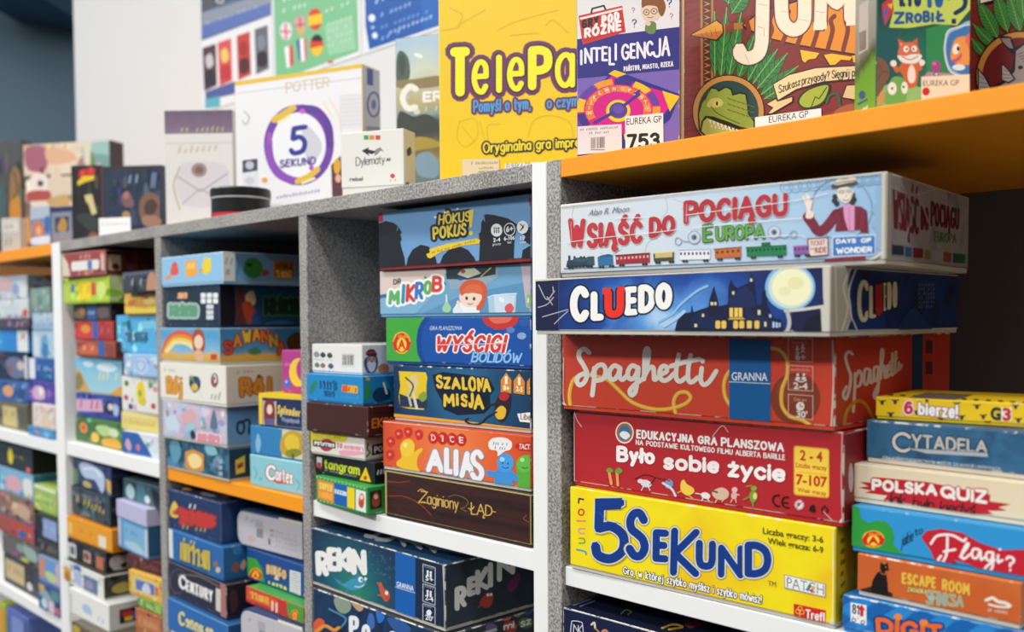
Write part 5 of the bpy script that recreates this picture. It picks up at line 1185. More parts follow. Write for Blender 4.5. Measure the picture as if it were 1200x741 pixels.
def reef():
    b = Box(POS['reef'], 'dark reef-patterned box under the dark sea-blue box', mottle(('#16203a', '#1c3a5e', '#141a30'), 26), G_D, edge='#3a4152', wear=0.5, right=mottle(('#151a24', '#1c2430', '#2a2a30'), 30))
    a = b.front([(60, 468), (629, 673), (631, 919), (63, 677)])
    a.B([(150, 520), (180, 498), (216, 516), (222, 560), (196, 580), (166, 566)], '#8a9a86'); a.B([(226, 536), (250, 530), (276, 556), (256, 570)], '#c49a78'); a.B([(62, 624), (84, 600), (110, 614), (100, 650), (70, 656)], '#d95a3a'); a.S([(70, 660), (110, 632), (150, 650), (170, 640)], 14, '#e0923a'); a.B([(330, 570), (350, 556), (366, 600), (340, 620)], '#2f6fc4'); a.B([(300, 580), (320, 590), (322, 640), (290, 640)], '#3f6ab0')
    a.B([(376, 600), (440, 610), (480, 650), (420, 660)], '#2f5a9a'); a.S([(130, 560), (200, 600), (180, 640)], 8, '#4a86a8')
    a.K('P', 214, 588, 680, 256, 590, 684, 18, '#e9ebee'); a.K('o', 268, 596, 690, 306, 604, 694, 16, '#e9ebee'); a.C(400, 664, 14, 10, '#e9ebee')
    r = b.right([(629, 673), (1310, 470), (1311, 680), (631, 919)])
    for x, y, c, rr_ in ((900, 636, '#a8342a', 30), (966, 620, '#3a7a3a', 30), (880, 590, '#b06a2a', 26), (970, 566, '#2a4a9a', 26), (820, 640, '#6a4a8a', 24), (930, 580, '#8a8a3a', 18), (760, 690, '#2a7a7a', 34)): r.C(x, y, rr_, rr_ * 0.8, c)
    r.K('mi', 872, 624, 652, 918, 608, 640, 6, '#e0ddd6'); r.K('sz', 944, 604, 640, 990, 592, 624, 6, '#e0ddd6'); r.P([(780, 660), (840, 640), (846, 652), (784, 674)], '#a9aeb0')
    b.done()
reef()

# ================================================================== standing on top
G_T = 'games standing on display on top of the shelving'
def pos(x, y, yw, W, H, D): return (x, y, ZT, yw, W, H, D)
def tele():
    b = Box(pos(-0.8575, 0.08, 25, 0.27, 0.27, 0.06), 'large bright yellow box with fat yellow lettering rimmed in purple', '#efc706', G_T, edge='#ecd98a', wear=0.25)
    q = [(44, -172), (975, -311), (973, 719), (52, 769)]
    a = b.front(q)
    dk = '#dfb404'
    for p in ([(60, 120), (120, 110), (140, 90), (230, 40)], [(280, 120), (340, 90), (440, 60), (520, 40)], [(130, 480), (190, 470), (200, 540), (150, 580), (120, 540), (130, 480)], [(210, 480), (230, 560)], [(400, 540), (420, 480), (480, 456), (560, 480), (580, 540)], [(140, 500), (190, 560)], [(330, 140), (440, 130)], [(470, 100), (500, 80), (560, 130)], [(90, 30), (140, 60), (120, 110)], [(250, 600), (240, 500), (290, 490)], [(600, 40), (660, 60)]): a.S(p, 4, dk)
    pl, bk = '#6a2a5c', '#2a1c22'
    word = (('T', 80, 176, 396, 178, 46), ('e', 166, 168, 388, 252, 30), ('l', 262, 206, 382, 300, 32), ('e', 306, 160, 376, 392, 30), ('P', 388, 172, 370, 500, 42), ('a', 494, 140, 362, 592, 30), ('t', 590, 160, 356, 650, 30), ('i', 655, 160, 350, 690, 30))
    for e_, c in ((26, pl), (12, bk)):
        for ch, x0, t, bo, x1, w in word: a.K(ch, x0 + 12, t + 12, bo - 12, x1 - 6, t + 8, bo - 16, w - 12, c, [(e_ - 6, c)])
    for ch, x0, t, bo, x1, w in word: a.K(ch, x0 + 12, t + 12, bo - 12, x1 - 6, t + 8, bo - 16, w - 8, '#f4ea1c')
    a.K('Pomyśl o tym,', 184, 396, 446, 412, 384, 432, 7, pl, [(8, pl)])
    a.K('o czym', 474, 384, 430, 600, 374, 420, 7, pl, [(8, pl)])
    a.K('Pomyśl o tym,', 184, 396, 446, 412, 384, 432, 6.5, '#3fa0d8'); a.K('o czym', 474, 384, 430, 600, 374, 420, 6.5, '#3fa0d8')
    a.K('Oryginalna gra imprezowa', 222, 562, 606, 700, 536, 574, 6.5, '#f0d81a', [(6.5, bk)], jit=0.03)
    s = b.sticker('price_sticker', q, [(140, 630), (286, 626), (290, 760), (144, 764)], '#e3cfa6'); s.W(176, 650, 282, 646, 10, 3, '#6a5a40', 2); s.W(206, 668, 266, 666, 8, 3, '#6a5a40', 4); s.bars(205, 676, 245, 690, n=8, dy=-2)
    s = b.sticker('number_sticker', q, [(310, 648), (450, 640), (452, 752), (314, 758)], '#efebe0'); s.T('EUREKA GP', 316, 668, 410, 662, 20, '#3a3630')
    b.done()
tele()

def intel():
    b = Box(pos(-0.6026, 0.03, 28, 0.0948, 0.155, 0.012), 'slim violet and white box with spinning wheel picture and a bold 753 sticker', '#7a66b8', G_T, edge='#8f82c4', wear=0.2, right='#8d86b8', gap=0.002)
    q = [(592, -23), (1000, -67), (999, 624), (593, 647)]
    a = b.front(q)
    a.P([(590, -30), (1002, -70), (1002, 110), (590, 158)], '#e9e6e6'); a.P([(590, 155), (1002, 105), (1002, 272), (590, 310)], '#2f2c84')
    a.P([(600, 62), (772, 22), (786, 126), (616, 176)], '#d3342c'); a.P([(607, 72), (766, 34), (778, 120), (622, 166)], '#c92f2a')
    a.P([(604, 70), (770, 30), (772, 38), (608, 78)], '#f4e9e4'); a.S([(650, 52), (654, 34), (700, 22), (706, 36)], 7, '#2a2426', False)
    a.K('GRY', 612, 78, 116, 680, 62, 98, 9, '#231d1f'); a.K('POD', 690, 62, 100, 762, 42, 82, 10, '#f6f1ee'); a.K('RÓŻNE', 622, 112, 152, 770, 78, 120, 10, '#f6f1ee')
    for x, y, k, c in ((820, 92, 34, '#6a3f7a'), (958, 12, 34, '#2f3a8a'), (816, 40, 22, '#b07a8a'), (966, 64, 24, '#c07a8a')): a.K('?', x - k * 0.3, y - k * 0.5, y + k * 0.5, x + k * 0.3, y - k * 0.5, y + k * 0.5, k * 0.14, c)
    a.B([(862, 118), (868, 92), (890, 84), (906, 94), (902, 128), (880, 134)], '#6a8a4a'); a.B([(846, 40), (856, 16), (900, 8), (926, 30), (920, 68), (888, 84), (858, 76)], '#eccdb0'); a.B([(850, 30), (852, -10), (880, -20), (930, -6), (944, 30), (930, 64), (916, 50), (908, 26), (870, 22)], '#8a5326'); a.O(868, 48, 11, 11, 3, '#5a4a44'); a.O(898, 44, 12, 11, 3, '#5a4a44'); a.S([(872, 68), (884, 70), (894, 66)], 3, '#9a5a4a'); a.C(868, 48, 3, 4, '#222', 8); a.C(897, 44, 3, 4, '#222', 8); a.B([(860, 92), (872, 84), (886, 92), (876, 102)], '#eccdb0')
    for ch, x0, t, bo, x1 in (('I', 606, 196, 258, 622), ('N', 622, 188, 252, 656), ('T', 654, 186, 244, 690), ('E', 690, 182, 242, 716), ('L', 718, 184, 258, 744), ('I', 742, 170, 240, 766), ('G', 768, 172, 238, 802), ('E', 802, 170, 232, 826), ('N', 828, 164, 232, 866), ('C', 866, 160, 222, 896), ('J', 892, 150, 228, 926), ('A', 926, 142, 222, 962)):
        a.K(ch, x0, t, bo, x1, t, bo, 9.5, '#f2eff4', jit=0.04, seed=9)
    a.K('PAŃSTWO,', 778, 262, 282, 846, 254, 276, 4, '#e9e6f0'); a.K('MIASTO,', 852, 254, 274, 918, 248, 268, 4, '#e9e6f0'); a.K('RZEKA', 924, 246, 266, 974, 240, 262, 4, '#e9e6f0')
    # board with the spinning wheel
    a.P([(592, 430), (740, 276), (1000, 372), (960, 470), (840, 560), (592, 650)], '#2a2c86'); a.P([(592, 420), (730, 300), (930, 360), (990, 380), (900, 500), (592, 560)], '#d6148a')
    a.P([(718, 292), (742, 276), (790, 292), (752, 306)], '#f2c61a'); a.P([(930, 358), (1000, 380), (960, 440)], '#f2c61a'); a.P([(592, 470), (640, 440), (640, 600), (592, 620)], '#6a3fa0')
    cx, cy = 757, 432
    def arc(r0x, r0y, r1x, r1y, a0, a1, col):
        pts = [(cx + r0x * math.cos(t), cy + r0y * math.sin(t)) for t in np.linspace(a0, a1, 5)] + [(cx + r1x * math.cos(t), cy + r1y * math.sin(t)) for t in np.linspace(a1, a0, 5)]
        a.P(pts, col)
    cols = ('#f2c61a', '#6a3fa0', '#f0a02a', '#3f2f8a')
    for i in range(12): arc(166, 122, 136, 98, -PI + i * PI / 6 - 0.1, -PI + (i + 0.9) * PI / 6 - 0.1, cols[i % 4])
    a.C(cx, cy, 134, 96, '#d6148a', 36)
    for i in range(18): arc(130, 94, 100, 70, -PI * 1.15 + i * 0.22, -PI * 1.15 + (i + 0.9) * 0.22, ('#e9822a', '#ef9a3a', '#e2703a')[i % 3])
    for i, ch in enumerate('HIJKLMNOPRSTU'):
        t = -PI * 1.06 + i * 0.27; x, y = cx + 115 * math.cos(t), cy + 82 * math.sin(t); a.T(ch, x - 6, y + 6, x + 6, y + 6, 13, '#f6ead8', 0.02)
    a.C(cx, cy, 96, 66, '#d6148a', 32); a.C(cx, cy + 6, 48, 44, '#f2d21a', 28); a.C(cx, cy + 4, 36, 32, '#5a3f9a', 28)
    a.S([(664, 484), (757, 434), (838, 372)], 13, '#4a3490', False); a.P([(846, 352), (836, 384), (818, 366)], '#4a3490'); a.C(cx, cy - 2, 22, 18, '#6a4faa', 24)
    s = b.sticker('barcode_sticker', q, [(596, 500), (770, 490), (772, 596), (596, 612)], '#e6dfe2'); s.W(606, 516, 756, 506, 8, 3, '#6a6470', 3); s.W(640, 530, 730, 524, 8, 3, '#6a6470', 5); s.bars(648, 544, 706, 588, '#3a3640', 16, dy=-4); s.R(648, 590, 704, 594, '#8a8490')
    s = b.sticker('number_sticker', q, [(784, 460), (934, 446), (936, 612), (786, 628)], '#f0eeec'); s.T('EUREKA GP', 790, 494, 928, 482, 26, '#2e2c30', 0.005); s.K('753', 790, 530, 596, 922, 522, 584, 13, '#1d1c20')
    b.done()
intel()

def jungle():
    b = Box(pos(-0.5544, 0.13, 2, 0.34, 0.27, 0.05), 'large dark red box with jungle leaves, carved white lettering and crocodile medallion', mottle(('#6f1c14', '#84271a', '#5e1712'), 60, 4, stretch=(0.4, 1, 3)), G_T, edge='#5a1712', wear=0.25)
    q = [(7, -612), (2138, -1398), (2098, 616), (3, 890)]
    a = b.front(q)
    a.P([(92, -200), (162, -230), (162, 470), (96, 490)], '#a8742e'); a.P([(104, -200), (150, -230), (150, 470), (108, 486)], '#5a1a12')
    for i in range(17): y = -140 + 36 * i; a.P([(106, y), (149, y + 16), (106, y + 30), (128, y + 15)], '#b5803a')
    a.P([(162, -200), (420, -280), (900, -420), (960, 540), (470, 640), (170, 420)], '#7a2018')
    def leaf(s, x0, y0, x1, y1, wd, c1='#2f7a34', c2='#174a20', n=7):
        dx, dy = x1 - x0, y1 - y0; L = math.hypot(dx, dy); nx, ny = -dy / L * wd, dx / L * wd
        side = lambda k, f: (x0 + dx * f + nx * k * math.sin(PI * f ** 0.8), y0 + dy * f + ny * k * math.sin(PI * f ** 0.8))
        ol = [side(1, f) for f in np.linspace(0, 1, 9)] + [side(-1, f) for f in np.linspace(1, 0, 9)][1:-1]
        big = [((p[0] - x0 - dx / 2) * 1.06 + x0 + dx / 2, (p[1] - y0 - dy / 2) * 1.06 + y0 + dy / 2) for p in ol]
        s.P(big, '#0f2412'); s.P(ol, c1)
        L_ = []
        for i in range(1, n):
            f = i / n
            L_ += [[(x0 + dx * f, y0 + dy * f), side(0.9, min(1, f + 0.12))], [(x0 + dx * f, y0 + dy * f), side(-0.9, min(1, f + 0.12))]]
        s.SS(L_, 4, c2); s.S([(x0, y0), (x1, y1)], 5, '#7fae4a', False)
    for x0, y0, x1, y1, w in ((170, 400, 168, 60, 26), (200, 420, 232, 40, 32), (240, 420, 310, 60, 34), (290, 420, 388, 160, 34), (340, 430, 470, 200, 34), (370, 440, 500, 258, 32), (390, 470, 552, 280, 34), (410, 500, 610, 346, 32), (430, 520, 560, 440, 26)): leaf(a, x0, y0, x1, y1, w)
    leaf(a, 260, 70, 350, -60, 44); leaf(a, 240, 20, 262, -80, 40, '#3f8a3a')
    # spear
    a.P([(210, 126), (320, 118), (322, 150), (214, 160)], '#b0702a'); a.P([(224, 124), (270, 122), (272, 168), (226, 170)], '#7a3a1c')
    a.P([(36, 184), (180, 102), (216, 128), (220, 176), (180, 218)], '#2a120a'); a.P([(46, 184), (178, 110), (208, 132), (212, 172), (178, 208)], '#e39a1c'); a.P([(50, 184), (212, 160), (212, 172), (178, 208)], '#c9701a')
    for i in range(4): a.S([(100 + 24 * i, 176 - 8 * i), (110 + 24 * i, 196 - 2 * i)], 3, '#8a4312')
    a.P([(314, 130), (390, 66), (600, 0), (920, -80), (920, 292), (780, 270), (600, 240), (470, 210), (392, 182), (320, 150)], '#2a120a'); a.P([(322, 132), (394, 78), (600, 10), (920, -70), (920, 284), (780, 262), (600, 232), (470, 202), (392, 174)], '#e08a1c')
    for x in (360, 480, 560, 640, 720, 800, 880): a.S([(x, 40 + (x - 360) * 0.1), (x - 20, 110), (x - 10, 160), (x - 34, 214 + (x - 470) * 0.12)], 24, '#7a2e12')
    for p in ([(614, 262), (650, 268), (722, 280), (700, 310), (660, 316), (640, 334), (626, 320)], [(736, 290), (780, 282), (896, 300), (880, 320), (830, 316), (800, 344), (770, 346)], [(892, 292), (960, 296), (940, 330), (900, 330)]): a.P(p, '#2a120a'); a.P([(x * 0.94 + 0.06 * p[3][0], y * 0.94 + 0.06 * p[1][1]) for x, y in p], '#efb81f')
    # carved title
    bone, out = '#ece0c6', [(9, '#2a120c'), (4, '#d9a9a4')]
    J = [[(425, -160), (422, 60), (418, 220)], [(418, 220), (400, 280), (350, 306), (306, 290), (302, 262)]]
    U = [[(520, -160), (522, 60), (540, 130), (590, 158), (636, 120), (644, 40), (640, -160)]]
    M_ = [[(725, 130), (728, 40), (732, -160)], [(732, -60), (812, 20), (880, -90)], [(880, -100), (884, 100)]]
    for ex, c in ((18, '#2a120c'), (8, '#d9a9a4'), (0, bone)):
        for lt in (J, U): a.SS([catmull(p, False, 5) for p in lt], 66 + ex, c)
        a.SS([[np.array(q_, float) for q_ in p] for p in M_], 60 + ex, c)
    a.P([(690, 118), (760, 118), (760, 152), (690, 160)], bone); a.P([(862, 100), (920, 96), (920, 132), (862, 136)], bone)
    for p in ([(400, 20), (446, 30)], [(398, 140), (430, 150), (430, 190)], [(520, 60), (560, 64)], [(330, 286), (350, 330)], [(610, 100), (660, 110)], [(704, 60), (750, 66)]): a.S(p, 3, '#b9a88a', False)
    # crocodile medallion
    a.C(242, 588, 192, 196, '#2a120a', 40); a.C(242, 588, 186, 190, '#c08a3e', 40); a.C(242, 588, 160, 164, '#23403c', 40)
    a.P([(80, 600), (96, 540), (130, 490), (150, 458), (176, 462), (190, 474), (230, 452), (262, 468), (268, 494), (300, 484), (338, 490), (346, 540), (352, 600), (384, 640), (386, 700), (320, 690), (250, 700), (180, 720), (120, 720), (86, 690)], '#1c2410')
    a.P([(88, 600), (104, 544), (136, 496), (154, 466), (176, 470), (190, 484), (230, 462), (254, 474), (262, 504), (300, 494), (330, 498), (338, 540), (344, 600), (374, 640), (374, 680), (310, 668), (240, 640), (160, 612), (120, 610), (100, 640), (94, 680)], '#8fa03a')
    a.P([(110, 640), (130, 620), (200, 650), (280, 690), (180, 712), (124, 712), (100, 690)], '#b3b75a'); a.B([(130, 560), (150, 520), (200, 520), (214, 548), (180, 566)], '#c4c46a'); a.C(180, 545, 18, 14, '#e0c84a', 16); a.C(182, 545, 6, 12, '#141a0c', 10)
    for i in range(9): x = 140 + 20 * i; a.P([(x, 628 + i * 7), (x + 14, 634 + i * 7), (x + 6, 654 + i * 7)], '#e9e6cc'); a.P([(x + 8, 668 + i * 4), (x + 20, 672 + i * 4), (x + 15, 650 + i * 5)], '#dedcc0')
    for i in range(6):
        for j in range(3): a.S([(240 + 24 * i, 516 + 30 * j + 8 * i), (256 + 24 * i, 524 + 30 * j + 8 * i)], 5, '#5a6a20', False)
    a.S([(120, 530), (140, 480)], 5, '#5a6a20'); a.S([(150, 560), (190, 600), (300, 650)], 5, '#5a6a20')
    # ribbon, fruit, leaf
    a.P([(474, 440), (560, 390), (700, 354), (940, 340), (940, 420), (740, 436), (600, 476), (500, 536)], '#2a120a'); a.P([(480, 444), (562, 396), (702, 360), (940, 347), (940, 412), (740, 428), (600, 468), (504, 526)], '#e6cf9a')
    a.P([(434, 548), (490, 516), (500, 530), (584, 506), (586, 536), (470, 604), (440, 606), (470, 570)], '#2a120a'); a.P([(446, 548), (492, 522), (500, 536), (578, 512), (576, 534), (470, 596), (454, 596), (480, 566)], '#dcc48c'); a.P([(836, 516), (860, 446), (960, 440), (960, 540)], '#2a120a'); a.P([(844, 512), (866, 452), (960, 446), (960, 532)], '#dcc48c')
    a.K('Szukasz', 506, 448, 494, 622, 410, 448, 5, '#241512'); a.K('przygody?', 628, 404, 448, 776, 372, 416, 5, '#241512'); a.K('Sięgnij', 786, 370, 414, 880, 362, 406, 5, '#241512'); a.K('po grę', 892, 362, 404, 990, 352, 398, 5, '#241512')
    a.B([(606, 540), (630, 490), (690, 456), (776, 440), (766, 510), (730, 556), (650, 576)], '#1c2a10'); a.B([(616, 538), (640, 494), (692, 464), (766, 450), (756, 506), (724, 546), (652, 566)], '#9fb02f'); a.S([(680, 560), (700, 510), (720, 520), (760, 460)], 6, '#3a4a14', False)
    a.S([(760, 540), (780, 500), (820, 500), (830, 560)], 14, '#2f5a2a'); a.B([(800, 600), (840, 560), (920, 545), (930, 580)], '#a8562a')
    s = b.sticker('number_sticker', q, [(384, 618), (732, 570), (734, 668), (384, 716)], '#efeeec'); s.T('EUREKA GP', 456, 648, 664, 616, 34, '#3a3838', 0.004)
    # right end of the picture: leaves and rhinoceros medallion
    k = b.front([(-1051, -721), (1462, -1649), (1415, 727), (-1055, 1050)]); k.k = a.k
    for x0, y0, x1, y1, w in ((900, 240, 770, -10, 44), (960, 200, 880, -60, 44), (1040, 200, 960, -60, 44), (1060, 120, 1040, -80, 40), (880, 290, 744, 150, 36), (820, 350, 736, 240, 30)): leaf(k, x0, y0, x1, y1, w, '#3f8a3a', '#1c5224', 12)
    k.P([(780, -30), (884, -40), (880, 8), (786, 32)], '#2a120a'); k.P([(788, -30), (876, -40), (872, 0), (792, 22)], '#ece0c6')
    k.C(1040, 480, 282, 290, '#2a120a', 44); k.C(1040, 480, 272, 280, '#c08a3e', 44); k.C(1040, 480, 238, 246, '#6a1a1c', 44)
    k.P([(906, 232), (934, 224), (982, 230), (1006, 296), (1070, 262), (1140, 300), (1260, 420), (1300, 700), (830, 700), (810, 600), (860, 540), (930, 500), (985, 430), (1000, 350), (950, 300), (926, 266)], '#221a20')
    k.P([(918, 240), (972, 238), (996, 304), (964, 296), (936, 268)], '#8a8488'); k.P([(1012, 318), (1070, 276), (1134, 312), (1240, 430), (1280, 690), (850, 690), (830, 606), (880, 556), (950, 512), (1006, 440)], '#9a9498')
    for i in range(7): k.S([(1020 + 12 * i, 340 + 14 * i), (1060 + 14 * i, 326 + 16 * i)], 5, '#5a5258'); k.S([(900 + 20 * i, 600 - 8 * i), (930 + 20 * i, 640 - 6 * i)], 5, '#6a6268')
    k.C(1040, 420, 16, 12, '#221a20', 16)
    for x, y, h in ((800, 560, 140), (945, 500, 112)): k.P([(x - 26, y - h), (x + 22, y - h * 0.62), (x + 66, y - 6), (x + 20, y + 20), (x - 26, y)], '#221a20'); k.P([(x - 18, y - h * 0.86), (x + 16, y - h * 0.56), (x + 52, y - 8), (x + 18, y + 10), (x - 18, y - 6)], '#b0aaae'); k.SS([[(x - 14, y - h * 0.6), (x + 16, y - h * 0.5)], [(x - 14, y - h * 0.35), (x + 30, y - h * 0.28)], [(x - 12, y - h * 0.14), (x + 40, y - h * 0.12)]], 4, '#5a5258')
    b.done()
jungle()

def whodunit():
    b = Box(pos(-0.3166, 0.03, 38, 0.064, 0.14, 0.07), 'upright green box with cartoon cat and fish bowl, price sticker with red dot', gradp(((0.0, '#2f7a5a'), (0.35, '#1f6a5a'), (0.55, '#17403f'), (0.8, '#15283a')), 'Z', 0.14, 0.1, 30), G_T, edge='#2a5a52', wear=0.2, left=gradp(((0.0, '#6fb02a'), (0.28, '#5f9f2a'), (0.34, '#2a4a24'), (0.42, '#8a8f86'), (0.9, '#a9aaa4')), 'Z', 0.14, 0.12, 40))
    q = [(151, -509), (735, -540), (716, 706), (138, 723)]
    a = b.front(q)
    a.P([(450, 180), (560, 150), (716, 220), (716, 560), (450, 560)], '#2f8a52'); a.P([(140, 200), (270, 190), (280, 540), (140, 560)], '#1d5a5c'); a.B([(140, 560), (300, 520), (500, 560), (716, 560), (720, 740), (136, 740)], '#8fc27a')
    a.P([(222, 172), (250, 60), (236, -20), (250, -120), (720, -140), (722, 60), (640, 160), (500, 150), (340, 176)], '#c3d861')
    o = [(9, '#c3d861')]
    a.K('KTO', 284, -30, 44, 420, -34, 44, 22, '#14305a'); a.K('TO', 446, -60, 52, 556, -64, 50, 28, '#1f5fa0')
    a.S([(590, -10), (640, -30), (690, 0), (680, 50), (630, 84)], 28, '#14305a'); a.R(606, 118, 634, 150, '#14305a')
    for ch, x0, t, bo, x1 in (('Z', 250, 74, 152, 318), ('R', 322, 78, 148, 372), ('O', 374, 82, 146, 426), ('B', 428, 68, 142, 474), ('I', 480, 78, 142, 504), ('Ł', 514, 66, 140, 566)): a.K(ch, x0, t, bo, x1, t - 2, bo - 2, 18, '#1a5596')
    a.P([(176, 30), (240, -30), (250, 60), (220, 120), (196, 160), (180, 100)], '#c23a44'); a.P([(190, 60), (214, 50), (200, 150)], '#2f6ac0'); a.P([(210, 30), (246, 20), (236, 60)], '#e9b83a')
    # cat
    a.B([(290, 440), (300, 390), (360, 370), (400, 400), (400, 470), (384, 540), (330, 540), (310, 480)], '#d06a3a'); a.B([(336, 450), (360, 400), (384, 450), (376, 510), (344, 510)], '#efe2d6'); a.SS([[(300, 420), (270, 440), (250, 400)], [(392, 410), (410, 430), (420, 396)]], 26, '#d06a3a'); a.C(248, 394, 20, 20, '#efe6de'); a.C(424, 390, 18, 20, '#efe6de')
    a.P([(274, 240), (330, 268), (290, 330)], '#c9603a'); a.P([(396, 236), (400, 310), (350, 272)], '#c9603a'); a.P([(286, 262), (316, 278), (296, 306)], '#e9a3a0'); a.B([(276, 340), (296, 282), (350, 262), (396, 290), (412, 340), (380, 384), (330, 388)], '#d8754a'); a.B([(272, 346), (320, 350), (360, 338), (424, 344), (396, 390), (340, 396), (296, 384)], '#f0e9e2')
    a.C(326, 306, 17, 20, '#f4f4f0'); a.C(376, 304, 17, 19, '#f4f4f0'); a.C(330, 306, 6, 8, '#2a2a2a', 10); a.C(372, 306, 6, 8, '#2a2a2a', 10); a.C(366, 330, 10, 6, '#c96a7a', 12); a.S([(300, 352), (350, 372), (400, 350)], 4, '#5a3a34')
    # tortoise, frog, mouse
    a.B([(136, 380), (170, 360), (210, 400), (226, 460), (200, 520), (140, 600)], '#7a5a44'); a.S([(160, 400), (180, 440), (220, 450)], 4, '#5a4030'); a.S([(180, 440), (150, 500)], 4, '#5a4030'); a.B([(144, 640), (170, 570), (196, 580), (180, 650)], '#c99a5a')
    a.B([(196, 640), (214, 540), (250, 478), (310, 490), (330, 560), (310, 640)], '#6fae58'); a.C(240, 550, 28, 40, '#e9efe2'); a.C(316, 546, 20, 38, '#e9efe2'); a.C(240, 550, 7, 8, '#7a1f1f', 10); a.C(310, 540, 7, 8, '#3a2a2a', 10)
    a.C(510, 414, 30, 36, '#a8468a'); a.C(500, 396, 12, 10, '#c97ab0'); a.C(466, 460, 16, 14, '#b06a9a'); a.B([(440, 470), (480, 450), (600, 460), (590, 480), (450, 486)], '#b98aa8'); a.C(512, 464, 16, 14, '#2a2430'); a.C(512, 462, 9, 8, '#e0e0e0')
    # fish bowl
    a.B([(560, 300), (580, 200), (640, 168), (740, 150), (740, 470), (620, 462), (576, 400)], '#9fc0dc'); a.B([(572, 300), (592, 214), (650, 184), (740, 170), (740, 456), (630, 448), (588, 396)], '#3f78b8'); a.S([(560, 300), (580, 200), (640, 172), (740, 152)], 7, '#dbe9f2'); a.S([(560, 300), (576, 400), (620, 462), (736, 466)], 7, '#dbe9f2')
    a.B([(600, 340), (620, 260), (660, 230), (720, 240), (740, 330), (720, 400), (650, 400), (610, 380)], '#e59a4a'); a.B([(690, 240), (740, 200), (742, 330), (710, 300)], '#e0705a'); a.C(634, 306, 20, 34, '#f4f4ee', 20, 0.2); a.C(646, 304, 9, 16, '#2a2420', 12); a.B([(606, 378), (640, 360), (668, 330), (664, 364), (630, 390)], '#c9507a'); a.C(650, 420, 40, 20, '#dbe9f2')
    s = b.sticker('number_sticker', q, [(418, 478), (716, 464), (716, 640), (418, 650)], '#e9dfc6'); s.T('EUREKA GP', 430, 536, 650, 532, 34, '#4a4640', 0.0); s.C(448, 570, 23, 25, '#c2301f')
    l = b.left([(22, -300), (151, -509), (138, 723), (12, 822)])
    l.P([(44, 20), (100, -10), (96, 300), (38, 330)], '#b9b9b4'); l.k += 1e-4
    for i in range(12): y = 180 + 10 * i; l.P([(42, y + 14), (84, y), (84, y + 5), (42, y + 18)], '#1f1f22')
    l.C(60, 580, 18, 26, '#1f4f9a'); l.P([(34, 630), (90, 606), (92, 616), (36, 640)], '#1f4f9a'); l.K('rebel', 50, 668, 690, 96, 644, 668, 5, '#e6eede')
    b.done()
whodunit()

def small_white():
    b = Box(pos(-0.9668, 0.02, 25, 0.083, 0.0779, 0.03), 'small white box with grey arrows and three coloured squares', '#e6e5dd', G_T, edge='#dedcd2', wear=0.1, gap=0.0125, tray='#e3e2da')
    q = [(568, 445), (778, 427), (780, 654), (571, 666)]
    a = b.front(q)
    for x, c in ((653, '#4f9a6a'), (672, '#d98a3a'), (692, '#cf4a3a')): a.R(x - 8, 452, x + 8, 467, c)
    a.P([(638, 504), (662, 492), (660, 500), (690, 506), (672, 516), (660, 512), (664, 522)], '#26262a'); a.P([(680, 522), (684, 500), (700, 492), (712, 506), (700, 504), (692, 514)], '#8a8a8c')
    a.K('Dylematy', 618, 526, 556, 716, 518, 546, 2.6, '#4a4a4e'); a.K('AI', 720, 528, 540, 734, 526, 538, 3.4, '#2a2a2e'); a.T('rebel', 598, 606, 642, 604, 13, '#2a2a2e', 0.02); a.C(741, 588, 8, 8, '#d0453a', 12); a.W(730, 606, 754, 604, 6, 2.4, '#d0857a', 2)
    r = b.right([(778, 427), (816, 443), (819, 664), (780, 654)])
    r.B([(788, 500), (800, 490), (804, 510), (792, 520)], '#55555a'); r.P([(784, 610), (796, 606), (796, 618), (784, 622)], '#7a7a7a')
    b.done()
small_white()

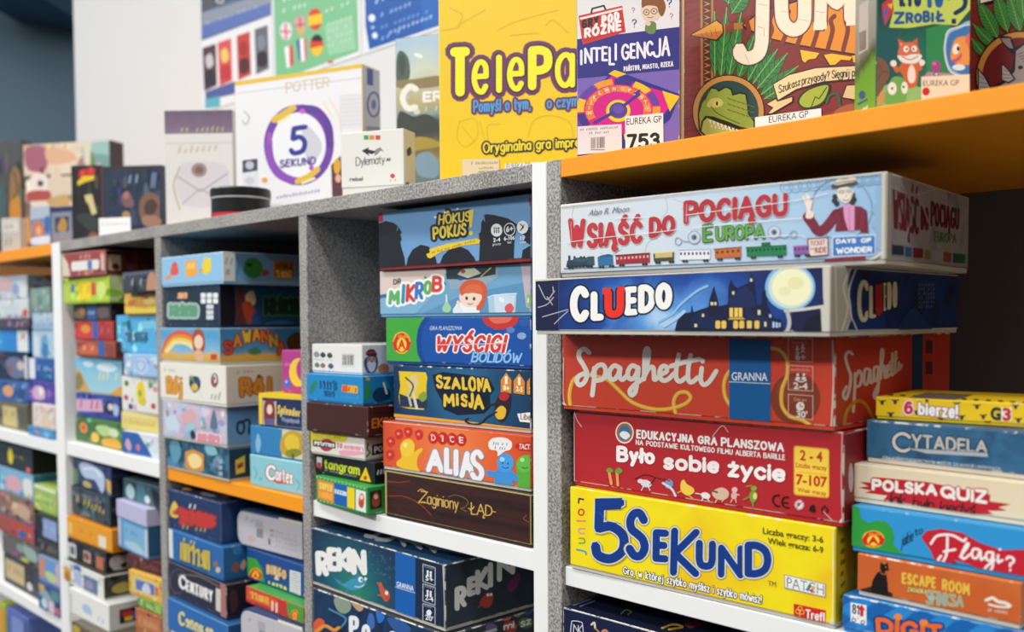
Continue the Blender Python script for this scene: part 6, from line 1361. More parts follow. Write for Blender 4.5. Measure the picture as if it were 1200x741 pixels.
def ring():
    b = Box(pos(-1.3339, 0.085, 20, 0.2284, 0.2144, 0.045), 'big white box with yellow top edge and purple ring round a blue figure 5', '#e6e4e6', G_T, edge='#dcb62c', wear=0.05, right='#b9bac0', top='#dcb62c')
    a = b.front([(213, 272), (640, 211), (646, 728), (221, 753)])
    a.P([(213, 272), (640, 211), (640, 226), (213, 288)], '#e0ba28')
    a.P([(222, 310), (636, 258), (636, 262), (222, 314)], '#cfcdd4')
    a.K('POTTER', 384, 276, 312, 530, 256, 290, 4, '#cdbd9a', jit=0.1)
    a.O(428, 484, 104, 122, 26, '#6a3a9e'); a.S([(330, 480), (332, 530), (360, 580), (410, 606)], 27, '#8a4ab0'); a.S([(440, 362), (490, 372), (525, 420), (532, 480)], 27, '#5a2f92'); a.C(428, 484, 88, 108, '#e9e9ec', 32); a.B([(440, 420), (480, 440), (506, 490), (480, 540), (450, 520)], '#c9c9d2')
    a.S([(346, 400), (380, 380), (410, 360)], 22, '#dcb53a'); a.S([(360, 410), (396, 392)], 10, '#f1e4b0'); a.S([(424, 606), (460, 590), (490, 566)], 20, '#dcb53a'); a.S([(440, 612), (480, 596)], 8, '#f1e4b0'); a.C(440, 372, 10, 9, '#c85ac0'); a.C(470, 560, 8, 10, '#b04ab8'); a.C(330, 460, 9, 20, '#a050b4')
    a.SS([[np.array(p, float) for p in ((450, 424), (412, 430), (408, 464))], catmull([(408, 464), (432, 458), (448, 476), (440, 504), (412, 512), (402, 502)], False, 4)], 17, '#272d8e')
    a.K('SEKUND', 364, 534, 562, 486, 522, 550, 6, '#4a3f8a', jit=0.12)
    a.S([(246, 372), (262, 392), (252, 416), (240, 404)], 5, '#b9b9be'); a.S([(530, 330), (560, 380), (570, 440)], 4, '#e6d9a8'); a.S([(510, 340), (540, 390)], 4, '#e6d9a8')
    for i in range(8): a.S([(570 + 9 * i, 320), (570 + 9 * i, 430)], 1.6, '#d5d3da', False); a.S([(565, 320 + 14 * i), (636, 316 + 14 * i)], 1.6, '#d5d3da', False)
    a.P([(240, 536), (290, 530), (290, 570), (240, 578)], '#43454e'); a.C(264, 552, 14, 14, '#b9bcc8'); a.P([(240, 578), (290, 570), (292, 632), (240, 640)], '#dadade'); a.C(264, 604, 16, 14, '#c4c6d0'); a.C(314, 602, 10, 9, '#dca43a')
    a.P([(536, 552), (568, 520), (576, 660), (540, 664)], '#5a3038'); a.C(556, 556, 12, 26, '#d9a02a'); a.C(560, 596, 10, 14, '#d9a890')
    a.W(352, 664, 500, 640, 10, 4, '#8a84b0', 4)
    r = b.right([(640, 211), (699, 236), (705, 737), (646, 728)])
    r.P([(656, 226), (676, 232), (676, 286), (656, 282)], '#4a4f8a'); r.O(678, 348, 20, 40, 6, '#5a4f92'); r.C(678, 348, 8, 16, '#6a6aa8'); r.P([(654, 420), (700, 424), (700, 440), (654, 436)], '#8a8a92')
    b.done()
ring()

def envelope():
    b = Box(pos(-1.4530, 0.0300, 43, 0.1075, 0.1819, 0.03), 'pale cream box with a mauve band across its top and a wax-sealed letter', '#e3dfd9', G_T, edge='#d6d2cc', wear=0.1)
    a = b.front([(-23, 369), (207, 366), (214, 762), (-15, 764)])
    a.P([(-23, 366), (207, 363), (208, 444), (-22, 448)], gradp(((0.72, '#a293a4'), (0.85, '#7d6880'), (1.0, '#6a566e')), 'Z', 0.1819, 0.1, 60)); a.W(30, 440, 200, 436, 14, 6, '#b9a87a', 3)
    a.W(20, 512, 160, 500, 22, 7, '#cfc4a8', 6); a.S([(-20, 480), (206, 476)], 3, '#cfc9c4', False)
    a.B([(20, 580), (40, 545), (110, 540), (180, 552), (196, 600), (190, 680), (60, 690), (24, 650)], '#d9d2d6'); a.S([(24, 590), (100, 640), (190, 580)], 5, '#b3a9b4', False); a.S([(40, 680), (100, 630), (180, 680)], 5, '#b9b0ba', False); a.C(95, 568, 26, 24, '#a08a86'); a.C(95, 568, 14, 13, '#84605c')
    a.S([(30, 560), (10, 620), (30, 700)], 6, '#c9b9a4')
    b.done()
envelope()

def valley():
    b = Box(pos(-1.0277, 0.15, 25, 0.2, 0.227, 0.06), 'box with a painted river valley, half behind the large bright yellow box', gradp(((0.0, '#5a7284'), (0.22, '#6a7a74'), (0.28, '#a08a3c'), (0.4, '#4a4c3e'), (0.5, '#3a4440'), (0.56, '#8aa09a'), (0.64, '#b9a878'), (0.8, '#c9d2c0'), (0.95, '#a9c4d4')), 'Z', 0.227, 0.25, 18), G_T, edge='#8a9490', wear=0.1)
    a = b.front([(78, 152), (645, 84), (648, 808), (85, 836)])
    a.B([(84, 230), (100, 200), (130, 230), (136, 300), (110, 330), (84, 320)], '#4a5a50'); a.B([(90, 240), (108, 214), (120, 260), (104, 300)], '#38463e'); a.B([(84, 320), (160, 312), (250, 300), (250, 340), (100, 350)], '#8a7a50'); a.C(170, 220, 20, 8, '#e6ece4', 14, 0.4)
    a.B([(96, 440), (150, 460), (200, 450), (250, 480), (250, 520), (100, 520)], '#3a3f38'); a.B([(86, 560), (180, 540), (250, 560), (250, 580), (90, 600)], '#a8923a'); a.B([(160, 620), (210, 600), (250, 640), (240, 700), (170, 690)], '#7f9aac')
    a.S([(160, 352), (136, 342), (112, 370), (110, 400), (128, 428), (158, 424)], 24, '#ece9de'); a.C(128, 386, 8, 10, '#b9bcae', 12); a.B([(150, 440), (170, 430), (176, 446), (160, 452)], '#d9d6c8')
    a.K('ER', 186, 362, 406, 268, 356, 400, 11, '#f0f0ea'); a.W(192, 438, 250, 434, 16, 6, '#c9cfc4', 2)
    b.done()
valley()

def fallen():
    b = Box(pos(-1.6973, 0.03, 38, 0.1095, 0.1245, 0.02), 'dark navy box with brown creature figures, behind a white price card', mottle(('#1c2b40', '#24364e', '#182234'), 30), G_T, edge='#3a3f4a', wear=0.1)
    b.front().bits('#2a3a52', 34, 3, 40)
    a = b.front([(440, 278), (700, 271), (707, 588), (448, 592)])
    a.P([(440, 278), (700, 271), (700, 284), (440, 292)], '#3a2c34'); a.W(550, 350, 640, 346, 40, 9, '#7f8fae', 3); a.W(655, 370, 690, 366, 70, 8, '#6f7f9e', 5)
    a.B([(530, 400), (556, 386), (576, 420), (580, 450), (546, 456), (528, 430)], '#7a5a5e'); a.C(548, 404, 12, 16, '#a8746a'); a.B([(610, 420), (650, 392), (690, 410), (694, 470), (690, 520), (640, 530), (606, 490)], '#7d5a48'); a.B([(630, 440), (660, 420), (684, 450), (660, 490), (630, 480)], '#4a3430'); a.B([(616, 500), (660, 490), (700, 510), (690, 540), (630, 536)], '#9a7460')
    a.C(548, 490, 18, 18, '#a98a5a'); a.P([(440, 286), (450, 286), (452, 590), (444, 590)], '#4a3038')
    b.done()
    b = Box(pos(-1.8896, 0.05, 38, 0.0583, 0.1505, 0.014), 'narrow black box with red and yellow slanted title', '#1b1b1e', G_T, edge='#3a2a2c', wear=0.1, right='#5a2a2a')
    b.front().bits('#26262a', 16, 4, 40)
    a = b.front([(308, 274), (434, 271), (442, 621), (316, 623)])
    a.P([(344, 296), (400, 280), (416, 296), (408, 316), (342, 330)], '#c22a26'); a.P([(336, 344), (362, 320), (412, 318), (408, 336), (372, 346), (338, 362)], '#e0c020'); a.W(350, 320, 404, 300, 18, 7, '#e05a3a', 2)
    a.P([(366, 404), (400, 398), (420, 480), (400, 490), (384, 440), (374, 430)], '#cfc08a'); a.B([(330, 500), (380, 480), (430, 520), (400, 560)], '#2e3a3a'); a.C(406, 576, 22, 14, '#7a4a3a')
    b.done()
    b = Box(pos(-2.4525, 0.15, 30, 0.2384, 0.2748, 0.05), 'large dark box with pink and turquoise artwork and white round emblem', mottle(('#4a4246', '#6a5a58', '#3a383c'), 20), G_T, edge='#4a3f3c', wear=0.2, right='#3a302c')
    b.front().bits('#5f5452', 40, 5, 60)
    a = b.front([(100, 185), (474, 161), (486, 683), (114, 692)])
    a.P([(100, 185), (474, 161), (478, 300), (104, 320)], mottle(('#c8b4a0', '#d8cdb8', '#b39a92'), 18)); a.B([(110, 200), (190, 190), (210, 250), (190, 300), (120, 290)], '#9a5a6e'); a.B([(200, 200), (300, 210), (330, 250), (220, 270)], '#d2a888'); a.B([(360, 190), (478, 170), (480, 250), (380, 262)], '#8fb9b6'); a.B([(390, 230), (470, 230), (480, 280), (390, 290)], '#6f9a98')
    for x in (112, 196, 230, 282): a.P([(x - 8, 200), (x, 172), (x + 8, 198)], '#c9a03a')
    k = b.front(); k.bits('#b39a94', 46, 21, 70); a.k = k.k; a.C(170, 352, 44, 46, '#dad3cc', 26); a.C(176, 352, 14, 14, '#4a4644', 16); a.P([(206, 330), (310, 318), (312, 400), (210, 420)], '#c9c0b0'); a.B([(120, 390), (210, 384), (216, 420), (130, 440)], '#a04a44'); a.P([(130, 430), (300, 420), (320, 440), (310, 460), (140, 470)], '#cfc8bc'); a.B([(210, 420), (290, 400), (300, 450), (220, 450)], '#b59a6a')
    a.P([(110, 500), (130, 500), (136, 610), (104, 610)], '#c08a3a')
    b.done()
    b = Box(pos(-2.7138, 0.1, 30, 0.1682, 0.3073, 0.04), 'tall dark grey box with a golden brown figure, leftmost on the shelf tops', mottle(('#3c4244', '#474c4e', '#34393c'), 14), G_T, edge='#4a4c4c', wear=0.1)
    b.front().bits('#40484a', 24, 6, 30)
    a = b.front([(-148, 178), (93, 162), (107, 704), (-132, 710)])
    a.B([(44, 330), (60, 280), (84, 300), (90, 360), (70, 430), (44, 420)], '#8a6a44'); a.B([(44, 430), (84, 410), (92, 520), (80, 590), (50, 580)], '#b9822f'); a.B([(0, 360), (20, 380), (24, 520), (0, 560)], '#3a5a5e'); a.S([(60, 300), (78, 380), (56, 420)], 8, '#5a4530')
    b.done()
    b = Box(pos(-1.9947, 0.01, 20, 0.0543, 0.0783, 0.02), 'small light blue box with an orange figure, in front of the pink and turquoise artwork', '#5f86b4', G_T, edge='#8aa0bc', wear=0.1, gap=0.002)
    b.front().bits('#6f90b8', 14, 7, 60)
    a = b.front([(130, 456), (215, 449), (220, 628), (134, 632)])
    a.P([(130, 456), (215, 449), (216, 500), (132, 510)], '#a9b4c4'); a.B([(140, 540), (160, 510), (190, 530), (190, 590), (150, 590)], '#b9785a'); a.C(168, 556, 12, 20, '#dba37a'); a.B([(136, 590), (216, 580), (218, 610), (140, 616)], '#c9d4e2'); a.B([(196, 500), (214, 500), (216, 560), (200, 560)], '#3a6aa8')
    b.done()
    b = Box(pos(-1.9480, 0.03, 20, 0.0644, 0.0758, 0.02), 'small dark blue box with grey frame, beside the narrow black box', '#2c3350', G_T, edge='#5a6280', wear=0.1, gap=0.002)
    b.front().bits('#3a4468', 14, 8, 60)
    a = b.front([(215, 456), (319, 448), (323, 623), (219, 629)])
    a.P([(222, 480), (312, 474), (314, 606), (226, 612)], '#7d879c'); a.P([(238, 500), (300, 494), (300, 560), (240, 566)], '#3a3c4c'); a.B([(250, 540), (270, 500), (290, 520), (286, 560), (256, 560)], '#a8824a'); a.P([(226, 590), (314, 584), (314, 606), (226, 612)], '#8a8088')
    b.done()
fallen()

def price_card():
    r = tag(empty('price_card', (-1.6590, 0.008, ZT), 30), 'small white price card leaning in front of the dark navy box', 'price card')
    mb = MB(); mb.box(0, 0, 0, 0.062, 0.0015, 0.0307, '#efefec', 0.0003, 1); mb.build('card', r)
    mb = MB(); mb.box(0, 0.0016, 0, 0.062, 0.010, 0.0015, '#e6e6e2', 0.0003, 1); mb.build('foot', r)
    mb = MB(); a = Art(mb, (0, 0, 0), (1, 0, 0), (0, 0, 1), 0.062, 0.0307); a.W(8, 40, 92, 40, 14, 2.5, '#b9b9b6', 2); mb.build('print', r)
price_card()
b = Box((-2.1669, 0.01, ZT, 30, 0.0466, 0.0704, 0.02), 'small pale grey box near the left frame edge, in front of the golden brown figure', '#b9b6b0', G_T, edge='#c9c6c0', wear=0.1, gap=0.002)
a = b.front(); a.R(8, 8, 92, 40, '#cfccc6'); a.W(15, 30, 85, 30, 14, 6, '#8a8680', 1); a.W(15, 78, 85, 78, 22, 8, '#8f8c86', 3); b.done()

def tin():
    r = tag(empty('round_tin', (-1.249, 0.045, ZT)), 'round black tin with a silver rim line, before the big white box', 'tin')
    def lathe(name, prof, m, mats=None):
        bm = bmesh.new(); n = 48; rings = []
        for rad, z in prof: rings.append([bm.verts.new((rad * math.cos(2 * PI * i / n), rad * math.sin(2 * PI * i / n), z)) for i in range(n)])
        for k in range(len(rings) - 1):
            for i in range(n): bm.faces.new((rings[k][i], rings[k][(i + 1) % n], rings[k + 1][(i + 1) % n], rings[k + 1][i]))
        bm.faces.new(rings[-1]); bm.faces.new(rings[0][::-1])
        mb = MB(); mb.bm(bm, lambda f: m); return mb.build(name, r, False)
    lathe('body', [(0.0395, 0), (0.0405, 0.002), (0.0405, 0.0262)], ink('#1a1a1c', 0.3))
    lathe('base_band', [(0.0409, 0.001), (0.0409, 0.006)], ink('#c02a30', 0.4))
    lathe('rim', [(0.0414, 0.0262), (0.0416, 0.0284)], ink('#b9bbbe', 0.25))
    lathe('lid', [(0.0414, 0.0285), (0.0418, 0.030), (0.0418, 0.039), (0.0405, 0.0412), (0.038, 0.041)], ink('#151517', 0.3))
tin()

# ------------------------------------------------------------------ posters on the wall
def poster(label, x0, x1, z0, z1, base, draw):
    mb = MB(); mb.box(0, 0, 0, x1 - x0, 0.0012, z1 - z0, base, 0)
    a = Art(mb, (0, 0, 0), (1, 0, 0), (0, 0, 1), x1 - x0, z1 - z0, None, 2e-4)
    draw(a)
    o = mb.build('poster'); o.location = (x0, 0.4136, z0)
    tag(o, label, 'poster', 'posters on the white wall')
def d1(a):
    q = Art(a.mb, a.org, a.eu, a.ev, a.w, a.h, [(55, -280), (385, -478), (400, 420), (70, 528)], 2e-4)
    q.P([(58, -280), (385, -478), (390, 70), (64, 190)], '#5d6b8c'); q.P([(66, -20), (200, -70), (300, -80), (200, 0), (66, 56)], '#55575c'); q.P([(66, 60), (386, -40), (386, 20), (66, 130)], '#8f97a6'); q.W(80, 130, 330, 40, 24, 10, '#a9b4cc', 2); q.P([(66, 120), (390, 12), (390, 64), (66, 180)], '#5f74b4')
    q.O(150, 0, 16, 12, 6, '#d6d8dc')
    for x, c1, c2, c3 in ((68, '#5a3a40', '#c9c6c8', '#3a3034'), (140, '#d9545a', '#e6c86a', '#c23a40'), (228, '#c2463a', '#a83230', '#5a2a30'), (312, '#6a6a72', '#7f8a94', '#3a2a30')):
        f = (x - 68) * 0.36; q.P([(x, 225 - f), (x + 62, 204 - f), (x + 68, 400 - f * 0.9), (x + 8, 428 - f * 0.9)], c1); q.B([(x + 14, 270 - f), (x + 40, 250 - f), (x + 52, 300 - f), (x + 24, 320 - f)], c2); q.B([(x + 14, 340 - f), (x + 54, 330 - f), (x + 58, 390 - f), (x + 18, 400 - f)], c3)
    q.P([(80, 430), (220, 380), (220, 440), (84, 470)], '#55609a'); q.P([(80, 465), (150, 450), (150, 500), (80, 510)], '#5fb0c0')
poster('poster with grey-blue heading above a row of small colour pictures, leftmost on the wall', -2.075, -1.772, .475, .86, ink('#e6e7ea', 0.6, 0.2), d1)
def d2(a):
    q = Art(a.mb, a.org, a.eu, a.ev, a.w, a.h, [(390, -481), (798, -725), (810, 259), (404, 395)], 2e-4)
    q.P([(390, -470), (775, -710), (800, 240), (412, 380)], '#7fbf8e'); q.P([(640, 120), (770, 70), (786, 230), (660, 260)], '#9acca4')
    q.W(440, 10, 600, -40, 18, 9, '#d2e8d4', 1); q.W(440, 60, 560, 24, 16, 8, '#d2e8d4', 2); q.W(640, 60, 760, 14, 14, 8, '#cfe6d2', 3)
    for i in range(4): q.W(650, 120 + 34 * i, 770, 84 + 34 * i, 12, 7, '#b9dcc0', i)
    q.B([(430, 150), (446, 106), (480, 112), (486, 160), (460, 192)], '#e6dfe2'); q.S([(436, 146), (480, 150)], 9, '#d4525c'); q.S([(458, 112), (460, 186)], 9, '#d4525c')
    q.B([(498, 110), (516, 76), (546, 80), (550, 130), (530, 168)], '#d8a4a4'); q.S([(502, 120), (548, 112)], 8, '#cf4a54'); q.S([(524, 80), (528, 160)], 8, '#cf4a54'); q.P([(510, 136), (546, 128), (536, 166), (520, 166)], '#d9b060')
    q.C(596, 90, 34, 52, '#d9452f', 24); q.P([(563, 76), (629, 62), (630, 108), (564, 122)], '#efc62c')
    q.P([(452, 222), (474, 214), (478, 316), (464, 318)], '#f0f0ee'); q.P([(474, 214), (492, 212), (496, 300), (478, 316)], '#cf4a48')
    q.P([(508, 188), (524, 182), (530, 288), (520, 280)], '#3f5a9a'); q.P([(524, 182), (542, 178), (548, 286), (530, 288)], '#f0f0ee'); q.P([(542, 178), (556, 182), (558, 270), (548, 286)], '#d4606a')
    q.C(604, 212, 32, 50, '#d8402c', 24); q.B([(578, 190), (592, 166), (614, 162), (632, 184), (620, 194)], '#2a2426'); q.B([(576, 230), (600, 222), (634, 216), (622, 252), (596, 262)], '#ecc22e'); q.C(668, 290, 14, 8, '#d95a4a')
poster('green poster with six small round and flag-shaped colour badges', -1.768, -1.468, .485, .86, ink('#e6e8ea', 0.6, 0.2), d2)
def d3(a):
    q = Art(a.mb, a.org, a.eu, a.ev, a.w, a.h, [(811, -733), (1257, -1000), (1266, 106), (822, 255)], 2e-4)
    q.P([(820, -720), (1257, -985), (1264, 90), (850, 232), (832, 120)], '#1a57a8'); q.P([(1040, -700), (1257, -900), (1262, 80), (1100, 140)], '#1f62b4')
    q.W(870, 20, 960, -20, 18, 9, '#a9c4e6', 1); q.W(900, 80, 1050, 20, 16, 8, '#8fb0dc', 2); q.W(900, 136, 1130, 56, 14, 8, '#6f9ad0', 3); q.W(940, 160, 1150, 80, 16, 8, '#a9c4e6', 4); q.W(900, 190, 1000, 150, 14, 8, '#8fb0dc', 5)
    q.C(862, 84, 16, 18, '#e6eef6'); q.C(876, 166, 13, 15, '#dfe9f4'); q.C(866, 128, 8, 8, '#a9c4e6')
poster('blue poster with pale lines of print, partly behind the large yellow box', -1.46, -1.2, .485, .86, ink('#e4e7ea', 0.6, 0.2), d3)

# ================================================================== middle unit, middle bay
G_B = 'games stacked left in the middle bay'
CR = (170, 260, 3.09)
def creatures():
    b = Box(POS['creatures'], 'light blue box with small red, orange and yellow creatures, topmost in the middle bay', '#8fbfe0', G_B, edge='#c9d9e4', wear=0.3, right='#6fa6cc')
    a = b.front([(58, 131), (281, 107), (283, 225), (61, 239)])
    a.B([(92, 180), (100, 150), (114, 148), (122, 180), (116, 192), (96, 194)], '#dc5a4a'); a.B([(72, 206), (90, 190), (96, 204), (82, 212)], '#e09a5a'); a.P([(146, 142), (186, 138), (188, 196), (148, 200)], '#efa83a'); a.W(152, 170, 182, 167, 20, 7, '#f4c86a', 1); a.B([(208, 170), (214, 136), (236, 132), (240, 170), (226, 190), (212, 186)], '#ecd02e'); a.C(202, 176, 8, 5, '#e0962e')
    r = b.right([(281, 107), (796, 134), (798, 238), (283, 225)])
    r.P([(284, 106), (326, 110), (326, 226), (284, 226)], '#e6e9e4'); r.W(292, 150, 318, 152, 20, 8, '#b9c0c0', 2); r.W(292, 190, 318, 190, 20, 8, '#b9c0c0', 3)
    r.B([(358, 180), (366, 140), (396, 130), (422, 150), (424, 190), (390, 204)], '#3a8a3c'); r.C(378, 156, 10, 6, '#1a3a1c'); r.B([(420, 180), (440, 172), (450, 188), (430, 196)], '#a8502a'); r.P([(464, 142), (540, 144), (540, 208), (464, 204)], '#c9742a'); r.G(472, 150, 172, 534, 150, 172, 5, 5, '#8a4a1c', (), 2); r.G(472, 172, 204, 534, 172, 206, 4, 7, '#ecb84a', [(3, '#5a2a14')], 3); r.S([(332, 130), (340, 150), (334, 190)], 5, '#4a86ac')
    b.done()
def green_letters():
    b = Box(POS['green_letters'], 'dark navy box with pale green lettering and white icon tiles', '#202c40', G_B, edge='#4a5668', wear=0.2, right='#1c4f70')
    a = b.front([(69, 239), (268, 227), (271, 384), (72, 384)])
    a.P([(70, 240), (84, 240), (86, 384), (72, 384)], '#2f3c50'); a.G(90, 296, 346, 190, 294, 346, 6, 11, '#5f9a7a', [(8, '#a9bcb0')], 4); a.G(118, 254, 280, 154, 252, 278, 3, 7, '#e0a878', (), 5)
    for x, y in ((206, 262), (228, 262), (250, 262), (206, 282), (228, 282), (250, 282)): a.RR(x - 4, y - 4, x + 14, y + 14, 3, '#e6e9ea')
    for y in (306, 326, 344): a.RR(222, y - 6, 248, y + 10, 3, '#d0d6da')
    r = b.right([(268, 227), (785, 239), (787, 379), (271, 384)])
    r.B([(272, 228), (320, 230), (322, 380), (273, 384), (268, 300)], '#0f141e'); r.B([(330, 250), (350, 236), (366, 300), (360, 376), (330, 378)], '#5a2f2a'); r.B([(362, 270), (390, 250), (400, 290), (376, 310)], '#d9c08a'); r.B([(350, 300), (380, 290), (400, 340), (372, 370)], '#a8402a'); r.B([(386, 340), (410, 330), (420, 370), (390, 378)], '#2a4a7a'); r.G(432, 268, 338, 560, 266, 338, 6, 12, '#173a26', [(6, '#3f7a56')], 4); r.B([(440, 366), (500, 356), (540, 374), (450, 378)], '#3a7a9a')
    b.done()
def savanna():
    b = Box(POS['savanna'], 'sky and sand coloured box with a red and yellow rainbow title', gradp(((0.0, '#cf9a34'), (0.25, '#d9ac4a'), (0.4, '#7fb4d4'), (0.8, '#4f9ac8'), (1.0, '#5fa4cc')), 'Z', 0.0514, 0.35, 25), G_B, edge='#9ab4c0', wear=0.2, right=gradp(((0.0, '#c9962f'), (0.2, '#d2a23e'), (0.32, '#4f8fb8'), (0.8, '#3a86b8')), 'Z', 0.0514, 0.3, 25))
    a = b.front([(56, 384), (269, 385), (271, 520), (59, 508)])
    for d, c in ((0, '#d9553a'), (12, '#e08a3a'), (24, '#ecc84a'), (34, '#e9dba0')): a.S([(66 + d * 0.4, 470), (80 + d * 0.5, 430 + d * 0.6), (110, 404 + d), (150, 404 + d * 1.1), (176, 424 + d)], 13, c)
    a.B([(172, 440), (176, 400), (196, 388), (214, 408), (216, 460), (196, 486), (178, 470)], '#a8482a'); a.C(194, 436, 16, 26, '#e9cdb4'); a.B([(180, 470), (200, 464), (214, 486), (204, 508), (184, 500)], '#d9b08a'); a.R(238, 480, 260, 500, '#c2402e')
    r = b.right([(269, 385), (789, 379), (790, 500), (271, 520)])
    for i, (ch, x) in enumerate(zip('SAWANNA', (300, 334, 368, 402, 434, 464, 492))):
        y = 470 - 66 * math.sin(PI * (i + 0.7) / 7.4) + 6
        r.K(ch, x - 16, y - 26, y + 24, x + 16, y - 27, y + 22, 9, ('#cf4a30', '#dd8a34', '#ecc23e', '#e6a03a', '#d9703a', '#c9a83a', '#cf5a34')[i], [(4, '#7a2a1c')], jit=0.1)
    r.B([(370, 470), (400, 456), (420, 474), (390, 482)], '#3f7a5a'); r.B([(510, 430), (560, 400), (600, 470), (540, 490)], '#5a3a20')
    b.done()
def swarm():
    b = Box(POS['swarm'], 'white box with bouncy orange lettering and a little bee', '#e6e2d6', G_B, edge='#d9d4c6', wear=0.2, right='#d5cdb8')
    a = b.front([(53, 508), (292, 522), (295, 674), (56, 645)])
    a.K('Rój', 78, 560, 622, 134, 560, 628, 8, '#dd9a2f', [(3, '#b9762a')], jit=0.08); a.W(68, 540, 110, 542, 8, 3, '#9a958a', 2)
    a.B([(160, 580), (172, 560), (196, 566), (200, 600), (180, 620), (166, 604)], '#2a3f4a'); a.C(180, 600, 12, 14, '#d9b93a'); a.C(168, 566, 9, 8, '#4f8a4a'); a.C(192, 580, 10, 9, '#2f4a86'); a.S([(160, 548), (210, 640)], 1.5, '#c9c4b8', False)
    a.C(252, 574, 13, 26, '#3a3236'); a.C(252, 570, 8, 17, '#e0d9d0'); a.B([(246, 560), (256, 566), (250, 580), (258, 590), (246, 594)], '#b9404a'); a.W(236, 640, 276, 644, 26, 6, '#b0aba0', 4)
    r = b.right([(292, 522), (815, 501), (816, 636), (295, 674)])
    r.K('Rój', 342, 566, 636, 458, 558, 618, 15, '#d98a2a', [(4, '#9a5f22')], jit=0.06); r.W(330, 552, 392, 544, 10, 4, '#9a958a', 2); r.C(412, 560, 8, 7, '#6a4a2a')
    b.done()
def city():
    b = Box(POS['city'], 'hazy light blue and pink box with small dark figures', mottle(('#a9c4dc', '#c9c4d4', '#d0aebc', '#8fb4d2'), 22), G_B, edge='#b9c6d2', wear=0.2, right='#6f9cc4')
    b.front().bits('#b4c4d6', 34, 9, 40)
    a = b.front([(58, -32), (270, -8), (272, 130), (60, 94)])
    a.B([(120, 20), (150, 0), (170, 30), (140, 50)], '#d6a9ae'); a.B([(220, 30), (230, 0), (240, 40), (240, 64), (218, 62)], '#5a748e'); a.B([(150, 78), (160, 68), (170, 92), (156, 98)], '#26303c'); a.G(176, 72, 110, 250, 82, 122, 5, 9, '#d9909a', [(4, '#e9dce0')], 6); a.B([(70, 30), (100, 20), (110, 60), (80, 70)], '#c9d6e4')
    r = b.right([(270, -8), (738, -43), (739, 79), (272, 130)])
    r.O(318, 60, 12, 20, 8, '#2a3a4a'); r.S([(316, 44), (346, 36), (346, 80)], 8, '#2a3a4a'); r.P([(400, 20), (440, 16), (440, 80), (400, 84)], '#3f2f44'); r.C(420, 30, 10, 14, '#b95a4a')
    b.done()
def sea():
    b = Box(POS['sea'], 'dark teal box with a glowing golden square, lowest on the orange board', mottle(('#2a4f66', '#3f7690', '#1f3c52', '#6f9eb0'), 20), G_B, edge='#5a7a8a', wear=0.2, right=mottle(('#142a3c', '#1f4a60'), 20))
    b.front().bits('#3a6a80', 34, 10, 50)
    a = b.front([(70, 92), (277, 131), (279, 241), (72, 192)])
    a.B([(84, 110), (110, 104), (120, 150), (100, 180), (86, 150)], '#5f98b0'); a.P([(134, 140), (164, 134), (196, 150), (196, 204), (160, 208), (134, 194)], '#d0913a'); a.B([(142, 160), (164, 146), (188, 164), (184, 190), (156, 194)], '#f0d894'); a.B([(200, 120), (230, 124), (240, 150), (210, 150)], '#86b6c8'); 
    for y in (166, 186, 206): a.R(246, y, 258, y + 14, '#8fb0be')
    r = b.right([(277, 131), (754, 81), (755, 179), (279, 241)])
    r.P([(300, 170), (332, 152), (332, 208), (302, 216)], '#cfc04a'); r.P([(306, 184), (326, 174), (326, 190), (306, 198)], '#8a3a3a'); r.B([(350, 140), (380, 136), (376, 180), (350, 190)], '#2f6a80')
    b.done()
creatures(); green_letters(); savanna(); swarm(); city(); sea()

G_B2 = 'small games stacked right in the middle bay'
def moon():
    b = Box(POS['moon'], 'magenta box with yellow crescent moon and a blue star', '#b03a86', G_B2, edge='#b95a94', wear=0.15, gap=0.002)
    a = b.front([(495, 464), (575, 466), (577, 626), (497, 619)])
    a.C(556, 546, 34, 52, '#ecc63a', 28); a.C(574, 536, 26, 42, '#b03a86', 24); a.B([(505, 580), (516, 566), (528, 584), (518, 604), (506, 600)], '#3a6ac4'); a.C(512, 580, 5, 6, '#9ab4e6', 10); a.W(505, 520, 530, 522, 8, 4, '#d98ab9', 1)
    b.done()
def gem():
    b = Box(POS['gem'], 'navy box with yellow frame and a red-haired portrait', '#22305c', G_B2, edge='#d9b62a', wear=0.1, top='#e2c02a', right='#1a2446', gap=0.002)
    a = b.front([(410, 619), (574, 631), (575, 757), (412, 739)])
    a.P([(410, 619), (574, 631), (574, 646), (412, 636)], '#e8c826'); a.P([(410, 619), (424, 622), (426, 742), (412, 742)], '#e8c826')
    a.P([(426, 648), (474, 652), (474, 744), (428, 740)], '#c9b0b4'); a.B([(430, 690), (434, 654), (452, 642), (468, 660), (470, 720), (462, 744), (436, 740)], '#7a2e34'); a.C(451, 680, 10, 18, '#e9cdb9'); a.P([(438, 712), (466, 714), (472, 744), (432, 742)], '#5f5a8a'); a.S([(474, 650), (474, 744)], 3, '#d9b93a', False)
    a.K('Splendor', 478, 662, 696, 562, 678, 708, 5.5, '#d9c06a', [(3, '#141c3a')], lean=0.1); a.K('Pojedynek', 496, 706, 724, 560, 714, 732, 2.6, '#9aa4c4')
    b.done()
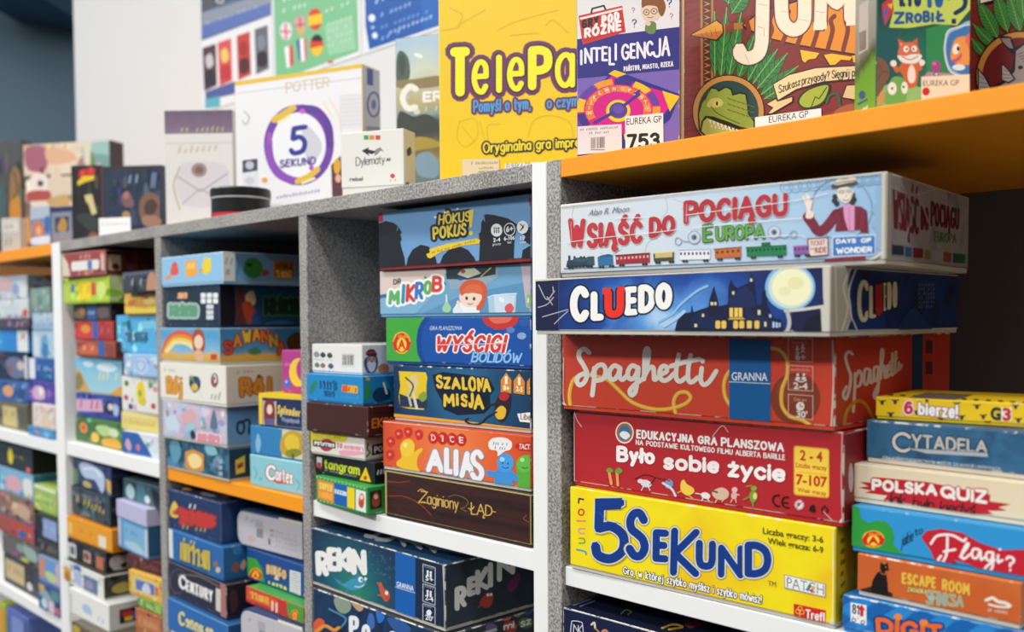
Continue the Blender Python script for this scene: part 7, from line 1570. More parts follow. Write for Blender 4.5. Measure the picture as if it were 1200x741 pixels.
def tree():
    b = Box(POS['tree'], 'mid blue box with a golden leafy tree at right', '#2f82bc', G_B2, edge='#4f94c0', wear=0.15, gap=0.002)
    a = b.front([(350, 52), (527, 73), (529, 175), (352, 149)])
    a.P([(350, 52), (460, 64), (462, 166), (352, 150)], '#357fb4'); a.B([(368, 110), (376, 80), (386, 110), (380, 142), (372, 140)], '#86b4d4'); a.P([(456, 64), (530, 72), (530, 180), (456, 164)], '#d3c9a4')
    a.B([(450, 120), (458, 90), (486, 70), (516, 78), (530, 110), (520, 150), (480, 156), (456, 146)], '#c9a02a'); a.B([(464, 110), (480, 84), (508, 92), (512, 130), (484, 142)], '#dfc23c'); a.B([(470, 140), (500, 130), (522, 144), (500, 160), (474, 158)], '#8a8a2a'); a.S([(492, 150), (494, 170)], 6, '#5a4020')
    b.done()
def cortex():
    b = Box(POS['cortex'], 'pale turquoise box with white lettering on a red underline', '#8cc6d0', G_B2, edge='#a9ced4', wear=0.2, gap=0.002)
    a = b.front([(349, 148), (527, 179), (529, 290), (350, 251)])
    a.P([(402, 220), (440, 232), (488, 236), (486, 248), (440, 246)], '#c9483f'); a.K('C', 402, 182, 234, 436, 186, 238, 9, '#f4f4f0', [(3, '#a84a40')]); a.K('ortex', 434, 190, 236, 492, 202, 250, 4.6, '#f4f4f0', [(2, '#a84a40')])
    a.S([(362, 190), (372, 210), (366, 226)], 4, '#74b0bc'); a.S([(500, 230), (514, 250), (506, 270)], 4, '#74b0bc'); a.C(384, 230, 5, 6, '#74b0bc')
    b.done()
moon(); gem(); tree(); cortex()
# two upright orange boxes on top of the magenta one
for (x, y, z, W, H, D), lab, c in (((-1.0855, 0.06, POS['moon'][2] + POS['moon'][5], 0.045, 0.036, 0.07), 'small orange box lying on the magenta box', '#cf7a22'),):
    b = Box((x, y, z, 1, W, H, D), lab, c, G_B2, edge='#b9722a', wear=0.15, gap=0.002); a = b.front(); a.B([(10, 40), (40, 20), (80, 50), (40, 80)], '#e3a53c'); b.done()
b = Box((-1.083, 0.062, POS['moon'][2] + POS['moon'][5] + 0.036, 2, 0.042, 0.05, 0.065), 'small dark box with orange and red corner, above the magenta box', '#4a2a1e', G_B2, edge='#7a4a2a', wear=0.15, gap=0.002)
a = b.front(); a.P([(0, 20), (60, 0), (60, 60), (0, 70)], '#d9822a'); a.P([(0, 70), (100, 60), (100, 100), (0, 100)], '#a8332a'); b.done()

G_L = 'games stacked left under the orange board'
def plush():
    b = Box(POS['plush'], 'navy box with fat red lettering and a yellow star figure', '#24355e', G_L, edge='#4a5a80', wear=0.25, top='#23304c', right='#1c3a6a')
    a = b.front([(77, 263), (242, 319), (245, 461), (80, 391)])
    a.B([(84, 330), (96, 306), (110, 330), (120, 350), (100, 362), (84, 352)], '#e0bf4a'); a.C(96, 344, 7, 9, '#c96a3a'); a.G(106, 322, 384, 228, 356, 406, 6, 13, '#c2362f', [(4, '#7a2a3a')], 7); a.W(138, 328, 184, 340, 14, 5, '#cfd0d8', 3); a.W(118, 396, 200, 414, 12, 5, '#a9a05a', 3)
    t = b.top([(549, 208), (740, 253), (242, 319), (77, 263)]); t.B([(180, 280), (260, 262), (300, 274), (220, 296)], '#8a8a9a'); t.C(140, 266, 18, 5, '#c9a84a', 14); t.B([(250, 290), (330, 276), (340, 284), (270, 300)], '#b9b6a8')
    b.done()
def letterblue():
    b = Box(POS['letterblue'], 'bright blue box with yellow lettering and a white left edge', '#2a67a8', G_L, edge='#4a7aac', wear=0.25, right='#255f98')
    a = b.front([(78, 395), (259, 466), (261, 581), (80, 500)])
    a.P([(78, 395), (92, 400), (94, 506), (80, 500)], '#d9dcdc'); a.G(118, 438, 502, 218, 474, 544, 6, 7, '#cdb63f', [(4, '#1c4a7a')], 8); a.W(126, 438, 170, 454, 10, 4, '#e6c86a', 2); a.C(236, 520, 8, 12, '#8a6a5a'); a.C(244, 540, 8, 10, '#c9b99a')
    r = b.right([(259, 466), (751, 382), (752, 485), (261, 581)]); r.B([(290, 540), (300, 516), (314, 520), (310, 548)], '#8a5a4a'); r.B([(318, 530), (330, 506), (340, 520), (330, 540)], '#c9a88a'); r.B([(296, 470), (320, 462), (322, 484), (300, 490)], '#3f7ab4')
    b.done()
def century():
    b = Box(POS['century'], 'dark plum box with white lettering and a pink right end', '#2c2a3c', G_L, edge='#5a5664', wear=0.25, right='#221f2a')
    a = b.front([(79, 504), (269, 584), (271, 705), (81, 614)])
    a.P([(250, 578), (270, 586), (272, 706), (252, 696)], '#a8706a'); a.O(110, 572, 26, 40, 3, '#5a5670'); a.K('C', 112, 546, 594, 138, 556, 604, 8, '#eceae6'); a.K('ENTURY', 136, 566, 604, 226, 604, 644, 6, '#eceae6'); a.W(140, 606, 226, 644, 12, 4, '#b9b4b4', 2)
    a.P([(236, 594), (252, 600), (252, 676), (236, 668)], '#cfcac4'); a.S([(110, 550), (180, 556), (246, 590)], 3, '#8a7a5a')
    r = b.right([(269, 584), (754, 485), (755, 593), (271, 705)]); r.B([(280, 620), (300, 600), (310, 650), (290, 680)], '#4a3030')
    b.done()
def yellowtext():
    b = Box(POS['yellowtext'], 'blue box with pale yellow lettering, under the dark plum box', '#2f6aae', G_L, edge='#5a86b4', wear=0.25, right='#28598e')
    a = b.front([(74, 625), (274, 719), (277, 838), (76, 732)])
    a.K('C', 110, 668, 716, 134, 676, 726, 8, '#d9cf9a', [(3, '#1f4a80')]); a.G(134, 690, 724, 230, 730, 768, 6, 6, '#d9cf9a', [(3, '#1f4a80')], 9)
    b.done()
plush(); letterblue(); century(); yellowtext()

G_L2 = 'games stacked right under the orange board'
def case(key, label, seed):
    """a hinged case lying on its side: rounded spine at the left, pale printed sleeve"""
    x, y, z, yw, W, H, D = POS[key]
    r = tag(empty('game_case', (x, y, z), yw), label, 'board game', G_L2)
    def rounded(name, x0, x1, z0, z1, y0, y1, rad, m):
        pts = []
        for cx, cz, a0 in ((x0 + rad, z0 + rad, 180), (x1 - 0.002, z0 + 0.002, 270), (x1 - 0.002, z1 - 0.002, 0), (x0 + rad, z1 - rad, 90)):
            rd = rad if cx == x0 + rad else 0.002
            for i in range(7): t = math.radians(a0 + 15 * i); pts.append((cx + rd * math.cos(t), cz + rd * math.sin(t)))
        bm = bmesh.new(); f = [bm.verts.new((px, y0, pz)) for px, pz in pts]; k = [bm.verts.new((px, y1, pz)) for px, pz in pts]; n = len(pts)
        bm.faces.new(f); bm.faces.new(k[::-1])
        for i in range(n): bm.faces.new((f[i], k[i], k[(i + 1) % n], f[(i + 1) % n]))
        bmesh.ops.recalc_face_normals(bm, faces=bm.faces)
        mb = MB(); mb.bm(bm, lambda fc: ink(m) if isinstance(m, str) else m); return mb
    H_ = min(H, 0.0525)
    if H > H_ + 0.005:                                             # a plain tray under the second case
        mb = MB(); mb.box(0.002, 0.002, 0.0003, W - 0.002, D - 0.01, H - H_, '#2f4a70', 0.001); mb.build('tray', r)
    z0 = H - H_ + 0.0006
    rounded('shell', 0, W, z0, H - 0.0003, 0.002, D, 0.016, '#24466e').build('shell', r)
    mb = rounded('sleeve', 0.003, W - 0.001, z0 + 0.003, H - 0.003, 0, 0.004, 0.014, '#bfbcc2')
    a = Art(mb, (0, 0, z0), (1, 0, 0), (0, 0, 1), W, H_, None, 1e-4, clip=(0.004, 0.004, W - 0.002, H_ - 0.004))
    a.W(12, 30, 40, 30, 12, 3, '#a4a2aa', seed); a.R(30, 20, 42, 40, '#a9a8b0'); a.R(32, 42, 42, 66, '#8a8a92'); a.C(24, 74, 6, 9, '#c9a8ae'); a.R(52, 36, 58, 42, '#c4807e'); a.R(52, 50, 58, 56, '#9a9cb4')
    for i in range(4): a.W(60, 42 + 12 * i, 92, 42 + 12 * i, 5, 1.6, '#a4a2aa', seed + i)
    a.R(50, 62, 53, 78, '#6a6a74'); mb.build('sleeve', r)
    mb = MB(); mb.box(W - 0.055, 0.0015, H - 0.004, W - 0.003, 0.004, H - 0.0006, '#d3cdb0', 0.0004, 1); mb.build('clasp', r)
case('caseA', 'pale grey case with rounded blue spine, directly under the orange board', 1)
def bingo():
    b = Box(POS['bingo'], 'royal blue box with green badge end, cream lettering and a barcode', '#204a8a', G_L2, edge='#3a5f96', wear=0.2, top='#1a3a70')
    a = b.front([(339, 458), (527, 520), (529, 634), (341, 563)])
    a.P([(339, 490), (370, 498), (390, 530), (400, 586), (341, 566)], '#3f9a3a'); badge(a, 368, 550, 20, 22)
    a.K('BINGO', 404, 516, 548, 470, 538, 570, 6, '#d9b98a', [(2, '#6a3a20')], arc=5); a.K('&', 430, 548, 566, 446, 552, 570, 4, '#e9d0a0'); a.K('LOTTO', 410, 570, 598, 472, 590, 618, 6, '#c9cf8a', [(2, '#3a4a20')])
    a.P([(482, 534), (518, 544), (518, 622), (482, 610)], '#e6e6e4')
    for i in range(9): a.P([(485, 540 + 8 * i), (515, 549 + 8 * i), (515, 552 + 8 * i), (485, 543 + 8 * i)], '#7f8288')
    b.done()
def redsmall():
    b = Box(POS['redsmall'], 'flat red box with green corner and yellow badge', '#c0382e', G_L2, edge='#b9503a', wear=0.2, top='#3f9a44', gap=0.002)
    a = b.front([(335, 587), (528, 659), (529, 720), (336, 643)])
    a.P([(340, 596), (440, 634), (440, 668), (340, 630)], '#d9582f'); a.G(350, 602, 628, 412, 624, 652, 5, 5, '#e2b04a', (), 10); a.S([(424, 640), (424, 668)], 7, '#e9c9b9', False); a.S([(438, 646), (438, 674)], 7, '#e9c9b9', False); a.P([(470, 640), (530, 660), (530, 724), (480, 704)], '#4a9a3c'); badge(a, 498, 684, 13, 17)
    b.done()
bingo(); redsmall()
case('caseB', 'pale grey case with rounded blue spine, below the flat red box', 7)

# ================================================================== middle unit, left bay (out of focus)
PLAIN = ('b1r', 'b1u', 'b1n', 'a15')
def game(key, label, base, group, draw=None, side=None, **kw):
    kw.setdefault('wear', 0.15); kw.setdefault('gap', 0.0025)
    b = Box(POS[key], label, base, group, **kw)
    a = b.front(); sd = sum(map(ord, key))
    if isinstance(base, str) and key not in PLAIN: a.bits(base, 26, sd)
    if draw: draw(a)
    if isinstance(kw.get('right'), str) and key not in PLAIN: b.right().bits(kw['right'], 16, sd + 1, 45)
    if side: side(b.right())
    b.done()
G_1 = 'games stacked left in the left bay'
def f(a): a.P([(0, 0), (14, 40), (20, 100), (0, 100)], '#d9c9b0'); a.RR(22, 36, 86, 74, 4, '#e6ddd6', 0, 8); a.R(60, 38, 70, 72, '#4a76b0'); a.W(40, 28, 70, 28, 16, 3, '#d0a8a0', 1); a.R(90, 20, 97, 80, '#d9b9a8')
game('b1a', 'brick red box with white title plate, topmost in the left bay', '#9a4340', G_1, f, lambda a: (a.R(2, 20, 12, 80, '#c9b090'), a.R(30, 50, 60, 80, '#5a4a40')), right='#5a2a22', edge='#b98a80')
def f(a): a.R(6, 10, 14, 90, '#b9cc4a'); a.C(22, 40, 4, 18, '#3f7ab4'); a.R(34, 16, 62, 84, '#efd31c'); a.R(62, 22, 72, 70, '#c9503a'); a.C(84, 50, 10, 30, '#cfe07a'); a.W(36, 60, 60, 60, 30, 4, '#d9b018', 2)
game('b1b', 'lime green box with a yellow panel', '#b4cf36', G_1, f, lambda a: a.R(0, 0, 30, 100, '#c4cf9a'), right='#8fae3a')
def f(a): a.B([(6, 60), (22, 20), (36, 50), (24, 86)], '#8a6a58'); a.C(26, 44, 8, 20, '#b98a5a'); a.R(40, 0, 62, 100, '#2f68b0'); a.W(42, 60, 60, 60, 20, 3, '#c9d6e6', 1); a.B([(66, 30), (90, 24), (96, 70), (70, 76)], '#7a6a66')
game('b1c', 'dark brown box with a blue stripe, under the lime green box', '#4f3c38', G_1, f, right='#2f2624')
def f(a): a.B([(4, 70), (14, 20), (44, 24), (48, 80), (20, 90)], '#cf3a34'); a.C(30, 40, 12, 22, '#d9913a'); a.R(48, 0, 62, 100, '#2f5fae'); a.R(66, 20, 92, 80, '#a8343a'); a.W(68, 60, 92, 60, 30, 3, '#d0706a', 2)
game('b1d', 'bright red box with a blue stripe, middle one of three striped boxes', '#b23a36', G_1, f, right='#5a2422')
def f(a): a.B([(10, 80), (16, 30), (50, 24), (54, 80)], '#c9623a'); a.W(18, 60, 48, 60, 26, 4, '#e0b09a', 2); a.R(58, 0, 74, 100, '#3560a4'); a.R(78, 20, 96, 90, '#8a4038')
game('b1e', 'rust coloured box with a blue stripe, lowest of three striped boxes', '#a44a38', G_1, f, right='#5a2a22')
def f(a): a.P([(0, 40), (10, 36), (20, 60), (34, 100), (0, 100)], '#c9a45a'); a.B([(0, 56), (10, 44), (18, 70), (10, 90), (0, 90)], '#8a7a4a'); a.P([(70, 100), (100, 70), (100, 100)], '#e0a028'); a.W(50, 60, 94, 54, 20, 3, '#e9d98a', 1); a.C(70, 26, 22, 12, '#cfe4ec'); a.C(30, 20, 12, 8, '#c0dcea')
game('b1f', 'light blue box with a sandy cliff, tallest of the left stack', gradp(((0.0, '#a4cbd4'), (0.5, '#8fc4d8'), (1.0, '#6fb2d2')), 'Z', 0.065, 0.2, 25), G_1, f, right='#4a86a4')
def f(a): a.P([(0, 30), (60, 20), (64, 70), (0, 80)], '#cfa9c4'); a.W(6, 66, 56, 60, 40, 4, '#c9486a', 2); a.C(78, 50, 12, 30, '#2a2c4a'); a.C(80, 46, 6, 14, '#d9c9c4'); a.B([(88, 30), (98, 50), (94, 80), (86, 70)], '#a8b9d9')
game('b1g', 'violet blue box with pink lettering', '#3c4a9c', G_1, f, right='#26306a')
def f(a): a.B([(0, 30), (20, 10), (40, 40), (30, 80), (0, 90)], '#3f6a3a'); a.C(18, 44, 9, 20, '#e0903a'); a.C(18, 44, 5, 11, '#cf4a30'); a.C(44, 70, 9, 18, '#ecbf4a'); a.B([(46, 30), (70, 20), (90, 40), (60, 60)], '#b4d08a'); a.B([(60, 70), (90, 60), (98, 90), (64, 96)], '#e0a83a'); a.C(84, 40, 10, 16, '#cfe0b4')
game('b1h', 'multicoloured green box with round fruit shapes, lowest of the left stack', '#4f7a44', G_1, f, right='#3a4a34')

G_1R = 'games stacked right in the left bay'
def f(a): a.P([(0, 0), (100, 0), (100, 14), (0, 20)], '#5a5c6a'); a.W(24, 64, 60, 62, 30, 4, '#a9a9a4', 2); a.B([(70, 90), (76, 20), (92, 16), (98, 80), (84, 96)], '#b98a6a')
game('b1i', 'dark grey box, topmost of the right stack in the left bay', '#3d3f48', G_1R, f)
def f(a): a.P([(0, 60), (60, 70), (100, 56), (100, 100), (0, 100)], '#e3c94a'); a.W(10, 56, 46, 54, 30, 4, '#d2472f', 3); a.C(74, 40, 18, 14, '#ecd07a')
game('b1j', 'orange and yellow box with red lettering, under the dark grey box', '#e2a43c', G_1R, f)
def f(a): a.G(22, 42, 72, 78, 40, 70, 6, 3, '#2a4a60', (), 11); a.R(2, 84, 10, 96, '#c96a7a'); a.B([(60, 20), (90, 14), (94, 30), (70, 36)], '#7abfe0')
game('b1k', 'square sky blue box with thin dark lettering', '#56aad8', G_1R, f)
def f(a): a.B([(30, 60), (44, 20), (66, 24), (70, 70), (50, 86)], '#b9cfe6'); a.O(50, 50, 12, 22, 4, '#8a9cc4'); a.R(88, 10, 97, 40, '#c9d9ea')
game('b1l', 'powder blue box with a pale oval emblem', '#9dbfe0', G_1R, f)
def f(a):
    a.C(52, 46, 12, 30, '#e6d23a', 20); a.C(52, 24, 9, 12, '#ecc81e'); a.C(56, 66, 10, 12, '#d9c02a'); a.C(50, 44, 5, 10, '#8aa83a')
    for x, y, c in ((14, 20, '#4a7a4a'), (12, 60, '#b94a6a'), (24, 84, '#3a4a6a'), (84, 76, '#c23a5a'), (90, 30, '#d98a9a'), (78, 20, '#6a9a5a')): a.C(x, y, 6, 8, c)
game('b1m', 'white box with a yellow flower and scattered coloured dots', '#e3e0d6', G_1R, f)
def f(a): a.W(10, 64, 90, 64, 30, 2, '#c4a84a', 2); a.R(4, 10, 96, 20, '#e9dc9a')
game('b1n', 'thin pale yellow box', '#dfcd7c', G_1R, f)
def f(a): a.P([(0, 0), (44, 0), (70, 60), (84, 100), (0, 100)], '#2f5fa8'); a.B([(8, 60), (16, 30), (26, 60), (20, 84)], '#c9a4b4'); a.C(44, 62, 6, 14, '#c97a90'); a.W(62, 40, 92, 40, 10, 2, '#b9c9dc', 2)
game('b1o', 'blue and white box with a diagonal curve, lowest of its stack', '#d3dde6', G_1R, f)

G_1L = 'games stacked left on the lower shelf of the left bay'
def f(a): a.B([(18, 20), (40, 6), (80, 24), (84, 70), (76, 96), (60, 60), (30, 60)], '#b4c6e0'); a.C(38, 84, 12, 12, '#b9a860'); a.B([(2, 40), (12, 50), (10, 96), (2, 90)], '#5a8a4a'); a.P([(88, 40), (100, 46), (100, 90), (90, 80)], '#d9b04a'); a.S([(30, 30), (60, 20), (74, 40)], 5, '#e6edf6')
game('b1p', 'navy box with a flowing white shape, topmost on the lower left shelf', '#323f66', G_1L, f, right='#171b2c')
def f(a): a.W(12, 52, 90, 62, 24, 3.4, '#d0b03a', 2); a.W(30, 28, 80, 32, 14, 2.6, '#8a9094', 4); a.C(40, 84, 12, 8, '#6a7478')
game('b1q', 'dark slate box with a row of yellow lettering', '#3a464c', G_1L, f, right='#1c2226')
def f(a): a.R(4, 30, 12, 80, '#e9c46a'); a.R(72, 40, 88, 90, '#e6dcc6'); a.W(30, 56, 60, 58, 16, 3, '#c9801c', 2)
game('b1r', 'plain amber box with a white label patch', '#e69a1e', G_1L, f, right='#b9741a')
def f(a): a.R(2, 20, 24, 90, '#d3cfc6'); a.R(8, 34, 20, 76, '#5a6a7a'); a.R(44, 30, 62, 84, '#c9a49a'); a.C(52, 56, 7, 20, '#8a4a44'); a.R(76, 30, 94, 90, '#b9704a')
game('b1s', 'black box printed with small framed pictures', '#2c2a2c', G_1L, f, lambda a: a.B([(4, 30), (20, 20), (24, 80), (6, 90)], '#b9b4ac'), right='#26221f')
def f(a): a.R(0, 30, 20, 86, '#d0a45a'); a.B([(4, 60), (14, 50), (18, 86), (6, 90)], '#b9742f'); a.R(30, 0, 46, 24, '#3f6fb4'); a.B([(28, 40), (44, 34), (48, 84), (34, 96)], '#a9b6d8'); a.R(52, 28, 86, 96, '#5a7896'); a.C(66, 62, 10, 20, '#9a8aa8')
game('b1t', 'white box with blue and tan picture windows', '#e2e2de', G_1L, f, lambda a: (a.R(0, 14, 30, 100, '#3a3a2e'), a.C(14, 60, 8, 22, '#a89a4a')), right='#4a4a40')
def f(a): a.B([(34, 50), (44, 36), (56, 44), (54, 66), (40, 68)], '#a9c4e2'); a.W(52, 70, 90, 80, 20, 3, '#b4bcd4', 2); a.R(2, 20, 8, 90, '#cfcabc')
game('b1u', 'plain white box with a dark square emblem on its side', '#e6e5e0', G_1L, f, lambda a: (a.R(8, 26, 26, 78, '#26262a'), a.R(10, 34, 18, 54, '#c23a3a'), a.R(18, 40, 25, 68, '#3a6ac4'), a.R(12, 56, 18, 72, '#e0c02a')), right='#d3d2cc')
def f(a): a.R(4, 10, 24, 96, '#b9a23a'); a.R(30, 6, 60, 90, '#6a5a4a'); a.R(64, 14, 96, 90, '#8a7a6a')
game('b1v', 'brown box with an ochre patch, under the plain white box', '#5f5648', G_1L, f)

G_1Q = 'games stacked right on the lower shelf of the left bay'
def f(a): a.P([(0, 0), (100, 0), (100, 16), (0, 10)], '#3a4a50'); a.C(20, 56, 12, 34, '#a9c4c8'); a.R(38, 10, 60, 90, '#4a7a88'); a.C(66, 70, 7, 18, '#d0d9d6'); a.B([(80, 20), (98, 30), (98, 90), (84, 86)], '#14181c')
game('b1w', 'dusty teal box, topmost of its stack on the lower shelf', '#40606a', G_1Q, f, edge='#8aa0a4')
x, y, z, yw, W, H, D = POS['b1x']
b = Box(POS['b1x'], 'tall lavender and blue box with a deep overhanging lid', '#4f8fc0', G_1Q, edge='#b9bcd4', wear=0.1, right='#2a5a80')
a = b.front(); a.R(0, 36, 100, 100, '#5a96c4'); a.R(20, 42, 92, 96, '#7ab0d2'); a.W(26, 60, 70, 62, 8, 3, '#4a7aa4', 2); a.B([(20, 84), (60, 76), (92, 90), (60, 96)], '#a9c9da'); a.R(0, 36, 10, 100, '#b9c4d9'); a.R(92, 40, 100, 100, '#c4cfdc')
mb = MB(); mb.box(-0.0015, -0.0015, H * 0.66, W + 0.0015, D + 0.0015, H + 0.001, ink('#bdb8d6'), 0.001); o = mb.build('lid_cover', b.root); b.done()
def f(a): a.W(20, 66, 90, 66, 40, 3, '#8a5a54', 2)
game('b1y', 'thin maroon box, under the lavender and blue box', '#5a2a2a', G_1Q, f)
def f(a): a.RR(10, 16, 92, 84, 6, '#d9c07a', 0, 12); a.R(22, 30, 78, 72, '#5a74b4'); a.B([(40, 70), (50, 36), (62, 40), (66, 70)], '#c9cfe0'); a.R(80, 34, 90, 70, '#d06a4a')
game('b1z', 'golden yellow box framing a blue picture', '#e0b04c', G_1Q, f)
def f(a): a.W(10, 70, 90, 70, 50, 4, '#d3d9a8', 2); a.R(70, 10, 96, 90, '#9ab85a')
game('b1za', 'thin grass green box', '#6fa04a', G_1Q, f)
def f(a): a.R(6, 6, 94, 30, '#b9744a'); a.W(14, 24, 86, 24, 12, 3, '#d9a07a', 2); a.R(6, 40, 94, 96, '#9a5a3a')
game('b1zb', 'terracotta box, lowest of its stack', '#a5633e', G_1Q, f)

# ================================================================== far left unit (strongly out of focus)
G_A1 = 'games stacked left in the far left unit'
def f(a): a.R(40, 10, 70, 60, '#c9a8ae'); a.C(76, 56, 7, 22, '#8a9cc4'); a.R(84, 20, 97, 90, '#d3d8dc')
game('a1', 'pale grey box, topmost of the far left stack', '#b9c2ca', G_A1, f, lambda a: (a.R(4, 20, 60, 80, '#98a6b4'), a.C(30, 50, 14, 26, '#6f86ac')), right='#8f9aa2')
def f(a): a.R(50, 30, 80, 80, '#c4d0d6'); a.C(94, 70, 5, 22, '#c9503a'); a.R(84, 16, 92, 60, '#d9d6cc')
game('a2', 'off-white box with a small red spot', '#cdd6d8', G_A1, f, right='#a9b0b2')
def f(a): a.W(54, 66, 90, 66, 40, 3, '#c99aae', 2)
game('a3', 'low plum coloured box with pink print', '#4f4258', G_A1, f)
def f(a): a.R(46, 0, 78, 100, '#2f86cc'); a.R(78, 0, 100, 100, '#e2e4e2'); a.W(82, 50, 98, 50, 16, 3, '#b9bcc0', 2); a.C(90, 30, 4, 10, '#c98a7a')
game('a4', 'half blue, half white box', '#3f90d0', G_A1, f)
def f(a): a.B([(50, 40), (66, 16), (90, 30), (92, 80), (64, 90)], '#6a7490'); a.C(84, 46, 8, 16, '#c9b9b4'); a.C(60, 60, 6, 12, '#8a5a6a'); a.R(92, 10, 99, 90, '#c4cad4')
game('a5', 'dark navy box with grey figures, over a blue box', '#283048', G_A1, f)
def f(a): a.C(56, 50, 12, 26, '#d9a06a'); a.C(84, 56, 10, 24, '#2f4a80'); a.W(66, 30, 94, 30, 14, 3, '#a9bcd9', 2)
game('a6', 'steel blue box with an orange disc', '#3f66a0', G_A1, f)
def f(a): a.R(46, 16, 78, 90, '#cdbb7a'); a.W(50, 50, 74, 50, 20, 3, '#8a7a4a', 2); a.R(82, 10, 98, 90, '#5a5448')
game('a7', 'khaki box, lowest of the far left stack', '#6f6a54', G_A1, f)
G_A2 = 'games stacked beside the far left white post'
def f(a): a.R(10, 20, 90, 70, '#8aa39a'); a.C(50, 50, 16, 24, '#6a8a80')
game('a8', 'grey green box, topmost beside the far left post', '#7d968e', G_A2, f)
def f(a): a.W(10, 40, 90, 40, 20, 4, '#d9e2ea', 2); a.R(10, 60, 90, 90, '#8fb0cc')
game('a9', 'pale blue grey box, second beside the far left post', '#a9bfd2', G_A2, f)
def f(a): a.B([(44, 80), (52, 20), (70, 24), (74, 80), (60, 96)], '#3a7fb4'); a.C(62, 34, 9, 14, '#6aa8c4'); a.R(6, 16, 34, 90, '#cfdbe2')
game('a10', 'whitish blue box with a blue standing figure', '#a8c4d6', G_A2, f)
def f(a): a.R(0, 0, 26, 100, '#dfe4ea'); a.W(36, 54, 94, 54, 26, 4, '#a9c4e6', 2)
game('a11', 'deep blue box with a white left end', '#2a5c9e', G_A2, f)
def f(a): a.B([(14, 60), (30, 24), (60, 30), (64, 76), (34, 86)], '#cfa9c9'); a.C(50, 46, 10, 20, '#efe0dc'); a.C(80, 50, 8, 18, '#8a6ab4')
game('a12', 'purple box with a pale pink figure', '#54429a', G_A2, f)
def f(a): a.W(16, 34, 84, 34, 18, 4, '#d98a84', 2); a.B([(40, 60), (60, 50), (84, 66), (70, 92), (44, 88)], '#e2c9a8')
game('a13', 'cream and pink box with red print', '#e0d3cc', G_A2, f)
def f(a): a.C(40, 50, 9, 26, '#b98aa0'); a.C(76, 56, 10, 26, '#8fc0e6')
game('a14', 'low sky blue box on the far left white shelf', '#4f96cc', G_A2, f)
G_A3 = 'games stacked left on the far left lower shelf'
def f(a): a.C(58, 50, 5, 32, '#e0cc1c'); a.W(66, 50, 84, 50, 10, 1.6, '#b9ae2a', 2); a.C(92, 86, 4, 12, '#dc6a64')
game('a15', 'black box with a yellow disc', '#2e3034', G_A3, f, lambda a: a.C(40, 44, 9, 20, '#b9a818'), right='#121214')
def f(a): a.B([(44, 50), (60, 20), (76, 40), (74, 80), (50, 84)], '#d9a9b4'); a.B([(80, 30), (96, 20), (98, 80), (84, 86)], '#e0e2dc'); a.C(92, 84, 4, 8, '#e0b04a')
game('a16', 'light blue box with pink and white blossoms', '#7fb0d0', G_A3, f, right='#2a6a7a')
def f(a): a.B([(50, 60), (70, 24), (92, 40), (84, 80)], '#c9a48a'); a.C(60, 40, 6, 12, '#d9c4a0'); a.W(70, 84, 96, 86, 12, 2, '#d9c0a8', 2)
game('a17', 'dusky brown red box with beige swirls', '#8f6a60', G_A3, f, right='#5a4a44')
def f(a): a.R(50, 10, 98, 40, '#c2483a'); a.C(74, 64, 8, 22, '#3a5fb0')
game('a18', 'red and blue box, third from bottom at far left', '#a8504a', G_A3, f, right='#2f4f8a')
def f(a): a.R(6, 12, 40, 90, '#6a6460'); a.C(50, 40, 10, 20, '#8a9a94'); a.B([(60, 20), (90, 24), (92, 70), (66, 70)], '#9ab0a8'); a.C(36, 74, 6, 10, '#b04a8a'); a.C(62, 84, 10, 10, '#c4c83a')
game('a19', 'grey speckled box with pink and lime spots', '#5c5c5c', G_A3, f, right='#2a2a2c')
def f(a): a.R(6, 14, 60, 80, '#cdb88a'); a.W(12, 50, 56, 52, 20, 3, '#8a7a5a', 2); a.C(74, 70, 8, 14, '#d6d6d2'); a.R(84, 10, 98, 90, '#4a4a4a')
game('a20', 'dark box with a tan panel, lowest on the far left lower shelf', '#3c3c3c', G_A3, f, right='#0f1418')
G_A4 = 'games beside the far left post on the lower shelf'
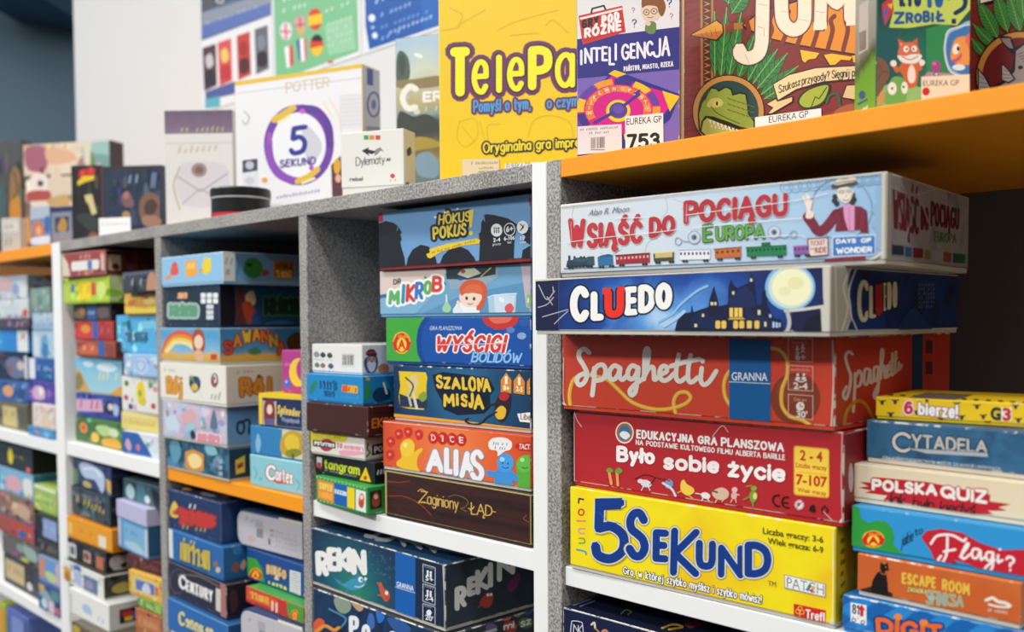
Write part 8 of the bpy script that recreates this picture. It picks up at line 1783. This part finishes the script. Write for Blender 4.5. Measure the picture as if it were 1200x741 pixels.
def f(a): a.W(16, 50, 84, 50, 14, 4, '#d9e2b4', 2); a.R(0, 0, 100, 14, '#dfe6c4')
game('a21', 'yellow green box on the lower shelf beside the far left post', '#a4bf5c', G_A4, f)
def f(a): a.R(34, 10, 96, 84, '#8fa0cc'); a.W(42, 50, 90, 52, 14, 4, '#b9c4e0', 2); a.R(4, 10, 26, 90, '#26262c')
game('a22', 'black box with a periwinkle panel', '#2c2c34', G_A4, f)
def f(a): a.W(20, 60, 90, 60, 40, 5, '#8a8480', 2)
game('a23', 'low charcoal box under the periwinkle panel', '#44403e', G_A4, f)
def f(a): a.R(40, 10, 80, 70, '#6a9ad0'); a.R(6, 10, 30, 80, '#d08a74'); a.B([(30, 60), (60, 50), (90, 70), (60, 90)], '#b9cf8a'); a.R(84, 10, 98, 90, '#c9b4bc')
game('a24', 'patchwork box of blue, coral and green', '#7f96b8', G_A4, f)
def f(a): a.B([(4, 40), (30, 20), (60, 40), (40, 60)], '#8fa8b4'); a.C(28, 72, 14, 18, '#c4dbe9'); a.B([(46, 60), (66, 50), (74, 90), (50, 96)], '#d9c0cc'); a.C(86, 78, 9, 14, '#d0707a'); a.R(4, 6, 30, 30, '#c9a060'); a.R(60, 10, 96, 44, '#5a8a8a')
game('a25', 'dark blue patchwork box with pale blobs, lowest beside the far left post', '#35568a', G_A4, f)

# upright boxes under the second white shelf, cut by the lower frame edge
G_A5 = 'upright games on the bottom shelf of the far left unit'
for (x, w, dd), lab, c1, cols in (((-2.262, 0.048, 0.2), 'upright yellow green box with an orange patch, at the lower left frame corner', '#a9b84a', ('#e09a34', '#d9c23a')),
                                  ((-2.205, 0.13, 0.2), 'upright violet blue box beside a yellow green one, at the lower frame edge', '#5f72b4', ('#7f90c8', '#4a5a9a'))):
    b = Box((x, 0.012, -0.9, 0, w, 0.298, dd), lab, c1, G_A5, wear=0.15)
    a = b.front(); a.bits(c1, 14, 5); a.RR(20, 4, 80, 30, 8, cols[0], 0, 4); a.R(14, 40, 86, 80, cols[1]); b.done()
